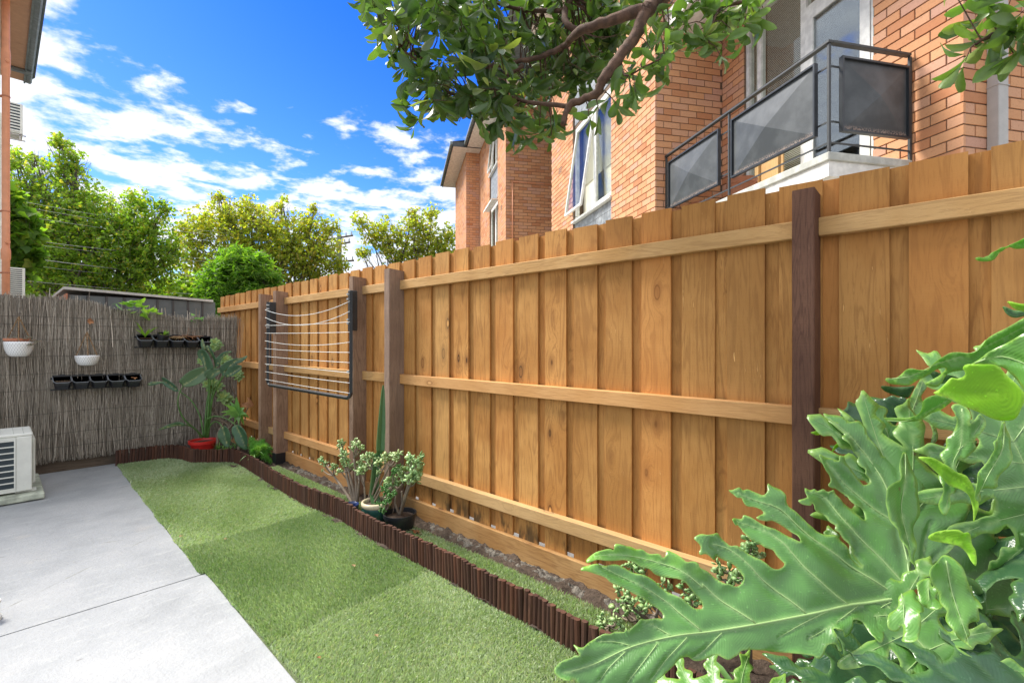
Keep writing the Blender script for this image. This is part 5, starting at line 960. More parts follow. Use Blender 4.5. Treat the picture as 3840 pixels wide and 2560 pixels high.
# broad dull blades behind on the right
def selloum(n=7, seed=0, wav=0.05):
    rg = random.Random(seed); pts = []; ribs = [([(0, 0), (0, 0.5), (0.01, 1.0)], 0.007)]
    def sidep(s):
        P = []
        for i in range(n):
            t = (i + 0.5) / n; y0 = 0.92 * i / n + 0.02; ang = R(-35 + 105 * t) + rg.uniform(-.08, .08); ln = (0.62 - 0.28 * abs(t - 0.35) - 0.25 * max(0, t - 0.6)) * rg.uniform(0.9, 1.1)
            d = (math.cos(ang), math.sin(ang)); nr = (-d[1], d[0]); b = (0.0, y0 + 0.03); wd = 0.06
            for u, v in ((0.36, -0.8), (0.5, -1.1), (0.62, -0.7), (0.75, -1.0), (0.88, -0.4), (1.0, 0.0), (0.9, 0.5), (0.8, 1.1), (0.66, 0.7), (0.55, 1.1), (0.42, 0.8)):
                uu = u * ln * (1 + rg.uniform(-wav, wav)); vv = v * wd * (1 + rg.uniform(-0.3, 0.3)); P.append((s * (b[0] + d[0] * uu + nr[0] * vv), b[1] + d[1] * uu + nr[1] * vv))
            ribs.append(([(0, y0), (s * d[0] * ln * 0.5, b[1] + d[1] * ln * 0.48), (s * d[0] * ln * 0.9, b[1] + d[1] * ln * 0.9)], 0.0035))
        return P
    a = sidep(1); b = sidep(-1); return [(0, -0.02)] + a + [(0.0, 1.12)] + b[::-1], ribs
def local_leaf(outline, ribs, org, fwd, up, size, mat, seed, parent=None, droop=0.25, step=0.028, inv=None, name='leaf', fold=0.2, **kw):
    fwd = Vector(fwd).normalized(); up = Vector(up); sidev = fwd.cross(up).normalized(); up = sidev.cross(fwd).normalized(); org = Vector(org)
    f = lambda x, y: org + sidev * x * size + fwd * y * size + up * size * (fold * abs(x) - droop * y * y - 0.25 * x * x)
    o = leaf(name, outline, ribs, f, up, step, size, M_[mat], parent, seed=seed, veins=(mat == 'philo'), **kw)
    if inv is not None: o.matrix_parent_inverse = inv
    return o
PO, PR = selloum(7, 3); PO2, PR2 = selloum(6, 8)
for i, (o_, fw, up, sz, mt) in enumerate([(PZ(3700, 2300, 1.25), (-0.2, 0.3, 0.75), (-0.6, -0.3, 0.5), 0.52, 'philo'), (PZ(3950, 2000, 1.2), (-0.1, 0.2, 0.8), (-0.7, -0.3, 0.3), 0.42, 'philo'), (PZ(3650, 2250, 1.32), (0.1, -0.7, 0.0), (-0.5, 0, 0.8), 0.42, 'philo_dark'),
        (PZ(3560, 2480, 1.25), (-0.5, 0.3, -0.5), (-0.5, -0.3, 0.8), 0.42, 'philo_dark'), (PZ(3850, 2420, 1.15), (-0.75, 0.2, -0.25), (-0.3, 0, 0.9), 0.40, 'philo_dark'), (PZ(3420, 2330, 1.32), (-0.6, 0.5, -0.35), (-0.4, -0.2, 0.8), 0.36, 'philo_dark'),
        (PZ(3300, 2500, 1.2), (-0.7, 0.1, -0.25), (-0.3, -0.2, 0.9), 0.36, 'philo_dark'), (PZ(3600, 2000, 1.36), (0.1, 0.5, 0.6), (-0.7, -0.1, 0.5), 0.34, 'philo_dark'), (PZ(3980, 2600, 1.0), (-0.6, 0.5, 0.1), (-0.3, -0.3, 0.9), 0.36, 'philo_dark'),  # fill leaves under the big one: shade of the gaps put into their colour
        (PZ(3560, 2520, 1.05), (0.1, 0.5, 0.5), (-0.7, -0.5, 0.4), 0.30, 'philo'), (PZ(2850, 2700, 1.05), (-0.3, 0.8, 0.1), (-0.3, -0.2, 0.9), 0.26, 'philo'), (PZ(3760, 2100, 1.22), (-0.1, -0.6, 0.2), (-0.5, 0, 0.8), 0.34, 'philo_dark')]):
    a, b = (PO, PR) if i % 2 else (PO2, PR2); local_leaf(a, b, o_, fw, up, sz, mt, 40 + i, phil, inv=phil_inv, ruffle=0.008, wave=0.02, tint=random.random() * 0.5)
# leaf stalks and the trunk
def stalk(P, r0, r1, mat='petiole', name='leaf_stalk', parent=None, inv=None, n=10):
    P3 = smooth_path(P, 6); m = MB(); k = len(P3); m.tube(P3, [r0 + (r1 - r0) * i / (k - 1) for i in range(k)], n); o = m.build(name, M_[mat], parent or phil, smooth=True)
    o.matrix_parent_inverse = phil_inv if inv is None else inv; return o
tr = [(1.93, -0.02, 0.0), (1.90, 0.0, 0.15), (1.86, 0.02, 0.32)]
m = MB(); m.tube(smooth_path(tr, 5), [0.06, 0.062, 0.064, 0.06, 0.058, 0.055, 0.055, 0.055, 0.052, 0.05, 0.045], 12); o = m.build('trunk', M_['stem'], phil, smooth=True); o.matrix_parent_inverse = phil_inv
C0 = Vector((1.86, 0.02, 0.30))
for T, r_ in (((3384, 2225, 1.17), 0.016), ((3700, 2300, 1.26), 0.013), ((3840, 2000, 1.2), 0.013), ((3640, 2250, 1.33), 0.012), ((3560, 2480, 1.26), 0.012), ((3850, 2420, 1.16), 0.012), ((3420, 2330, 1.33), 0.011), ((3300, 2500, 1.22), 0.011), ((3560, 2120, 1.06), 0.010)):
    e = PZ(*T); mid = (C0 + e) / 2 + Vector((0.06, -0.06, 0.10)); stalk([C0, mid, e - (e - mid) * 0.15, e], 0.012, r_ * 0.62)
stalk([C0, PZ(4300, 2200, 1.1), PZ(4150, 1600, 0.86), PZ(3960, 1450, 0.80)], 0.016, 0.008)
# ground-level strap leaves and a dark nursery tub under the philodendron
o = flowerpot('nursery_pot', GZ(3020, 2600, 0.0) + Vector((0.25, 0.12, 0)), 0.12, 0.2, M_['black'], 'black nursery pot half hidden under the philodendron leaves')
strap = empty('strap_leaf_plant', (1.62, 0.45, 0.0), 'pale green strap leaved plant on the ground under the philodendron', 'plant')
for i in range(26):
    a = random.uniform(0, 6.28); l = random.uniform(0.22, 0.42); d = Vector((math.cos(a), math.sin(a), 0)); P = [Vector((0, 0, 0.02)), d * l * 0.35 + Vector((0, 0, l * 0.5)), d * l * 0.8 + Vector((0, 0, l * 0.45)), d * l * 1.1 + Vector((0, 0, l * 0.15))]
    P = smooth_path(P, 4); m = MB(); s2 = Vector((-d.y, d.x, 0)); V = []; k = len(P); m.cur = (0, 0, random.random())
    for j, p in enumerate(P):
        wd = 0.012 * math.sin(math.pi * (0.12 + 0.85 * j / (k - 1))); V += [p - s2 * wd + Vector((0, 0, wd * 0.4)), p, p + s2 * wd + Vector((0, 0, wd * 0.4))]
    m.add(V, [(3 * j + c_, 3 * j + c_ + 1, 3 * j + 4 + c_, 3 * j + 3 + c_) for j in range(k - 1) for c_ in (0, 1)]); m.build('leaf', M_['petiole'], strap, smooth=True)

# ------------------------------------------------------------------ folding clothes line
XL = 1.995
rk_ = empty('clothes_line', (XL, 4.56, 1.3), 'black wall mounted folding clothes line with ten white cords, hanging folded on the fence posts', 'clothes line')
def rp(y, z, x=0.0): return (x, y - 4.56, z - 1.3)
yl, yr = 5.45, 3.672
def flatbar(name, pts, w_=0.013, t=0.02):
    m = MB(); m.tube([rp(*p) for p in pts], [t * 0.62] * len(pts), 4); return m.build(name, M_['steel_black'], rk_)
fr_pts = [(yl, 1.776), (yl, 0.94)] + [(yl - 0.06 + 0.06 * math.cos(t), 0.94 - 0.055 * math.sin(t)) for t in np.linspace(0.3, 1.57, 5)] + [(yr + 0.06 - 0.06 * math.cos(t), 0.935 - 0.055 * math.sin(t)) for t in np.linspace(1.57, 0.3, 5)] + [(yr, 0.94), (yr, 1.768)]
flatbar('frame', fr_pts, t=0.027)
for yy, d in ((yl, -1), (yr, 1)):
    m = MB(); m.box(rp(yy + d * 0.028 - 0.01, 1.44, 0.005), rp(yy + d * 0.028 + 0.03 * 1, 1.775, 0.072), 0.004); br = m.build('wall_bracket', M_['steel_black'], rk_)
    m = MB(); m.tube([rp(yy + d * 0.02, 1.50, 0.02), rp(yy + d * 0.02, 1.10, 0.02)], 0.008, 6); m.build('brace_arm', M_['steel_black'], rk_)
    for z in (1.74, 1.70, 1.50, 1.53, 1.10):
        m = MB(); m.tube([rp(yy + d * 0.025, z, 0.004), rp(yy + d * 0.025, z, -0.02)], [0.008, 0.008], 8); m.build('bolt', M_['cable'], br if z > 1.2 else rk_)
for i in range(10):
    zr = 1.676 - i * 0.0833; zl = 1.687 - i * 0.0828; sag = (0.085, 0.095, 0.006, 0.004, 0.035, 0.008, 0.004, 0.0, 0.004, 0.003)[i]
    m = MB(); m.tube([rp(yl + (yr - yl) * t, zl + (zr - zl) * t - sag * 4 * t * (1 - t), -0.019) for t in np.linspace(-0.01, 1.008, 22)], 0.0026, 6); m.build('cord', M_['white_plastic'], rk_, smooth=True)

# ------------------------------------------------------------------ planters hooked on the brush screen
M_['rimgrey'] = plain('grey pot rim', (0.22, 0.24, 0.26), 0.45)  # rim in a lighter grey than the pot body
def wall_pot(name, x, ztop, label, wd=0.138, h=0.125, group='black planter pots clipped in two rows on the brushwood screen'):
    o = empty(name, (x, BYY - 0.075, ztop - h), label, 'plant pot', group); t = 0.004; m = MB(); dp = 0.06
    cut = lambda y, z: z - (h * 0.42 * (dp - y) / (2.2 * dp) if z > h * 0.5 else 0)
    def ring(z, a, d): return [(x_, y_, cut(y_, z)) for x_, y_ in ((-a, -d * 0.55), (-a * 0.7, -d), (a * 0.7, -d), (a, -d * 0.55), (a, dp), (-a, dp))]
    lv_ = [ring(0, wd * 0.38, dp * 0.85), ring(h * 0.8, wd * 0.47, dp * 1.15), ring(h * 0.8, wd * 0.49, dp * 1.2), ring(h, wd * 0.5, dp * 1.25), ring(h, wd * 0.47, dp * 1.15), ring(0.02, wd * 0.36, dp * 0.8)]
    V = [v for r_ in lv_ for v in r_]; F = [tuple(range(5, -1, -1))]
    for i in range(len(lv_) - 1):
        for j in range(6): F.append((i * 6 + j, i * 6 + (j + 1) % 6, i * 6 + 6 + (j + 1) % 6, i * 6 + 6 + j))
    F.append(tuple(30 + j for j in range(6))); m.add(V, F); m.build('pot_body', M_['black'], o)
    m = MB(); m.box((-wd * 0.5, dp - 0.002, h), (wd * 0.5, dp + 0.003, h + 0.018), 0.002); m.box((-wd * 0.2, dp + 0.003, h), (wd * 0.2, dp + 0.02, h + 0.026)); m.build('hanging_tab', M_['black'], o)
    m = MB(); m.tube([(a_, b_, cut(b_, h)) for a_, b_ in ((-wd * 0.5, dp), (-wd * 0.5, -dp * 0.7), (-wd * 0.36, -dp * 1.25), (wd * 0.36, -dp * 1.25), (wd * 0.5, -dp * 0.7), (wd * 0.5, dp))], 0.0035, 5, False); m.build('rim', M_['rimgrey'], o)
    return o
UL = ['upper row planter pot holding the bright green fern, leftmost of its row', 'upper row planter pot holding the small round black pot', 'middle planter pot of the upper row, filled with dry moss', 'upper row planter pot with bare dry roots, fourth from the left', 'empty planter pot at the right end of the upper row above the paddle leaves']
LL = ['lower row planter pot at the left end with bark chips in it', 'empty lower row planter pot, second from the left', 'empty middle planter pot of the lower row', 'empty lower row planter pot, fourth from the left', 'lower row planter pot at the right end with a brown leaf in it']
up = []; lo = []
for i in range(5):
    up.append(wall_pot('planter_pot', 1.148 + 0.149 * i, 1.415 - 0.004 * i, UL[i])); lo.append(wall_pot('planter_pot', 0.463 + 0.145 * i, 0.985 - 0.003 * i, LL[i]))
for o, z in ((up[0], .1), (up[1], .1), (lo[0], 0.085), (lo[4], 0.05)): m = MB(); m.box((-0.055, -0.055, z - 0.01), (0.055, 0.05, z)); m.build('soil_surface', M_['soil'], o)
for z, x0, x1 in ((1.40, 1.06, 1.83), (1.285, 1.06, 1.83), (0.97, 0.38, 1.13), (0.855, 0.38, 1.13)):
    m = MB((x0, BYY - 0.01, z)); m.box((x0, BYY - 0.012, z - 0.008), (x1, BYY - 0.004, z + 0.008)); m.build('hanging_rail', M_['black'], label='thin black hanging rail behind the ' + ('upper' if z > 1.1 else 'lower') + ' row of planter pots, ' + ('top' if z in (1.40, 0.97) else 'bottom') + ' one', cat='rail')
M_['fern'] = leafmat('fresh fern', (0.17, 0.36, 0.035), (0.30, 0.52, 0.06), (0.45, 0.55, 0.1), 0.4, 0.35)
def blade(m, base, d, l, w_, up=0.6, droop=0.4, seg=5, cur=None):
    d = Vector(d).normalized(); s2 = d.cross(Vector((0, 0, 1)));
    if s2.length < 0.1: s2 = Vector((1, 0, 0))
    s2.normalize(); V = []; m.cur = cur or (random.random(), random.random() * 0.3, 0)
    for j in range(seg + 1):
        t = j / seg; p = Vector(base) + d * l * t + Vector((0, 0, l * (up * t - droop * t * t))); wd = w_ * math.sin(math.pi * min(0.96, 0.1 + 0.88 * t)); V += [p - s2 * wd + Vector((0, 0, wd * 0.3)), p - Vector((0, 0, wd * 0.2)), p + s2 * wd + Vector((0, 0, wd * 0.3))]
    m.add(V, [(3 * j + c_, 3 * j + c_ + 1, 3 * j + 4 + c_, 3 * j + 3 + c_) for j in range(seg) for c_ in (0, 1)])
o = empty('fern', (1.148, BYY - 0.08, 1.40), 'bright green fern sprouting from the leftmost upper planter pot', 'fern')
for a, l in ((2.6, 0.10), (1.9, 0.16), (0.6, 0.13), (0.2, 0.14), (3.4, 0.1), (5.0, 0.08), (4.2, 0.07)):
    m = MB(); blade(m, (0, 0, 0), (math.cos(a), math.sin(a) * 0.4, 0.5), l, 0.017, 0.7, 0.3); m.build('frond', M_['fern'], o, smooth=True)
o = flowerpot('round_pot', (1.297, BYY - 0.09, 1.33), 0.058, 0.115, M_['black'], 'small round black pot tilted inside the second upper planter pot', tilt=(R(22), R(6), 0)); m = MB(); [blade(m, (0, 0, 0.09), (random.gauss(0.3, 1), random.gauss(0, 1), 1), 0.07, 0.005) for _ in range(12)]; m.build('sprout', M_['fern'], o, kind='stuff')
def litter(name, label, c, n, l, mat, sx=0.05, kindp='straw'):
    m = MB()
    for i in range(n): p = Vector((random.uniform(-sx, sx), random.uniform(-0.04, 0.03), random.uniform(0, 0.012))); d = Vector((random.gauss(0, 1), random.gauss(0, 0.5), random.gauss(0, 0.25))).normalized() * l * random.uniform(0.5, 1); m.tube([p, p + d * 0.5 + Vector((0, 0, 0.006)), p + d], 0.0014, 3)
    m.build(name, M_[mat], loc if False else None, label=label, cat='dry stalks', kind='stuff').location = c
litter('dry_moss', 'pale dry moss and straw filling the middle upper planter pot', (1.446, BYY - 0.085, 1.39), 130, 0.05, 'straw')
litter('dry_roots', 'reddish bare roots trailing over the fourth upper planter pot', (1.56, BYY - 0.085, 1.40), 26, 0.12, 'dry')
litter('bark_chips', 'brown bark chips in the left lower planter pot', (0.463, BYY - 0.085, 0.93), 60, 0.02, 'straw')
def dry_leaf(c, size, label, rz, tilt=0.3, mat='dry'):
    out_ = [(0, -0.5), (0.12, -0.25), (0.45, -0.3), (0.3, -0.05), (0.55, 0.12), (0.22, 0.18), (0.28, 0.42), (0.08, 0.32), (0, 0.6), (-0.1, 0.33), (-0.3, 0.4), (-0.22, 0.18), (-0.52, 0.1), (-0.3, -0.08), (-0.42, -0.3), (-0.12, -0.25)]
    m = MB(); m.cur = (0, 0, 0); V = [(x * size, y * size, size * (0.25 * abs(x) + 0.12 * math.sin(9 * x + 5 * y))) for x, y in out_] + [(0, 0, -0.02 * size)]; k = len(out_); m.add(V, [(i, (i + 1) % k, k) for i in range(k)]); o = m.build('fallen_leaf', M_[mat], label=label, cat='leaf'); o.location = c; o.rotation_euler = (tilt, 0.1, rz)
dry_leaf((1.045, BYY - 0.09, 0.945), 0.06, 'brown curled leaf lying in the right end planter pot of the lower row', 0.5)
dry_leaf(BY(338, 1205, BYY - 0.02), 0.07, 'round orange dry leaf caught on the brushwood above the right hanging bowl', 0.2, R(80))
q = GZ(1565, 2000, 0.05); dry_leaf((q.x, q.y, 0.055), 0.09, 'orange brown dead leaf on the soil behind the edging, beside the jade plants', 1.0, 0.5)
for (a, b), s_, lb_ in (((622, 1815), 0.028, 'tiny orange leaf on the far small turf roll'), ((678, 2012), 0.035, 'pale dry leaf on the turf beside the slab edge'), ((845, 2022), 0.03, 'pale dry leaf on the seam before the greener turf roll'), ((2026, 2122), 0.04, 'white papery leaf on the greenest turf roll') if False else ((1326, 2122), 0.035, 'white papery leaf on the greenest turf roll'), ((1412, 2385), 0.03, 'beige dry leaf on the nearest turf roll'), ((1196, 2468), 0.024, 'small pinkish leaf at the near edge of the turf')):
    q = GZ(a, b, 0.025); dry_leaf((q.x, q.y, 0.03), s_ * 0.75, lb_, random.uniform(0, 6), 0.3, 'straw' if 'pale' in lb_ or 'white' in lb_ or 'beige' in lb_ else 'dry')

# ------------------------------------------------------------------ hanging bowls
dot = MT('dotted white glaze'); so3 = dot.N.new('ShaderNodeSeparateXYZ'); dot.L.new(dot.tc.outputs['Object'], so3.inputs[0]); row = dot.math('MULTIPLY', so3.outputs[2], 52.0); ri = dot.math('FLOOR', row); ang = dot.math('ADD', dot.math('MULTIPLY', dot.math('ARCTAN2', so3.outputs[1], so3.outputs[0]), 30 / 6.2832), dot.math('MULTIPLY', ri, 0.5))
fu = dot.math('SUBTRACT', dot.math('FRACT', ang), 0.5); fv = dot.math('SUBTRACT', dot.math('FRACT', row), 0.5); dd2 = dot.math('ADD', dot.math('MULTIPLY', fu, fu), dot.math('MULTIPLY', dot.math('MULTIPLY', fv, fv), 1.6))
# dots as short dark dashes in a loose lattice
dot.set(Base_Color=dot.mix(dot.mr(dd2, 0.02, 0.035, 1, 0), (0.80, 0.81, 0.80), (0.08, 0.08, 0.10)), Roughness=0.25)
def bowl(c, rr, h, label, hook_z):
    o = empty('hanging_bowl', c, label, 'hanging pot'); n = 10; prof = [(rr * 0.42, 0.0), (rr * 0.45, 0.0)] + [(rr * (0.45 + 0.55 * math.sin(t * 1.57)), h * (1 - math.cos(t * 1.57) ** 1.0) * 1.0) for t in np.linspace(0.08, 1, n)] + [(rr * 0.95, h), (rr * 0.8, h * 0.5), (rr * 0.4, h * 0.12)]
    m = MB(); m.lathe((0, 0, 0), prof, 36, True, True); m.build('bowl', dot.m, o, smooth=True)
    for k in range(3):
        a = 0.5 + k * 2.09; m = MB(); p0 = Vector((rr * 0.95 * math.cos(a), rr * 0.95 * math.sin(a), h)); p1 = Vector((0, 0.03, hook_z - c[2] - 0.04)); pts = [p0 + (p1 - p0) * t + Vector((0.003 * math.sin(t * 60), 0.003 * math.cos(t * 60), 0)) for t in np.linspace(0, 1, 40)]; m.tube(pts, 0.005, 6); m.build('rope', M_['rope'], o, smooth=True)
    m = MB(); m.tube([Vector((0, 0.03, hook_z - c[2] - 0.045)), Vector((0.003, 0.03, hook_z - c[2] - 0.01)), Vector((0.012, 0.045, hook_z - c[2])), Vector((0.016, 0.075, hook_z - c[2] - 0.012))], 0.003, 6); m.build('hook', M_['galv'], o)
    return o
bowl(Vector((0.150, BYY - 0.19, 1.205)), 0.105, 0.145, 'white dotted hanging bowl at the far left holding a terracotta pot', 1.63)
bowl(Vector((0.648, BYY - 0.16, 1.10)), 0.10, 0.105, 'white dotted hanging bowl above the lower planter row, empty', 1.49)
flowerpot('terracotta_pot', Vector((0.132, BYY - 0.19, 1.275)), 0.085, 0.105, M_['terracotta'], 'terracotta pot sitting in the left hanging bowl')
M_['echev'] = leafmat('rosette succulent', (0.22, 0.36, 0.32), (0.30, 0.42, 0.36), (0.55, 0.25, 0.2), 0.5, 0.1)
sx_ = empty('trailing_succulent', Vector((0.16, BYY - 0.20, 1.37)), 'blue green and pink rosette succulents spilling from the left hanging bowl', 'succulent')
for i, (x, y, z) in enumerate([(-0.07, -0.04, 0.0), (-0.04, -0.06, 0.015), (0.0, -0.05, 0.0), (0.03, -0.06, 0.0), (0.06, -0.05, 0.015), (0.085, -0.06, -0.01), (0.075, -0.085, -0.05), (0.10, -0.06, -0.03), (0.125, -0.05, -0.02), (0.05, -0.02, 0.02), (0.06, -0.095, -0.06)]):
    m = MB()
    for j in range(16):
        a = j * 2.4; l = 0.012 + 0.0009 * j; m.cur = (random.random(), 0.2 if j < 9 else random.uniform(0.3, 0.8), 0); d = Vector((math.cos(a), math.sin(a) - 0.5, 0.8 - j * 0.04)).normalized(); s2 = d.cross(Vector((0, 0.3, 1))).normalized(); c0 = Vector((x, y, z)); wd = l * 0.4
        m.add([c0, c0 + d * l * 0.6 - s2 * wd, c0 + d * l * 1.3, c0 + d * l * 0.6 + s2 * wd, c0 + d * l * 0.6 + Vector((0, 0, -0.003))], [(0, 1, 4), (1, 2, 4), (2, 3, 4), (3, 0, 4)])
    m.build('rosette', M_['echev'], sx_)
# ================================================================== corner plants
c8 = lambda P: [(500 + x / 2.959, 1230 + y / 2.959) for x, y in P]
redpot = flowerpot('red_pot', Vector((1.64, 6.42, 0.055)), 0.142, 0.155, M_['red'], 'round red plastic pot behind the edging in the far corner')
bop = empty('bird_of_paradise', (1.64, 6.42, 0.18), 'bird of paradise plant with big grey green paddle leaves growing in the red pot', 'plant'); bi = Matrix.Translation((-1.64, -6.42, -0.18))
def zat(px, py, y): return (BY(px, py, y).x * YS + BY(px, py, y).y * YC)
def paddle(P, rib, y0, tilt, seed, tint=0.2, rw=1.0, back=False):
    Q = c8(P); c_ = np.mean(Q, axis=0); z0 = zat(c_[0], c_[1], y0)
    ctrl = [(c_[0], c_[1], z0), (c_[0] + 60, c_[1], z0 + tilt[0]), (c_[0], c_[1] + 60, z0 + tilt[1])]; f, n = pxplane(ctrl)
    RB = c8(rib); rb = np.array(RB); 
    def f2(x, y):   # folded along the midrib like a shallow keel
        d = seg_dist(np.array([[x, y]]), rb[:-1], rb[1:])[0]; return f(x, y) + n * (d * z0 / FP * 0.35)
    o = leaf('leaf', Q, [(RB, 0.006 * rw)], f2, n, 5, z0 / FP, M_['paddle'], bop, ruffle=0.003, quilt=0.002, wave=0.012, seed=seed, tint=tint, thick=0.001); o.matrix_parent_inverse = bi
PD = [([(525, 580), (600, 505), (700, 450), (790, 430), (822, 490), (820, 560), (760, 610), (680, 640), (600, 652), (550, 640), (530, 610)], [(545, 640), (680, 560), (810, 460)], 6.32, (0.05, 0.10), 0.8),
 ([(160, 620), (200, 595), (270, 590), (325, 590), (320, 550), (350, 545), (400, 575), (450, 610), (490, 650), (500, 700), (460, 700), (410, 670), (350, 635), (320, 610), (260, 625), (190, 638)], [(165, 620), (330, 590), (500, 695)], 6.5, (0, 0), 0.0),
 ([(720, 280), (735, 245), (780, 232), (830, 255), (870, 310), (900, 380), (910, 440), (870, 460), (830, 475), (808, 500), (780, 420), (750, 350), (725, 320)], [(765, 285), (815, 480)], 6.25, (0.06, -0.04), 0.2),
 ([(755, 130), (770, 120), (790, 160), (812, 245), (770, 230), (755, 180)], [(765, 125), (800, 240)], 6.35, (0, 0), 0.3), ([(805, 200), (840, 195), (885, 240), (910, 300), (930, 350), (905, 400), (880, 330), (840, 270)], [(820, 200), (910, 390)], 6.42, (0.05, 0), 0.1),
 ([(915, 360), (940, 320), (1000, 270), (1085, 252), (1090, 270), (1030, 300), (980, 350), (940, 430), (910, 440)], [(1085, 260), (970, 330), (925, 430)], 6.45, (0, 0), 0.0),
 ([(805, 500), (840, 460), (900, 448), (995, 455), (980, 490), (930, 530), (880, 570), (830, 560), (808, 540)], [(990, 458), (900, 500), (850, 560)], 6.15, (0.04, 0.06), 0.5),
 ([(970, 440), (1020, 390), (1100, 345), (1190, 330), (1260, 305), (1265, 320), (1220, 370), (1150, 400), (1080, 430), (1030, 470), (1010, 530), (980, 500)], [(1260, 312), (1130, 370), (1000, 500)], 6.2, (-0.03, 0.05), 0.1),
 ([(1035, 480), (1070, 430), (1130, 408), (1190, 410), (1205, 430), (1190, 470), (1140, 510), (1080, 535), (1020, 540)], [(1200, 425), (1110, 490), (1020, 540)], 6.08, (-0.02, 0.08), 0.1),
 ([(275, 1130), (340, 1090), (430, 1055), (520, 1035), (570, 1060), (560, 1085), (480, 1085), (400, 1105), (320, 1125)], [(280, 1128), (420, 1085), (570, 1075)], 6.2, (0, 0.1), 0.6),
 ([(955, 1140), (985, 1095), (1030, 1085), (1070, 1120), (1095, 1190), (1090, 1260), (1060, 1315), (1020, 1310), (975, 1250), (950, 1190)], [(990, 1095), (1015, 1200), (1050, 1300)], 6.12, (0, -0.05), 0.2),
 ([(1100, 1100), (1140, 1075), (1200, 1080), (1250, 1120), (1280, 1180), (1280, 1260), (1265, 1340), (1230, 1340), (1170, 1290), (1130, 1210), (1100, 1150)], [(1140, 1080), (1200, 1200), (1255, 1325)], 6.0, (0, -0.05), 0.0)]
for i, (P, rb, yy, tl_, tn_) in enumerate(PD): paddle(P, rb, yy, tl_, 60 + i, tn_, 1.0)
def st8(P, y0, y1, r0, r1, mat='petiole', parent=None, inv=None, name='leaf_stalk'):
    Q = c8(P); k = len(Q); return stalk([BY(a, b, y0 + (y1 - y0) * i / (k - 1)) for i, (a, b) in enumerate(Q)], r0, r1, mat, name, parent or bop, inv or bi, 7)
for P, y0, y1 in (([(760, 1215), (700, 1130), (590, 1040), (515, 920), (495, 780), (550, 640)], 6.42, 6.32), ([(780, 1210), (740, 980), (640, 800), (500, 695)], 6.42, 6.5), ([(800, 1215), (830, 900), (833, 565), (815, 480)], 6.42, 6.28), ([(815, 1215), (835, 900), (855, 570), (860, 540)], 6.4, 6.17), ([(825, 1215), (850, 900), (890, 570), (870, 450)], 6.4, 6.3), ([(830, 1215), (875, 800), (940, 630), (1010, 530)], 6.4, 6.1),
        ([(820, 1215), (860, 850), (930, 650), (1000, 510)], 6.4, 6.2), ([(770, 1210), (710, 1140), (640, 1090), (565, 1072)], 6.4, 6.2), ([(800, 1190), (810, 1040), (870, 985), (960, 980), (1060, 1020), (1140, 1080)], 6.4, 6.0), ([(830, 1200), (850, 1090), (900, 1040), (950, 1050), (988, 1095)], 6.4, 6.12), ([(790, 1200), (820, 800), (905, 430)], 6.4, 6.42), ([(810, 1200), (840, 700), (800, 240)], 6.42, 6.36)):
    st8(P, y0, y1, 0.010, 0.005)
# branching succulent shrub behind it, rooted in a dark pot
shrub = empty('succulent_shrub', (1.86, 6.35, 0.05), 'leggy branching succulent shrub with pale bare stems between the bird of paradise and the fence', 'shrub'); shi = Matrix.Translation((-1.86, -6.35, -0.05))
for P, y0, y1, r0, r1 in (([(930, 1300), (945, 1150), (990, 1060), (930, 960), (868, 890), (870, 760), (935, 560), (1030, 370)], 6.3, 6.45, .016, .008), ([(1060, 1120), (1040, 1060), (900, 1000)], 6.3, 6.35, .013, .011), ([(1110, 860), (1060, 740), (960, 620), (890, 575)], 6.4, 6.45, .014, .008), ([(1060, 835), (980, 780), (895, 755)], 6.4, 6.42, .011, .008), ([(1140, 760), (1095, 650), (1100, 530)], 6.4, 6.42, .009, .007), ([(870, 1020), (900, 890), (980, 810)], 6.35, 6.4, .009, .006), ([(1140, 1160), (1060, 1120), (1150, 1010)], 6.3, 6.3, .014, .012), ([(1240, 1020), (1245, 940), (1275, 880)], 6.2, 6.15, .007, .005)):
    st8(P, y0, y1, r0, r1, 'stem', shrub, shi, 'branch')
M_['succ'] = leafmat('succulent leaf', (0.13, 0.24, 0.07), (0.24, 0.38, 0.12), (0.42, 0.48, 0.14), 0.4, 0.15)
def rosette(parent, c, r_, n, inv, mat='succ', facing=(-0.3, -0.8, 0.5), name='rosette', wid=0.24, cup=0.5, spiky=False):
    c = Vector(c); fz = Vector(facing).normalized(); fx = fz.cross(Vector((0, 0, 1))).normalized(); fy = fz.cross(fx).normalized(); m = MB(c)
    for j in range(n):
        a = j * 2.39996; l = r_ * (0.45 + 0.55 * j / n); el = cup * (1 - j / n) + 0.1; d = (fx * math.cos(a) + fy * math.sin(a)) * math.cos(el) + fz * math.sin(el); s2 = d.cross(fz).normalized(); m.cur = (random.random(), 0.15 * random.random() + (0.5 if j < n * 0.3 else 0), 0); nrm_ = s2.cross(d)
        V = []; 
        for t, ww in ((0, 0.35), (0.35, 0.8), (0.7, 1.0), (0.92, 0.6), (1.0, 0.05)):
            p = c + d * l * t - nrm_ * l * 0.25 * t * t * (1 if not spiky else 0.5); V += [p - s2 * l * wid * ww + nrm_ * l * 0.05, p, p + s2 * l * wid * ww + nrm_ * l * 0.05]
        m.add(V, [(3 * q + k_, 3 * q + k_ + 1, 3 * q + 4 + k_, 3 * q + 3 + k_) for q in range(4) for k_ in (0, 1)])
    o = m.build(name, M_[mat], parent, smooth=True); o.matrix_parent_inverse = inv; return o
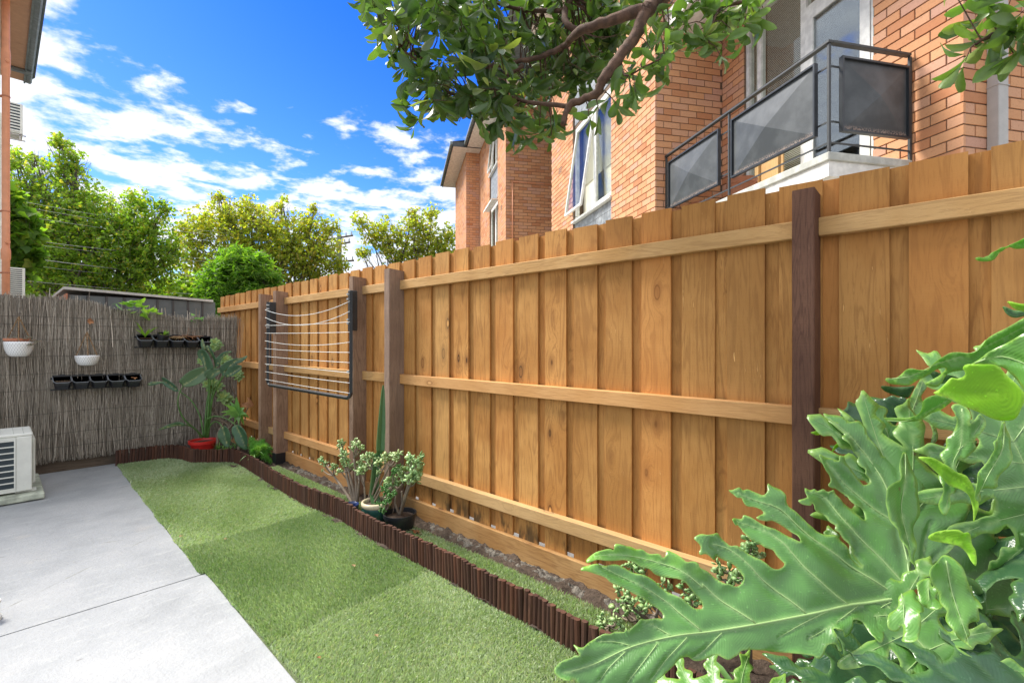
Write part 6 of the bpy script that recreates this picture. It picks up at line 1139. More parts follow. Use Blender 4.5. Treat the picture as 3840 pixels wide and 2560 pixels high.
for (x, y), yy, r_ in (((755, 365), 6.5, .06), ((910, 160), 6.5, .075), ((940, 190), 6.52, .07), ((900, 215), 6.5, .06), ((1030, 345), 6.42, .08), ((1000, 385), 6.42, .05), ((820, 620), 6.4, .07), ((870, 660), 6.42, .08), ((940, 640), 6.4, .08), ((1150, 500), 6.38, .08), ((1170, 540), 6.38, .07), ((1000, 760), 6.38, .10), ((1050, 790), 6.38, .08), ((890, 605), 6.4, .07)):
    q = c8([(x, y)])[0]; rosette(shrub, BY(q[0], q[1], yy), r_, 20, shi, cup=0.9)
ag = empty('agave', BY(895, 1560, 6.05), 'bright green soft leaved agave rosette in front of the fence post', 'agave'); agi = Matrix.Translation(-ag.location)
M_['agave'] = leafmat('agave leaf', (0.12, 0.30, 0.07), (0.22, 0.45, 0.10), (0.40, 0.60, 0.16), 0.35, 0.2)
ac_ = c8([(1185, 970)])[0]; ap = ag.location.copy()
for k, (tx, ty) in enumerate([(965, 935), (1070, 820), (1140, 760), (1200, 880), (1240, 880), (1290, 1000), (1260, 960), (1120, 1060), (1050, 1020), (980, 975), (1170, 1080), (1185, 900), (1230, 1080), (1000, 845), (1100, 880)]):
    tq = c8([(tx, ty)])[0]; tp = BY(tq[0], tq[1], 6.05 + random.uniform(-0.12, 0.1)); d = tp - ap; l = d.length; m = MB(ap); m.cur = (random.random(), 0.2 * random.random(), 0); s2 = d.cross(Vector((-.6, -.7, 0.3))).normalized(); V = []
    for j in range(8):
        t = j / 7; wd = 0.026 * (0.55 + 0.45 * math.sin(math.pi * min(1, t * 1.35))) * (1 - t ** 4) + 0.0005; p = ap + d * t + Vector((0, 0, 0.03 * math.sin(t * 3.1))); nv = s2.cross(d).normalized(); V += [p - s2 * wd + nv * wd * 0.35, p, p + s2 * wd + nv * wd * 0.35]
    m.add(V, [(3 * q + k_, 3 * q + k_ + 1, 3 * q + 4 + k_, 3 * q + 3 + k_) for q in range(7) for k_ in (0, 1)]); o = m.build('leaf', M_['agave'], ag, smooth=True)
o = stalk([Vector((1.9, 6.1, 0.05)), Vector((1.93, 6.08, 0.25)), ap], 0.02, 0.014, 'stem', 'stem', ag, agi)
m = MB(); cq_ = c8([(1270, 840)])[0]; dp_ = BY(cq_[0], cq_[1], 6.0)
dead = leaf('curled_leaf', c8([(1200, 835), (1240, 830), (1275, 810), (1265, 770), (1290, 780), (1330, 830), (1335, 860), (1300, 880), (1250, 885), (1215, 870)]), [(c8([(1205, 840), (1300, 860)]), 0.003)], (lambda x, y: BY(x, y, 6.0 + 0.0006 * abs(x - 935))), Vector((0, -1, 0)), 4, 0.003, M_['dry'], ag, ruffle=0.004, seed=5); dead.matrix_parent_inverse = agi
# foxtail fern in a black tub
fx_ = empty('foxtail_fern', (1.93, 5.68, 0.03), 'feathery bright green foxtail fern in a low black pot behind the edging', 'fern'); fxi = Matrix.Translation((-1.93, -5.68, -0.03))
flowerpot('black_pot', Vector((1.93, 5.66, 0.02)), 0.10, 0.09, M_['black'], 'low black pot under the foxtail fern')
M_['fox'] = leafmat('foxtail needles', (0.10, 0.30, 0.06), (0.22, 0.52, 0.09), (0.50, 0.75, 0.15), 0.5, 0.3)
PL = [((1300, 1215), 6.1), ((1370, 1260), 6.0), ((1340, 1320), 5.8), ((1500, 1240), 5.9), ((1530, 1300), 5.75), ((1480, 1340), 5.55), ((1400, 1370), 5.5), ((1330, 1400), 5.6), ((1540, 1400), 5.6), ((1555, 1500), 5.5), ((1450, 1270), 6.0), ((1410, 1310), 5.7), ((1290, 1260), 6.0), ((1500, 1440), 5.5), ((1380, 1430), 5.55), ((1560, 1350), 5.6), ((1550, 1550), 5.45)]
for k, ((x, y), yy) in enumerate(PL):
    q = c8([(x, y)])[0]; tip = BY(q[0], q[1], yy); tip.x = min(tip.x, 2.13); b = Vector((1.93 + random.gauss(0, .03), 5.66 + random.gauss(0, .03), 0.10)); n = 520; t = np.random.beta(1.6, 1.1, n); P0 = np.array(b)[None] * (1 - t[:, None]) + np.array(tip)[None] * t[:, None]; P0[:, 2] += 0.05 * np.sin(t * 3.1)
    ax = np.array((tip - b).normalized()); X = unit(np.random.normal(size=(n, 3)) + ax * 0.7); Y = unit(np.cross(X, np.random.normal(size=(n, 3)))); rad = 0.042 * np.sin(np.pi * np.clip(t, 0.1, 0.93)) + 0.008
    br = 0.5 if k in (5, 6) else 0.0; tt = np.stack([np.random.rand(n), br * t + 0.1 * np.random.rand(n), np.zeros(n)], 1)
    o = place('plume', cloud('plume', [(0, -0.06, 0), (0, 0.06, 0), (1, 0, 0)], [(0, 1, 2)], P0, X, Y, rad, M_['fox'], tt), fx_); o.matrix_parent_inverse = fxi
gb = MB((1.88, 5.5, 0.1)); 
for d in ((-0.5, -0.6, 0.6), (-0.3, -0.8, 0.7), (-0.7, -0.3, 0.5), (0.2, -0.7, 0.8)): blade(gb, (1.88, 5.5, 0.1), d, 0.22, 0.006, 0.4, 0.9, 8)
o = gb.build('strap_leaf', M_['agave'], fx_, smooth=True); o.matrix_parent_inverse = fxi
o = flowerpot('black_pot', Vector((1.82, 6.2, 0.02)), 0.13, 0.1, M_['black'], 'low dark pot on the soil between the red pot and the fence'); m = MB()
for _ in range(60): blade(m, (random.uniform(-.1, .1), random.uniform(-.1, .1), 0.08), (random.gauss(0, 1), random.gauss(0, 1), 1.2), random.uniform(.04, .09), 0.003)
m.build('low_foliage', M_['fox'], o, kind='stuff')

# ================================================================== jade plants, cactus
cJ = lambda x, y: (1180 + x / 2.359, 1620 + y / 2.359)
M_['jade'] = leafmat('jade leaf', (0.16, 0.32, 0.10), (0.30, 0.50, 0.18), (0.58, 0.68, 0.32), 0.32, 0.12, spec=0.6)
M_['jade_dark'] = leafmat('finger jade leaf', (0.045, 0.16, 0.03), (0.10, 0.27, 0.06), (0.2, 0.4, 0.1), 0.35, 0.12)
JT = [(0, 0, 0), (.3, .30, .10), (.3, -.30, .10), (.72, .42, .12), (.72, -.42, .12), (1.0, .12, .04), (1.0, -.12, .04), (.35, 0, .22), (.75, 0, .24), (.5, 0, -.08)]
JF = [(0, 7, 1, 1), (0, 2, 7, 7), (7, 8, 3, 1), (7, 2, 4, 8), (8, 5, 3, 3), (8, 6, 5, 5), (8, 4, 6, 6), (0, 1, 9, 9), (0, 9, 2, 2), (1, 3, 9, 9), (2, 9, 4, 4), (3, 5, 9, 9), (4, 9, 6, 6), (5, 6, 9, 9)]
JF3 = [(a, b, c) for a, b, c, d in JF if c == d] + [(7, 8, 3), (7, 3, 1), (7, 2, 4), (7, 4, 8)]
def jade_tip(parent, inv, c, rad, n, mat='jade', thin=False, pale=0.3, spread=0.5):
    C = np.repeat(np.array(c)[None], n, 0) + np.random.normal(size=(n, 3)) * rad * 0.22 * (spread / 0.5); X = unit(np.random.normal(size=(n, 3)) + np.array([-0.2, -0.2, 0.55])); Y = unit(np.cross(X, np.random.normal(size=(n, 3)) * 0.4 + np.array([0, 0, 1])))
    s_ = rad * np.random.uniform(0.75, 1.3, n); S = np.stack([s_, s_ * (0.35 if thin else 1.0), s_ * (1.6 if thin else 1)], 1)
    t = np.stack([np.random.rand(n), np.clip(np.random.normal(pale, 0.2, n), 0, 1), np.zeros(n)], 1); o = place('leaf_cluster', cloud('leaf_cluster', JT, JF3, C - np.array(parent.location)[None], X, Y, S, M_[mat], t, True), parent); return o
def jade(label, base, x, tips, hubs, rad, mat='jade', name='jade_plant', px=cJ, group=None, n=9, thin=False, pale=0.3, r0=0.014, spread=0.5):
    o = empty(name, base, label, 'succulent', group); base = Vector(base)
    H = [FX(*px(*h), x + random.uniform(-.03, .03)) for h in hubs]
    for h in H: 
        m = MB(base); mid = base + (h - base) * 0.5 + Vector((random.gauss(0, .01), random.gauss(0, .012), 0)); P = smooth_path([base, mid, h], 4); m.tube(P, [r0 + (r0 * 0.55 - r0) * i / (len(P) - 1) for i in range(len(P))], 8); m.build('branch', M_['stem'], o, smooth=True)
    for tp in tips:
        xx = x + random.uniform(-0.07, 0.06); p = FX(*px(tp[0], tp[1]), xx); k = tp[2] if len(tp) > 2 else 1.0
        h = min(H, key=lambda q: (q - p).length + (0.3 if q.z > p.z + 0.02 else 0)); m = MB(base); mid = h + (p - h) * 0.55 + Vector((0, 0, -0.012 + random.gauss(0, .006))); P = smooth_path([h, mid, p], 4); m.tube(P, [r0 * 0.5 * (1 - 0.6 * i / (len(P) - 1)) for i in range(len(P))], 6); m.build('branch', M_['stem'], o, smooth=True)
        jade_tip(o, None, p, rad * k, int(n * k * 1.35), mat, thin, pale, spread)
    return o
JX = 1.90
jade('pale leaved jade plant with a thick forked trunk, leftmost of the potted group', (1.89, 3.40, 0.06), JX, [(60, 240), (75, 265), (100, 275), (70, 335, .6), (165, 295), (185, 305), (210, 350), (235, 345), (235, 90), (250, 110), (215, 130), (260, 160), (240, 175), (270, 200), (370, 70, .6), (345, 100), (390, 105), (410, 140), (340, 150), (400, 180, .7), (235, 220), (270, 230), (290, 260), (300, 290), (265, 290), (250, 260), (350, 280), (330, 320), (370, 340), (390, 270), (320, 530, .5)],
     [(320, 440), (300, 340), (170, 385), (250, 210), (350, 230), (395, 430)], 0.026, pale=0.38, r0=0.015)
jade('taller jade plant with pale rosettes reaching across the cactus', (1.88, 3.24, 0.06), JX - 0.02, [(440, 230), (470, 215), (500, 210), (520, 230), (480, 250), (430, 290), (460, 300), (400, 350, 1.3), (440, 340), (410, 320), (545, 230), (570, 240), (590, 290), (560, 350, .8), (610, 220), (640, 240), (650, 215), (630, 250), (700, 200), (735, 190), (720, 220), (740, 240, .7), (540, 270), (500, 280)],
     [(550, 400), (520, 330), (600, 330), (660, 300), (440, 480), (590, 500)], 0.028, pale=0.5, r0=0.010)
jade('broad leaved jade plant with several upright stems in the black pot', (1.93, 2.87, 0.13), JX, [(700, 420, 1.2), (690, 460, 1.2), (730, 450, 1.2), (660, 440), (780, 370, 1.1), (760, 390), (800, 400), (790, 430), (870, 300), (900, 310), (890, 380, 1.3), (860, 400, 1.3), (915, 390, 1.2), (880, 430, 1.3), (845, 360), (840, 240), (855, 230), (825, 290, .7), (930, 220), (940, 250), (930, 320), (905, 270), (880, 260), (770, 330), (800, 340), (680, 770, .8)],
     [(770, 520), (830, 440), (730, 500), (840, 480), (850, 350)], 0.032, pale=0.22, r0=0.011)
jade('dark green finger leaved jade spilling over the edging', (1.87, 2.98, 0.14), JX - 0.04, [(540, 800), (560, 780), (510, 790), (550, 830), (590, 790), (440, 660, .8), (470, 670, .8), (500, 690, .7), (560, 640), (590, 650), (610, 630), (640, 620), (600, 690), (640, 660), (650, 560), (640, 530), (680, 560), (700, 540), (610, 500), (620, 480), (700, 350), (730, 330), (690, 380), (740, 300, .8), (660, 600)],
     [(600, 700), (640, 600), (680, 480), (530, 720)], 0.022, 'jade_dark', 'finger_jade', n=15, thin=True, pale=0.15, r0=0.008)
cpot = empty('ceramic_pot', (1.875, 3.08, 0.0), 'round dark green glazed pot with thick cream rim holding the cactus', 'plant pot')
m = MB(); m.lathe((0, 0, 0), [(0.075, 0.02), (0.10, 0.08), (0.105, 0.14), (0.100, 0.165)], 32); m.build('pot_body', M_['green_glaze'], cpot, smooth=True)
m = MB(); m.lathe((0, 0, 0), [(0.101, 0.166), (0.107, 0.172), (0.109, 0.185), (0.106, 0.198), (0.096, 0.202), (0.090, 0.19), (0.088, 0.16)], 32, False); m.build('rim', M_['cream_glaze'], cpot, smooth=True)
m = MB(); m.lathe((0, 0, 0), [(0.089, 0.172), (0.05, 0.18), (0.001, 0.182)], 20, False, True); m.build('soil_surface', M_['soil'], cpot, smooth=True)
cac = empty('cactus', (1.875, 3.10, 0.17), 'tall dark green ridged column cactus leaning beside the fence post', 'cactus')
M_['cactus'] = leafmat('cactus skin', (0.02, 0.085, 0.03), (0.035, 0.12, 0.04), (0.10, 0.2, 0.07), 0.45, 0.0)
def cact(segs, rad):
    m = MB(cac.location); V = []; n = 16; k = len(segs)
    for i, p in enumerate(segs):
        for j in range(n):
            a = 2 * math.pi * j / n + 0.3; star = 1.0 if j % 4 == 0 else (0.62 if j % 4 in (1, 3) else 0.42); r_ = rad[i] * star * (1 + 0.06 * math.sin(i * 2.1)); V.append(p + Vector((math.cos(a) * r_, math.sin(a) * r_, 0)))
    m.add(V, [(i * n + j, i * n + (j + 1) % n, (i + 1) * n + (j + 1) % n, (i + 1) * n + j) for i in range(k - 1) for j in range(n)] + [tuple((k - 1) * n + j for j in range(n))])
    o = m.build('stem', M_['cactus'], cac, smooth=False)
    m = MB(cac.location); m.cur = (0, 1, 0)
    for i in range(k - 1):
        for j in (0, 4, 8, 12):
            a = 2 * math.pi * j / n + 0.3; e = Vector((math.cos(a), math.sin(a), 0)) * 0.0015; m.tube([segs[i] + Vector((math.cos(a), math.sin(a), 0)) * rad[i] + e, segs[i + 1] + Vector((math.cos(a), math.sin(a), 0)) * rad[i + 1] + e], 0.0018, 3)
    m.build('ridge', M_['cactus'], cac, kind='stuff')
zp = lambda x, y: FX(1180 + x / 2.4125, 1400 + y / 2.4125, 1.90)
low = [zp(535, 1190), zp(540, 1080), zp(545, 980), zp(555, 860), zp(565, 760), zp(575, 715)]; low[0].x = 1.875; low[0].y = 3.09; low[0].z = 0.17
cact([low[0], low[1], low[2], low[3], low[4], low[5]], [0.042, 0.042, 0.040, 0.036, 0.03, 0.015]); cact([zp(580, 735), zp(595, 690), zp(598, 600), zp(605, 480), zp(612, 320), zp(618, 160), zp(620, 105)], [0.014, 0.036, 0.037, 0.033, 0.024, 0.012, 0.003])
bp = empty('black_pot', (1.925, 2.86, 0.0), 'round black plastic pot of the broad leaved jade, pressed against the edging', 'plant pot')
m = MB(); m.lathe((0, 0, 0), [(0.085, 0.0), (0.108, 0.13), (0.114, 0.13), (0.115, 0.155), (0.105, 0.155), (0.10, 0.11)], 32); m.build('pot_body', M_['black'], bp); m = MB(); m.lathe((0, 0, 0), [(0.102, 0.125), (0.001, 0.14)], 20, False, True); m.build('soil_surface', M_['soil'], bp)
bl = plain('blue glaze', (0.02, 0.04, 0.14), 0.2); q = GZ(1325, 1890, 0.1); o = empty('blue_pot', (1.82, 3.36, 0.0), 'small tilted dark blue glazed pot at the foot of the pale jade', 'plant pot'); m = MB(); m.lathe((0, 0, 0), [(0.05, 0), (0.065, 0.12), (0.066, 0.125), (0.058, 0.125), (0.055, 0.09)], 24); m.build('pot_body', bl, o, smooth=True)
# jade cuttings at the foot of the fence, beside the philodendron
cAx = lambda x, y: (2040 + x / 2.614, 1960 + y / 2.614)
jade('small jade sprig lying over the edging in front of the philodendron tip', (1.90, 1.20, 0.03), 1.80, [(580, 890), (545, 940), (600, 960), (570, 1010), (680, 960), (720, 950), (750, 1005), (640, 980), (400, 1130), (460, 1120)], [(640, 1000), (700, 1000), (480, 1180)], 0.026, px=cAx, n=4, pale=0.3, r0=0.006, spread=0.3)
jade('jade plant with woody stems at the fence foot behind the philodendron tip', (2.02, 0.98, 0.03), 1.95, [(730, 650), (790, 720), (700, 830), (760, 790), (800, 900), (830, 850), (850, 720), (880, 800), (920, 740, 1.2), (950, 860, 1.2), (990, 790, 1.2), (910, 930), (1030, 820), (830, 760), (1160, 590), (1210, 630)], [(900, 950), (960, 880), (1100, 900), (820, 790)], 0.028, px=cAx, n=5, pale=0.2, r0=0.012, spread=0.35)
jade('jade branch showing through the gap between the first and second lobes', (2.05, 0.85, 0.03), 2.0, [(790, 400), (850, 430), (890, 410), (950, 450, 1.3), (1020, 440), (930, 480), (1380, 690), (1420, 650), (1350, 590), (1480, 710), (1450, 760), (1500, 790)], [(860, 560), (1440, 840)], 0.03, px=cAx, n=5, pale=0.15, r0=0.01, spread=0.35)
jade('jade branch showing through the upper gap of the big leaf beside the post', (2.08, 0.62, 0.03), 2.03, [(1720, 420), (1740, 450), (1850, 490, 1.3), (1870, 550, 1.2), (1830, 590), (1920, 540), (1700, 490), (1990, 170), (2030, 230), (2000, 250), (2050, 290), (2070, 170), (1970, 300), (2100, 340)], [(1780, 560), (1820, 470), (2030, 380), (2030, 250)], 0.027, px=cAx, n=6, pale=0.1, r0=0.012, spread=0.35)

# ================================================================== climbers over the brush screen
vine = empty('climbing_vine', BY(500, 1165, BYY + 0.06), 'bright yellow green vine shoots hanging over the top of the brushwood screen', 'vine'); vi = Matrix.Translation(-vine.location)
M_['vine'] = leafmat('vine leaf', (0.20, 0.42, 0.05), (0.36, 0.58, 0.10), (0.55, 0.65, 0.2), 0.4, 0.4)
z2 = lambda x, y: (440 + x / 2.133, 1080 + y / 2.133)
VP = [(10, 120), (30, 105), (60, 130), (90, 110), (110, 95), (130, 115), (140, 140), (155, 100), (175, 120), (180, 150), (135, 165), (165, 180), (195, 165), (210, 190), (225, 215), (240, 190), (260, 180), (280, 195), (300, 200), (185, 225), (215, 235), (250, 210), (165, 145), (205, 145), (-10, 125)]
m = MB(vine.location); m.tube([BY(*z2(x, y), BYY + 0.03) for x, y in ((-40, 130), (20, 120), (90, 105), (150, 115), (200, 160), (250, 195), (310, 205))], 0.003, 5); o = m.build('shoot', M_['petiole'], vine)
HT = [(0, 0, 0), (.35, .42, .06), (.8, .25, .03), (1.05, 0, -.08), (.8, -.25, .03), (.35, -.42, .06), (.5, 0, -.03)]; HF = [(0, 1, 6), (1, 2, 6), (2, 3, 6), (3, 4, 6), (4, 5, 6), (5, 0, 6)]
for x, y in VP:
    p = np.array([BY(*z2(x, y), BYY - 0.02 + random.uniform(-.03, .03)) - vine.location]); X = unit(np.array([[random.gauss(0, .6), -0.5, random.gauss(-0.1, .5)]])); Y = unit(np.cross(X, np.array([[0, .3, 1.0]])))
    place('leaf', cloud('leaf', HT, HF, p, X, Y, np.array([random.uniform(.065, .10)]), M_['vine'], np.array([[random.random(), random.random() * .3, 0]]), True), vine)
v2 = empty('climbing_vine', BY(735, 1200, BYY + 0.02), 'small grey green vine sprig at the top of the brushwood near the shed corner', 'vine'); M_['vine2'] = leafmat('grey green vine leaf', (0.12, 0.26, 0.14), (0.22, 0.38, 0.22), (0.3, 0.5, 0.2), 0.4, 0.3)
for x, y, s_ in ((610, 245, .06), (645, 250, .07), (615, 220, .05), (600, 265, .04), (585, 270, .035), (675, 265, .03)):
    p = np.array([BY(*z2(x, y), BYY - 0.01) - v2.location]); X = unit(np.array([[random.gauss(0, .6), -0.4, random.gauss(0.1, .5)]])); Y = unit(np.cross(X, np.array([[0, .5, 1.0]]))); place('leaf', cloud('leaf', HT, HF, p, X, Y, np.array([s_]), M_['vine2'], np.array([[random.random(), 0, 0]]), True), v2)

# ================================================================== overhanging tree
M_['mag'] = leafmat('overhanging tree leaf', (0.028, 0.06, 0.018), (0.13, 0.23, 0.05), (0.30, 0.34, 0.09), 0.32, 0.24, (2.2, 2.6, 0.9), spec=0.6)
tree = empty('overhanging_tree', (2.60, -1.35, 0), 'tree with drooping leathery leaves whose brown boughs hang over the fence from the upper right', 'tree'); ti = Matrix.Translation((-2.60, 1.35, 0))
def limb(P, r0, r1, name='branch', mat='bark', n=9):
    Q = smooth_path(P, 5); m = MB(); k = len(Q); rr = [(r0 + (r1 - r0) * i / (k - 1)) * (1 + 0.2 * noise.noise((i * 0.9, r0 * 99, 2))) for i in range(k)]; m.tube([q + Vector((noise.noise((i * .6, 1, r0)), noise.noise((i * .6, 5, r0)), noise.noise((i * .6, 9, r0)))) * r0 * 0.35 for i, q in enumerate(Q)], rr, n); o = m.build(name, M_[mat], tree, smooth=True); o.matrix_parent_inverse = ti; return Q
limb([(2.60, -1.35, 0), (2.58, -1.30, 1.0), (2.52, -1.1, 2.0), (2.45, -0.9, 2.7)], 0.14, 0.09, 'trunk', n=14)
s6 = lambda x, y: (2000 + x / 2.613, y / 2.613)
P6 = lambda x, y, Z: PZ(*s6(x, y), Z)
fork = P6(1100, 90, 1.92)
L1 = limb([(2.45, -0.9, 2.7), (2.3, -0.2, 3.25), P6(1900, -700, 1.75), P6(1300, -60, 2.0), fork], 0.05, 0.028)
L2 = limb([fork, P6(900, 150, 1.95), P6(600, 255, 2.0), P6(450, 310, 2.05), P6(300, 450, 2.2), P6(120, 540, 2.2), P6(-200, 620, 2.2), P6(-600, 680, 2.15)], 0.026, 0.007)
L3_ = limb([fork, P6(1000, 350, 1.92), P6(850, 550, 1.9), P6(700, 760, 1.9), P6(620, 910, 1.92), P6(480, 980, 1.95), P6(350, 1040, 1.95), P6(290, 1220, 1.95)], 0.026, 0.012)
L4 = limb([P6(450, 310, 2.2), P6(340, 250, 2.2), P6(310, 100, 2.25), P6(420, -80, 2.3)], 0.017, 0.012)
L5 = limb([P6(310, 100, 2.25), P6(-100, 100, 2.3), P6(-600, -30, 2.3), P6(-1000, 120, 2.3), P6(-1250, 260, 2.3)], 0.012, 0.004)
L6 = limb([P6(-100, 640, 2.2), P6(-500, 880, 2.2), P6(-800, 920, 2.2), P6(-1000, 700, 2.2), P6(-1300, 480, 2.2)], 0.010, 0.004)
L7 = limb([P6(350, 1040, 1.95), P6(0, 1010, 2.0), P6(-300, 950, 2.05), P6(-600, 1000, 2.1)], 0.010, 0.005)
L8 = limb([P6(1500, -200, 1.95), P6(1700, 20, 1.95), P6(1830, 60, 1.95), P6(2050, 20, 1.9), P6(2180, -60, 1.9)], 0.010, 0.005)
L9 = limb([P6(1830, 60, 1.95), P6(1750, 250, 1.9), P6(1720, 420, 1.9)], 0.006, 0.003)
L10 = limb([P6(850, 550, 2.0), P6(900, 740, 1.95), P6(1100, 650, 1.9), P6(1280, 560, 1.9)], 0.005, 0.003)
L11 = limb([(2.45, -0.9, 2.7), (2.35, -0.1, 2.8), PZ(4050, -60, 1.3), PZ(3850, 70, 1.35), PZ(3720, 130, 1.35), PZ(3640, 180, 1.35)], 0.025, 0.002)
limbs_pts = [q for Lq in (L1, L2, L3_, L4, L5, L6, L7, L8, L9, L10) for q in Lq]
REG = [[(1370, -60), (1340, 40), (1365, 150), (1400, 180), (1440, 220), (1490, 290), (1500, 330), (1530, 420), (1570, 470), (1680, 455), (1740, 480), (1800, 485), (1850, 495), (1960, 510), (2030, 505), (2100, 490), (2160, 470), (2230, 420), (2300, 400), (2330, 330), (2380, 330), (2430, 370), (2490, 290), (2560, 200), (2600, 150), (2540, 60), (2480, -60)],
       [(2500, -60), (2480, 60), (2540, 100), (2600, 130), (2700, 170), (2730, 190), (2800, 130), (2850, 80), (2880, 40), (2880, -60)]]
reg = [np.array(r_, float) for r_ in REG]
# leaf shape: obovate, cupped, with a drooping tip
def magleaf(curl, fold):
    V = [(0, 0, 0)]; rows = ((0.14, 0.04), (0.36, 0.12), (0.60, 0.20), (0.82, 0.20), (0.96, 0.10))
    for t, wd in rows:
        z = -curl * t * t
        for s in (-1, 0, 1): V.append((t, s * wd, z + (fold * wd if s else 0)))
    V.append((1.02, 0, -curl * 1.04)); F = [(0, 1, 2), (0, 2, 3)]
    for i in range(4):
        a = 1 + 3 * i; F += [(a, a + 3, a + 4), (a, a + 4, a + 1), (a + 1, a + 4, a + 5), (a + 1, a + 5, a + 2)]
    k = len(V) - 1; F += [(k - 3, k, k - 2), (k - 2, k, k - 1)]; return V, F
shapes = [magleaf(c_, f_) for c_, f_ in ((0.1, 0.5), (0.35, 0.9), (0.55, 0.3), (-0.15, 0.7), (0.7, 1.3), (0.25, -0.3))]
LV = []
def add_rosette(c, n, size, down=0.6, tone=None, dirb=None):
    for j in range(n):
        d = Vector((random.gauss(0, 1), random.gauss(0, 1), random.gauss(-down, 0.7))); 
        if dirb: d += Vector(dirb)
        d.normalize(); s_ = size * random.uniform(0.7, 1.2); tw_ = Vector((random.gauss(0, 1), random.gauss(0, 1), random.gauss(0.8, 0.8))); y = d.cross(tw_).normalized()
        pale = 0.85 * random.random() if random.random() < 0.10 else random.random() * 0.15
        LV.append((Vector(c) + d * 0.012, d, y, s_, random.randrange(6), (random.random() * 0.55 if tone is None else min(1, max(0, random.gauss(tone, .2))), pale, 0)))
cnt = 0; tw_m = MB(tree.location)
while cnt < 280:
    px_, py_ = random.uniform(1340, 2560), random.uniform(-60, 520)
    if not inside(np.array([[px_, py_]]), reg[0])[0]: continue
    if seg_dist(np.array([[px_, py_]]), reg[0], np.roll(reg[0], -1, 0))[0] < 46 and py_ > 0: continue
    if noise.noise((px_ * .009, py_ * .009, 3)) < -0.20: continue
    if 2380 < px_ and random.random() < 0.45: continue
    Z = random.uniform(1.85, 2.65) if px_ < 1950 else random.uniform(2.2, 2.7); c = PZ(px_, py_, Z)
    if c.x > 2.0 or True: pass
    h = min(limbs_pts, key=lambda q: (q - c).length_squared); P = [h, h + (c - h) * 0.5 + Vector((random.gauss(0, .02), random.gauss(0, .02), random.gauss(0.0, .02))), c]; tw_m.tube(P, [0.0035, 0.0025, 0.0015], 4, False)
    add_rosette(c, random.randint(5, 9), 0.090 * (0.85 if random.random() < .3 else 1)); cnt += 1
for (x, y), Z in (((480, 200), 2.2), ((560, 110), 2.2), ((700, 90), 2.25), ((600, 420), 2.2), ((480, 560), 2.15), ((620, 700), 2.15), ((700, 1120), 2.15), ((650, 1080), 2.2), ((960, 1200), 2.15), ((1180, 1280), 2.15), ((900, 160), 2.3), ((380, 100), 2.2), ((230, 30), 2.2), ((380, 440), 2.2), ((780, 1240), 2.2), ((730, 1310), 2.2)):  # outliers at the left against the sky
    c = PZ(1300 + x / 2.8, y / 2.8, Z); h = min(limbs_pts, key=lambda q: (q - c).length_squared); tw_m.tube([h, h + (c - h) * 0.5 + Vector((0, 0, .02)), c], [0.003, 0.002, 0.0015], 4, False); add_rosette(c, random.randint(4, 6), 0.075, 0.2, 0.7, (-0.4, 0.6, 0))
for x, y, Z, n in ((1250, 350, 1.9, 4), (1300, 560, 1.9, 6), (1180, 680, 1.9, 6), (1050, 640, 1.95, 6), (950, 800, 1.95, 6), (1000, 900, 1.9, 6), (880, 900, 1.95, 5), (760, 960, 1.95, 5), (820, 1020, 1.95, 3), (550, 1160, 1.95, 4), (640, 1090, 1.95, 4), (1350, 200, 1.95, 5), (1500, 120, 1.95, 6), (1450, 250, 1.95, 6), (1620, 220, 1.95, 7), (1580, 340, 1.95, 7), (1660, 380, 1.9, 6), (1720, 420, 1.9, 5), (1850, 420, 1.9, 6), (1840, 560, 1.9, 3), (1930, 280, 1.9, 7), (2020, 220, 1.9, 6), (2160, 120, 1.9, 6), (2100, 40, 1.9, 7), (1900, 120, 1.9, 8), (1800, 160, 1.95, 8), (1750, 60, 1.95, 8), (1950, 30, 1.95, 8), (2250, 80, 1.9, 4), (1600, 60, 1.95, 7), (1400, 40, 1.95, 6), (180, 1330, 2.1, 4), (60, 1300, 2.1, 6), (-120, 1280, 2.1, 6), (-300, 1260, 2.1, 6), (-500, 1200, 2.1, 6), (-250, 1150, 2.1, 7), (200, 1200, 2.1, 6), (1150, 480, 1.95, 6), (1230, 640, 1.9, 5)):
    c = P6(x, y, Z); h = min(limbs_pts, key=lambda q: (q - c).length_squared); tw_m.tube([h, h + (c - h) * 0.5 + Vector((0, 0, .015)), c], [0.003, 0.0022, 0.0015], 4, False); add_rosette(c, n, 0.082, 0.5, 0.85)
for x, y, Z, n in ((3640, 200, 1.36, 3), (3620, 230, 1.36, 2), (3700, 60, 1.36, 4), (3720, 130, 1.36, 4), (3780, 150, 1.34, 5), (3760, 40, 1.34, 5), (3820, 110, 1.32, 6), (3840, 40, 1.3, 6), (3800, 200, 1.34, 3), (3700, -20, 1.34, 4), (3790, 0, 1.3, 6), (3900, 100, 1.3, 6), (3850, 170, 1.32, 5), (3560, -60, 1.34, 3)):
    c = PZ(x, y, Z); add_rosette(c, n, 0.078, 0.5, 0.8, (-0.3, 0.5, -0.2)); h = min(L11, key=lambda q: (q - c).length_squared); tw_m.tube([h, c], [0.002, 0.0012], 4, False)
o = tw_m.build('twigs', M_['bark'], tree, kind='stuff'); o.name = 'fine_branch'
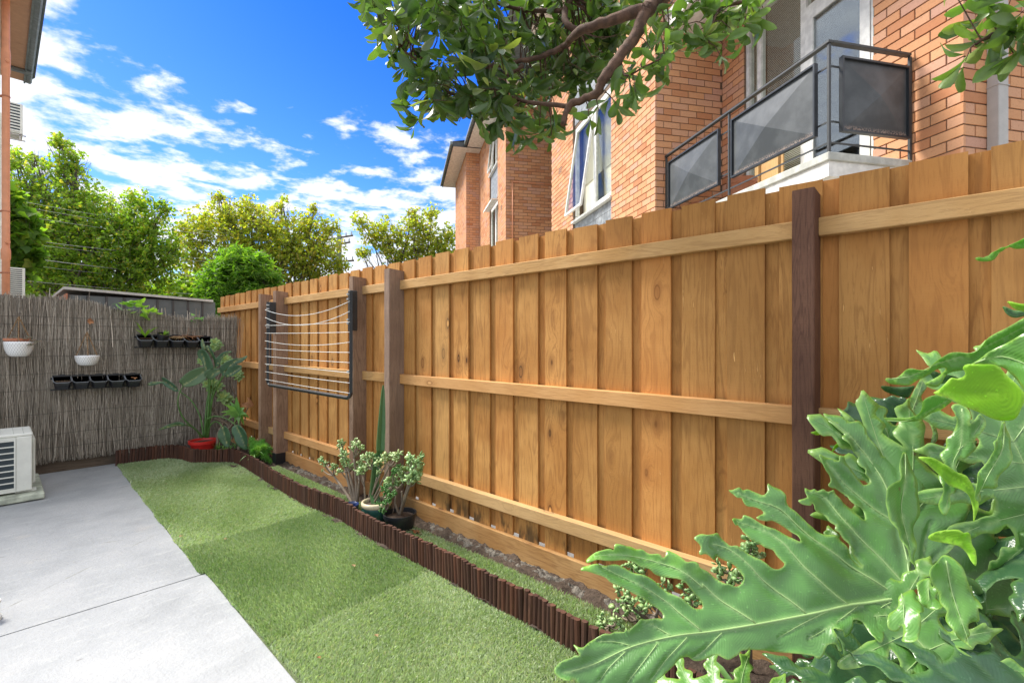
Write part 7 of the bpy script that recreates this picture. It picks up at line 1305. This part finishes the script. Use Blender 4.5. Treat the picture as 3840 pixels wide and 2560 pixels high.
# the 300 leaves that show largest are parts of their own, the rest one mesh
def showing(l):
    w_ = l[0] - Vector((0, 0, CH)); Z = w_.x * YS + w_.y * YC; X = w_.x * YC - w_.y * YS; ok = Z > 0 and abs(FP * X / Z) < 1950 and -60 < 1280 - FP * w_.z / Z < 1000
    return (l[3] / w_.length) * abs(l[1].cross(l[2]).normalized().dot(w_.normalized())) if ok else 0
LV.sort(key=lambda l: -showing(l)); sm = {}
for l in LV[:300]:
    k = (l[4], round(l[5][0] * 3), round(l[5][1] * 2))
    if k not in sm:
        sm[k] = npmesh('leaf', np.array(shapes[l[4]][0], float), np.array(shapes[l[4]][1]), M_['mag'], np.repeat(np.array([[k[1] / 3, k[2] / 2, 0]]), len(shapes[l[4]][0]), 0), True)
    o = place('leaf', sm[k], tree); x, y = l[1], l[2]; z = x.cross(y).normalized(); mt = Matrix((x, y, z)).transposed().to_4x4(); o.matrix_basis = Matrix.Translation(l[0] - tree.location) @ mt @ Matrix.Scale(l[3], 4)
for s_ in range(6):
    g = [l for l in LV[300:] if l[4] == s_]
    if not g: continue
    me = cloud('leaves', shapes[s_][0], shapes[s_][1], np.array([l[0] - tree.location for l in g]), np.array([l[1] for l in g]), np.array([l[2] for l in g]), np.array([l[3] for l in g]), M_['mag'], np.array([l[5] for l in g]), True)
    if s_ == 0: acc_ = [me]
    else: acc_.append(me)
bm = bmesh.new()
for me in acc_: bm.from_mesh(me)
me = bpy.data.meshes.new('foliage'); bm.to_mesh(me); bm.free(); me.materials.append(M_['mag']); me.polygons.foreach_set('use_smooth', [True] * len(me.polygons)); tag(place('foliage', me, tree), kind='stuff')

# ================================================================== trees beyond
def street_tree(name, label, base, blobs, Z, n, size, cols, trunk_r=0.18, lean=(0, 0), trans=0.6, ragged=0.42, spread=1.2, limbs=True, narrow=False, trunks=None, group=None):
    o = empty(name, base, label, 'tree', group); base = Vector(base); cen = []; rad = []
    for b in blobs: cen.append(PZ(b[0], b[1], Z + (b[3] if len(b) > 3 else 0))); rad.append(b[2] / FP * Z)
    wts = np.array([r_ ** 2 for r_ in rad]); wts /= wts.sum(); ks = np.random.choice(len(cen), int(n * 3), p=wts)
    U = unit(np.random.normal(size=(len(ks), 3))) * np.random.rand(len(ks), 1) ** 0.42; C = np.array([cen[k] for k in ks]) + U * np.array([rad[k] for k in ks])[:, None] * np.array([1, 1, 1.0])
    f = 1.0 / (0.16 * np.mean(rad) + 0.12); keep = np.array([noise.noise((c[0] * f, c[1] * f, c[2] * f)) + 0.45 * noise.noise((c[0] * f * 2.3, c[1] * f * 2.3, c[2] * f * 2.3)) for c in C])
    edge = np.linalg.norm(U, axis=1); C = C[keep > -0.10 + ragged * (edge - 0.40)][:n]; m_ = len(C); C = C[C[:, 2] > 0.7] if m_ else C; m_ = len(C)
    X, Y = rnd_axes(m_, 0.7); X[:, 2] -= 0.25; X = unit(X); Y = unit(Y - X * (X * Y).sum(1, keepdims=True))
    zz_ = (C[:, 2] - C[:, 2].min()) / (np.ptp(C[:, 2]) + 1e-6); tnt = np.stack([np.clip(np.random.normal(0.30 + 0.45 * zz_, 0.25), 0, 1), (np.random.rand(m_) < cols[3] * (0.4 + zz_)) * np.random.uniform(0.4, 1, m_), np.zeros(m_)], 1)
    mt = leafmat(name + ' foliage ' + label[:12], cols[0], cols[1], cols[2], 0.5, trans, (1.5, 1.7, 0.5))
    if narrow: tv = [(0, -.06, 0), (.5, -.1, .03), (1.1, 0, -.1), (.5, .1, .03), (0, .06, 0)]; tf = [(0, 1, 4), (1, 3, 4), (1, 2, 3)]
    else: tv = [(0, 0, 0), (.15, .45, .05), (.5, .35, -.05), (1.0, .1, .02), (.62, -.15, 0), (.55, -.5, .08), (.12, -.35, -.03)]; tf = [(0, 1, 2), (0, 2, 4), (2, 3, 4), (0, 4, 6), (4, 5, 6)]
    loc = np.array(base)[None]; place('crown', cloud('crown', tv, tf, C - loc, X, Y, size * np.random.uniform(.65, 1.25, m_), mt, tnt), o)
    if limbs:
        for tk, tb in enumerate(trunks or [base]):
            tb = Vector(tb); top = cen[tk % len(cen)]; near = [c for c in cen if (Vector((c.x, c.y, 0)) - Vector((tb.x, tb.y, 0))).length < 3.2 * spread] or cen
            split = tb + (Vector((np.mean([c.x for c in near]), np.mean([c.y for c in near]), 0)) - Vector((tb.x, tb.y, 0))) * 0.2; split.z = min(2.6, 0.45 * max(c.z for c in near))
            m = MB(base); m.tube(smooth_path([tb, (tb + split) / 2 + Vector((0.04, 0.02, 0)), split], 4), trunk_r, 10); m.build('trunk', M_['bark_grey'], o, smooth=True)
            for i, c in enumerate(near):
                r_ = rad[cen.index(c)]; mid = split + (c - split) * 0.5 + Vector((random.gauss(0, .2), random.gauss(0, .2), random.gauss(.1, .2))); P = smooth_path([split, mid, c], 5); m = MB(base); m.tube(P, [trunk_r * (0.5 - 0.38 * j / (len(P) - 1)) for j in range(len(P))], 6)
                for q in range(9):
                    s0 = P[random.randrange(len(P) // 2, len(P))]; e = c + Vector(unit(np.random.normal(size=(1, 3)))[0]) * r_ * 0.95; e.z = max(e.z, s0.z - 0.3); m.tube(smooth_path([s0, (s0 + e) / 2 + Vector((0, 0, random.gauss(0, .08 * r_))), e], 2), [trunk_r * .10, trunk_r * .08, trunk_r * .06, trunk_r * .045, trunk_r * .03], 4, False)
                m.build('limb', M_['bark_grey'], o, smooth=True)
    return o
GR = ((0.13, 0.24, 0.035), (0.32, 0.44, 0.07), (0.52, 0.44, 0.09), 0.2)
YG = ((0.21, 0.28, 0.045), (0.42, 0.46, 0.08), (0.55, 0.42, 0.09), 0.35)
def bpt(px, Z): v = PZ(px, 1280, Z); v.z = -0.03; return v
street_tree('plane_tree', 'tallest plane tree with a ragged yellowish spire at the left, behind the shed', bpt(255, 17), [(110, 720, 130), (60, 850, 150), (190, 860, 150), (240, 640, 75), (225, 540, 45), (285, 600, 45), (300, 760, 110), (340, 880, 150), (430, 830, 110), (480, 950, 150), (560, 860, 100), (560, 1000, 120), (250, 1010, 170), (90, 1020, 150), (400, 1060, 140), (620, 780, 40), (640, 940, 60), (520, 760, 60), (60, 600, 55), (130, 590, 30)], 17, 40000, 0.10, GR, 0.13, ragged=0.62, trunks=[bpt(255, 17), bpt(150, 17.5), bpt(420, 17.3)])
street_tree('plane_tree', 'yellowing plane tree standing behind the round green bush, left of the power pole', bpt(960, 21), [(760, 860, 90), (720, 960, 90), (850, 820, 90), (920, 900, 110), (930, 780, 60), (1010, 850, 90), (1080, 920, 110), (1150, 850, 80), (1200, 940, 100), (1130, 1000, 100), (1240, 850, 45), (1270, 1000, 50), (1020, 980, 100), (860, 990, 110), (820, 740, 30), (1060, 760, 30), (700, 870, 50), (1180, 780, 25), (1000, 1060, 110), (1180, 1060, 70)], 21, 24000, 0.115, YG, 0.12, ragged=0.62, trunks=[bpt(800, 21), bpt(1010, 21.3), bpt(1130, 21)])
street_tree('plane_tree', 'thin sparse plane tree against the sky beside the brick building', bpt(1450, 24), [(1350, 830, 45), (1400, 880, 60), (1440, 850, 50), (1450, 920, 60), (1500, 880, 60), (1550, 830, 50), (1550, 790, 30), (1590, 870, 70), (1620, 800, 40), (1640, 920, 70), (1560, 940, 70), (1690, 880, 55), (1360, 950, 35), (1500, 960, 70), (1620, 980, 70), (1690, 960, 60)], 24, 8500, 0.12, YG, 0.10, ragged=0.8, trunks=[bpt(1450, 24), bpt(1600, 24)])
street_tree('leafy_tree', 'nearer broad leaved tree branch with large bright leaves beside the peach pipe', bpt(50, 13), [(70, 880, 70), (100, 830, 35), (60, 800, 45), (90, 940, 60), (60, 1000, 60), (40, 740, 30)], 13.0, 1500, 0.26, ((0.10, 0.22, 0.03), (0.22, 0.36, 0.05), (0.38, 0.42, 0.08), 0.15), 0.07, ragged=0.5)
street_tree('bush_tree', 'dense round bright green bush tree rising behind the far end of the fence', bpt(900, 12), [(900, 1010, 95), (830, 1050, 85), (970, 1040, 80), (880, 960, 45), (960, 990, 55), (790, 1080, 60), (1020, 1075, 55), (880, 1110, 110), (960, 1120, 100), (860, 985, 40), (920, 965, 35)], 12, 26000, 0.13, ((0.07, 0.17, 0.02), (0.17, 0.32, 0.04), (0.32, 0.46, 0.08), 0.15), 0.08, ragged=0.55, narrow=True)
far = street_tree('background_trees', 'low dark green mass of trees behind the plane trees along the street', bpt(600, 30), [(x, 1120 + 20 * math.sin(x), 90) for x in range(-100, 1000, 70)], 30, 12000, 0.3, GR, 0.1, limbs=False); far['kind'] = 'stuff'
# power pole and lines
pole = PZ(1272, 1280, 26); pole.z = -0.03; po = empty('power_pole', pole, 'greenish timber power pole with crossarms and insulators beside the yellowing tree', 'power pole')
def pz(y): return CH + (1280 - y) / FP * 26 - pole.z
M_['pole'] = plain('copper treated pole', (0.24, 0.30, 0.20), 0.85, var=0.25)
m = MB(); m.tube([(0, 0, 0), (0, 0, pz(880))], [0.17, 0.12], 12); m.build('pole_shaft', M_['pole'], po)
ar = Vector((YC, -YS, 0))
for y, l in ((900, 0.75), (925, 0.6), (985, 0.8)):
    m = MB(); m.tube([ar * -l + Vector((0, 0, pz(y))), ar * l + Vector((0, 0, pz(y) + (0.25 if y < 985 else 0.12)))], 0.05, 6); c_ = m.build('crossarm', M_['bark_grey'], po)
    m = MB()
    for k in (-0.9, -0.5, 0.5, 0.9): p = ar * l * k + Vector((0, 0, pz(y) + (0.25 if y < 985 else 0.12)*(k+1)/2)); m.tube([p, p + Vector((0, 0, 0.22))], [0.05, 0.03], 6)
    m.build('insulator', M_['cable'], c_, kind='stuff')
m = MB(); m.box((-0.05, -0.05, pz(880)), (0.05, 0.05, pz(868))); m.build('pole_cap', M_['cable'], po)
g_ = 'overhead cables crossing in front of the plane trees'
for i, (x0, y0, x1, y1, r_, yp, lab) in enumerate([(47, 738, 500, 798, .008, 898, 'highest thin overhead cable across the tallest tree'), (42, 757, 500, 814, .008, 905, 'second highest overhead cable across the tallest tree'), (52, 796, 500, 845, .008, 925, 'third highest overhead cable across the tallest tree'), (125, 898, 500, 934, .010, 985, 'upper cable of the close middle group in front of the trees'), (84, 905, 500, 942, .008, 990, 'lower cable of the close middle group in front of the trees'), (84, 959, 500, 1000, .017, 1060, 'thick bright overhead cable, the most visible one'), (52, 981, 500, 1021, .007, 1075, 'faint cable just below the thick bright one'), (94, 1049, 500, 1078, .011, 1110, 'lowest overhead cable just above the shed roof')]):
    a = PZ(x0 - (x1 - x0) * 0.35, y0 - (y1 - y0) * 0.35, 13.5); b = Vector((pole.x, pole.y, CH + (1280 - yp) / FP * 26)); mid_ = PZ(x1, y1, 16.0)
    P = [a + (b - a) * t for t in np.linspace(0, 1, 24)]; tm_ = (mid_ - a).length / (b - a).length; dz = mid_.z - (a + (b - a) * tm_).z; kq = dz / (tm_ * (1 - tm_)) if 0.05 < tm_ < .95 else 0
    P = [p + Vector((0, 0, kq * t * (1 - t))) for p, t in zip(P, np.linspace(0, 1, 24))]; m = MB(a); m.tube(P, r_ * 0.6, 4); m.build('overhead_cable', M_['cable'], label=lab, cat='cable', group=g_)
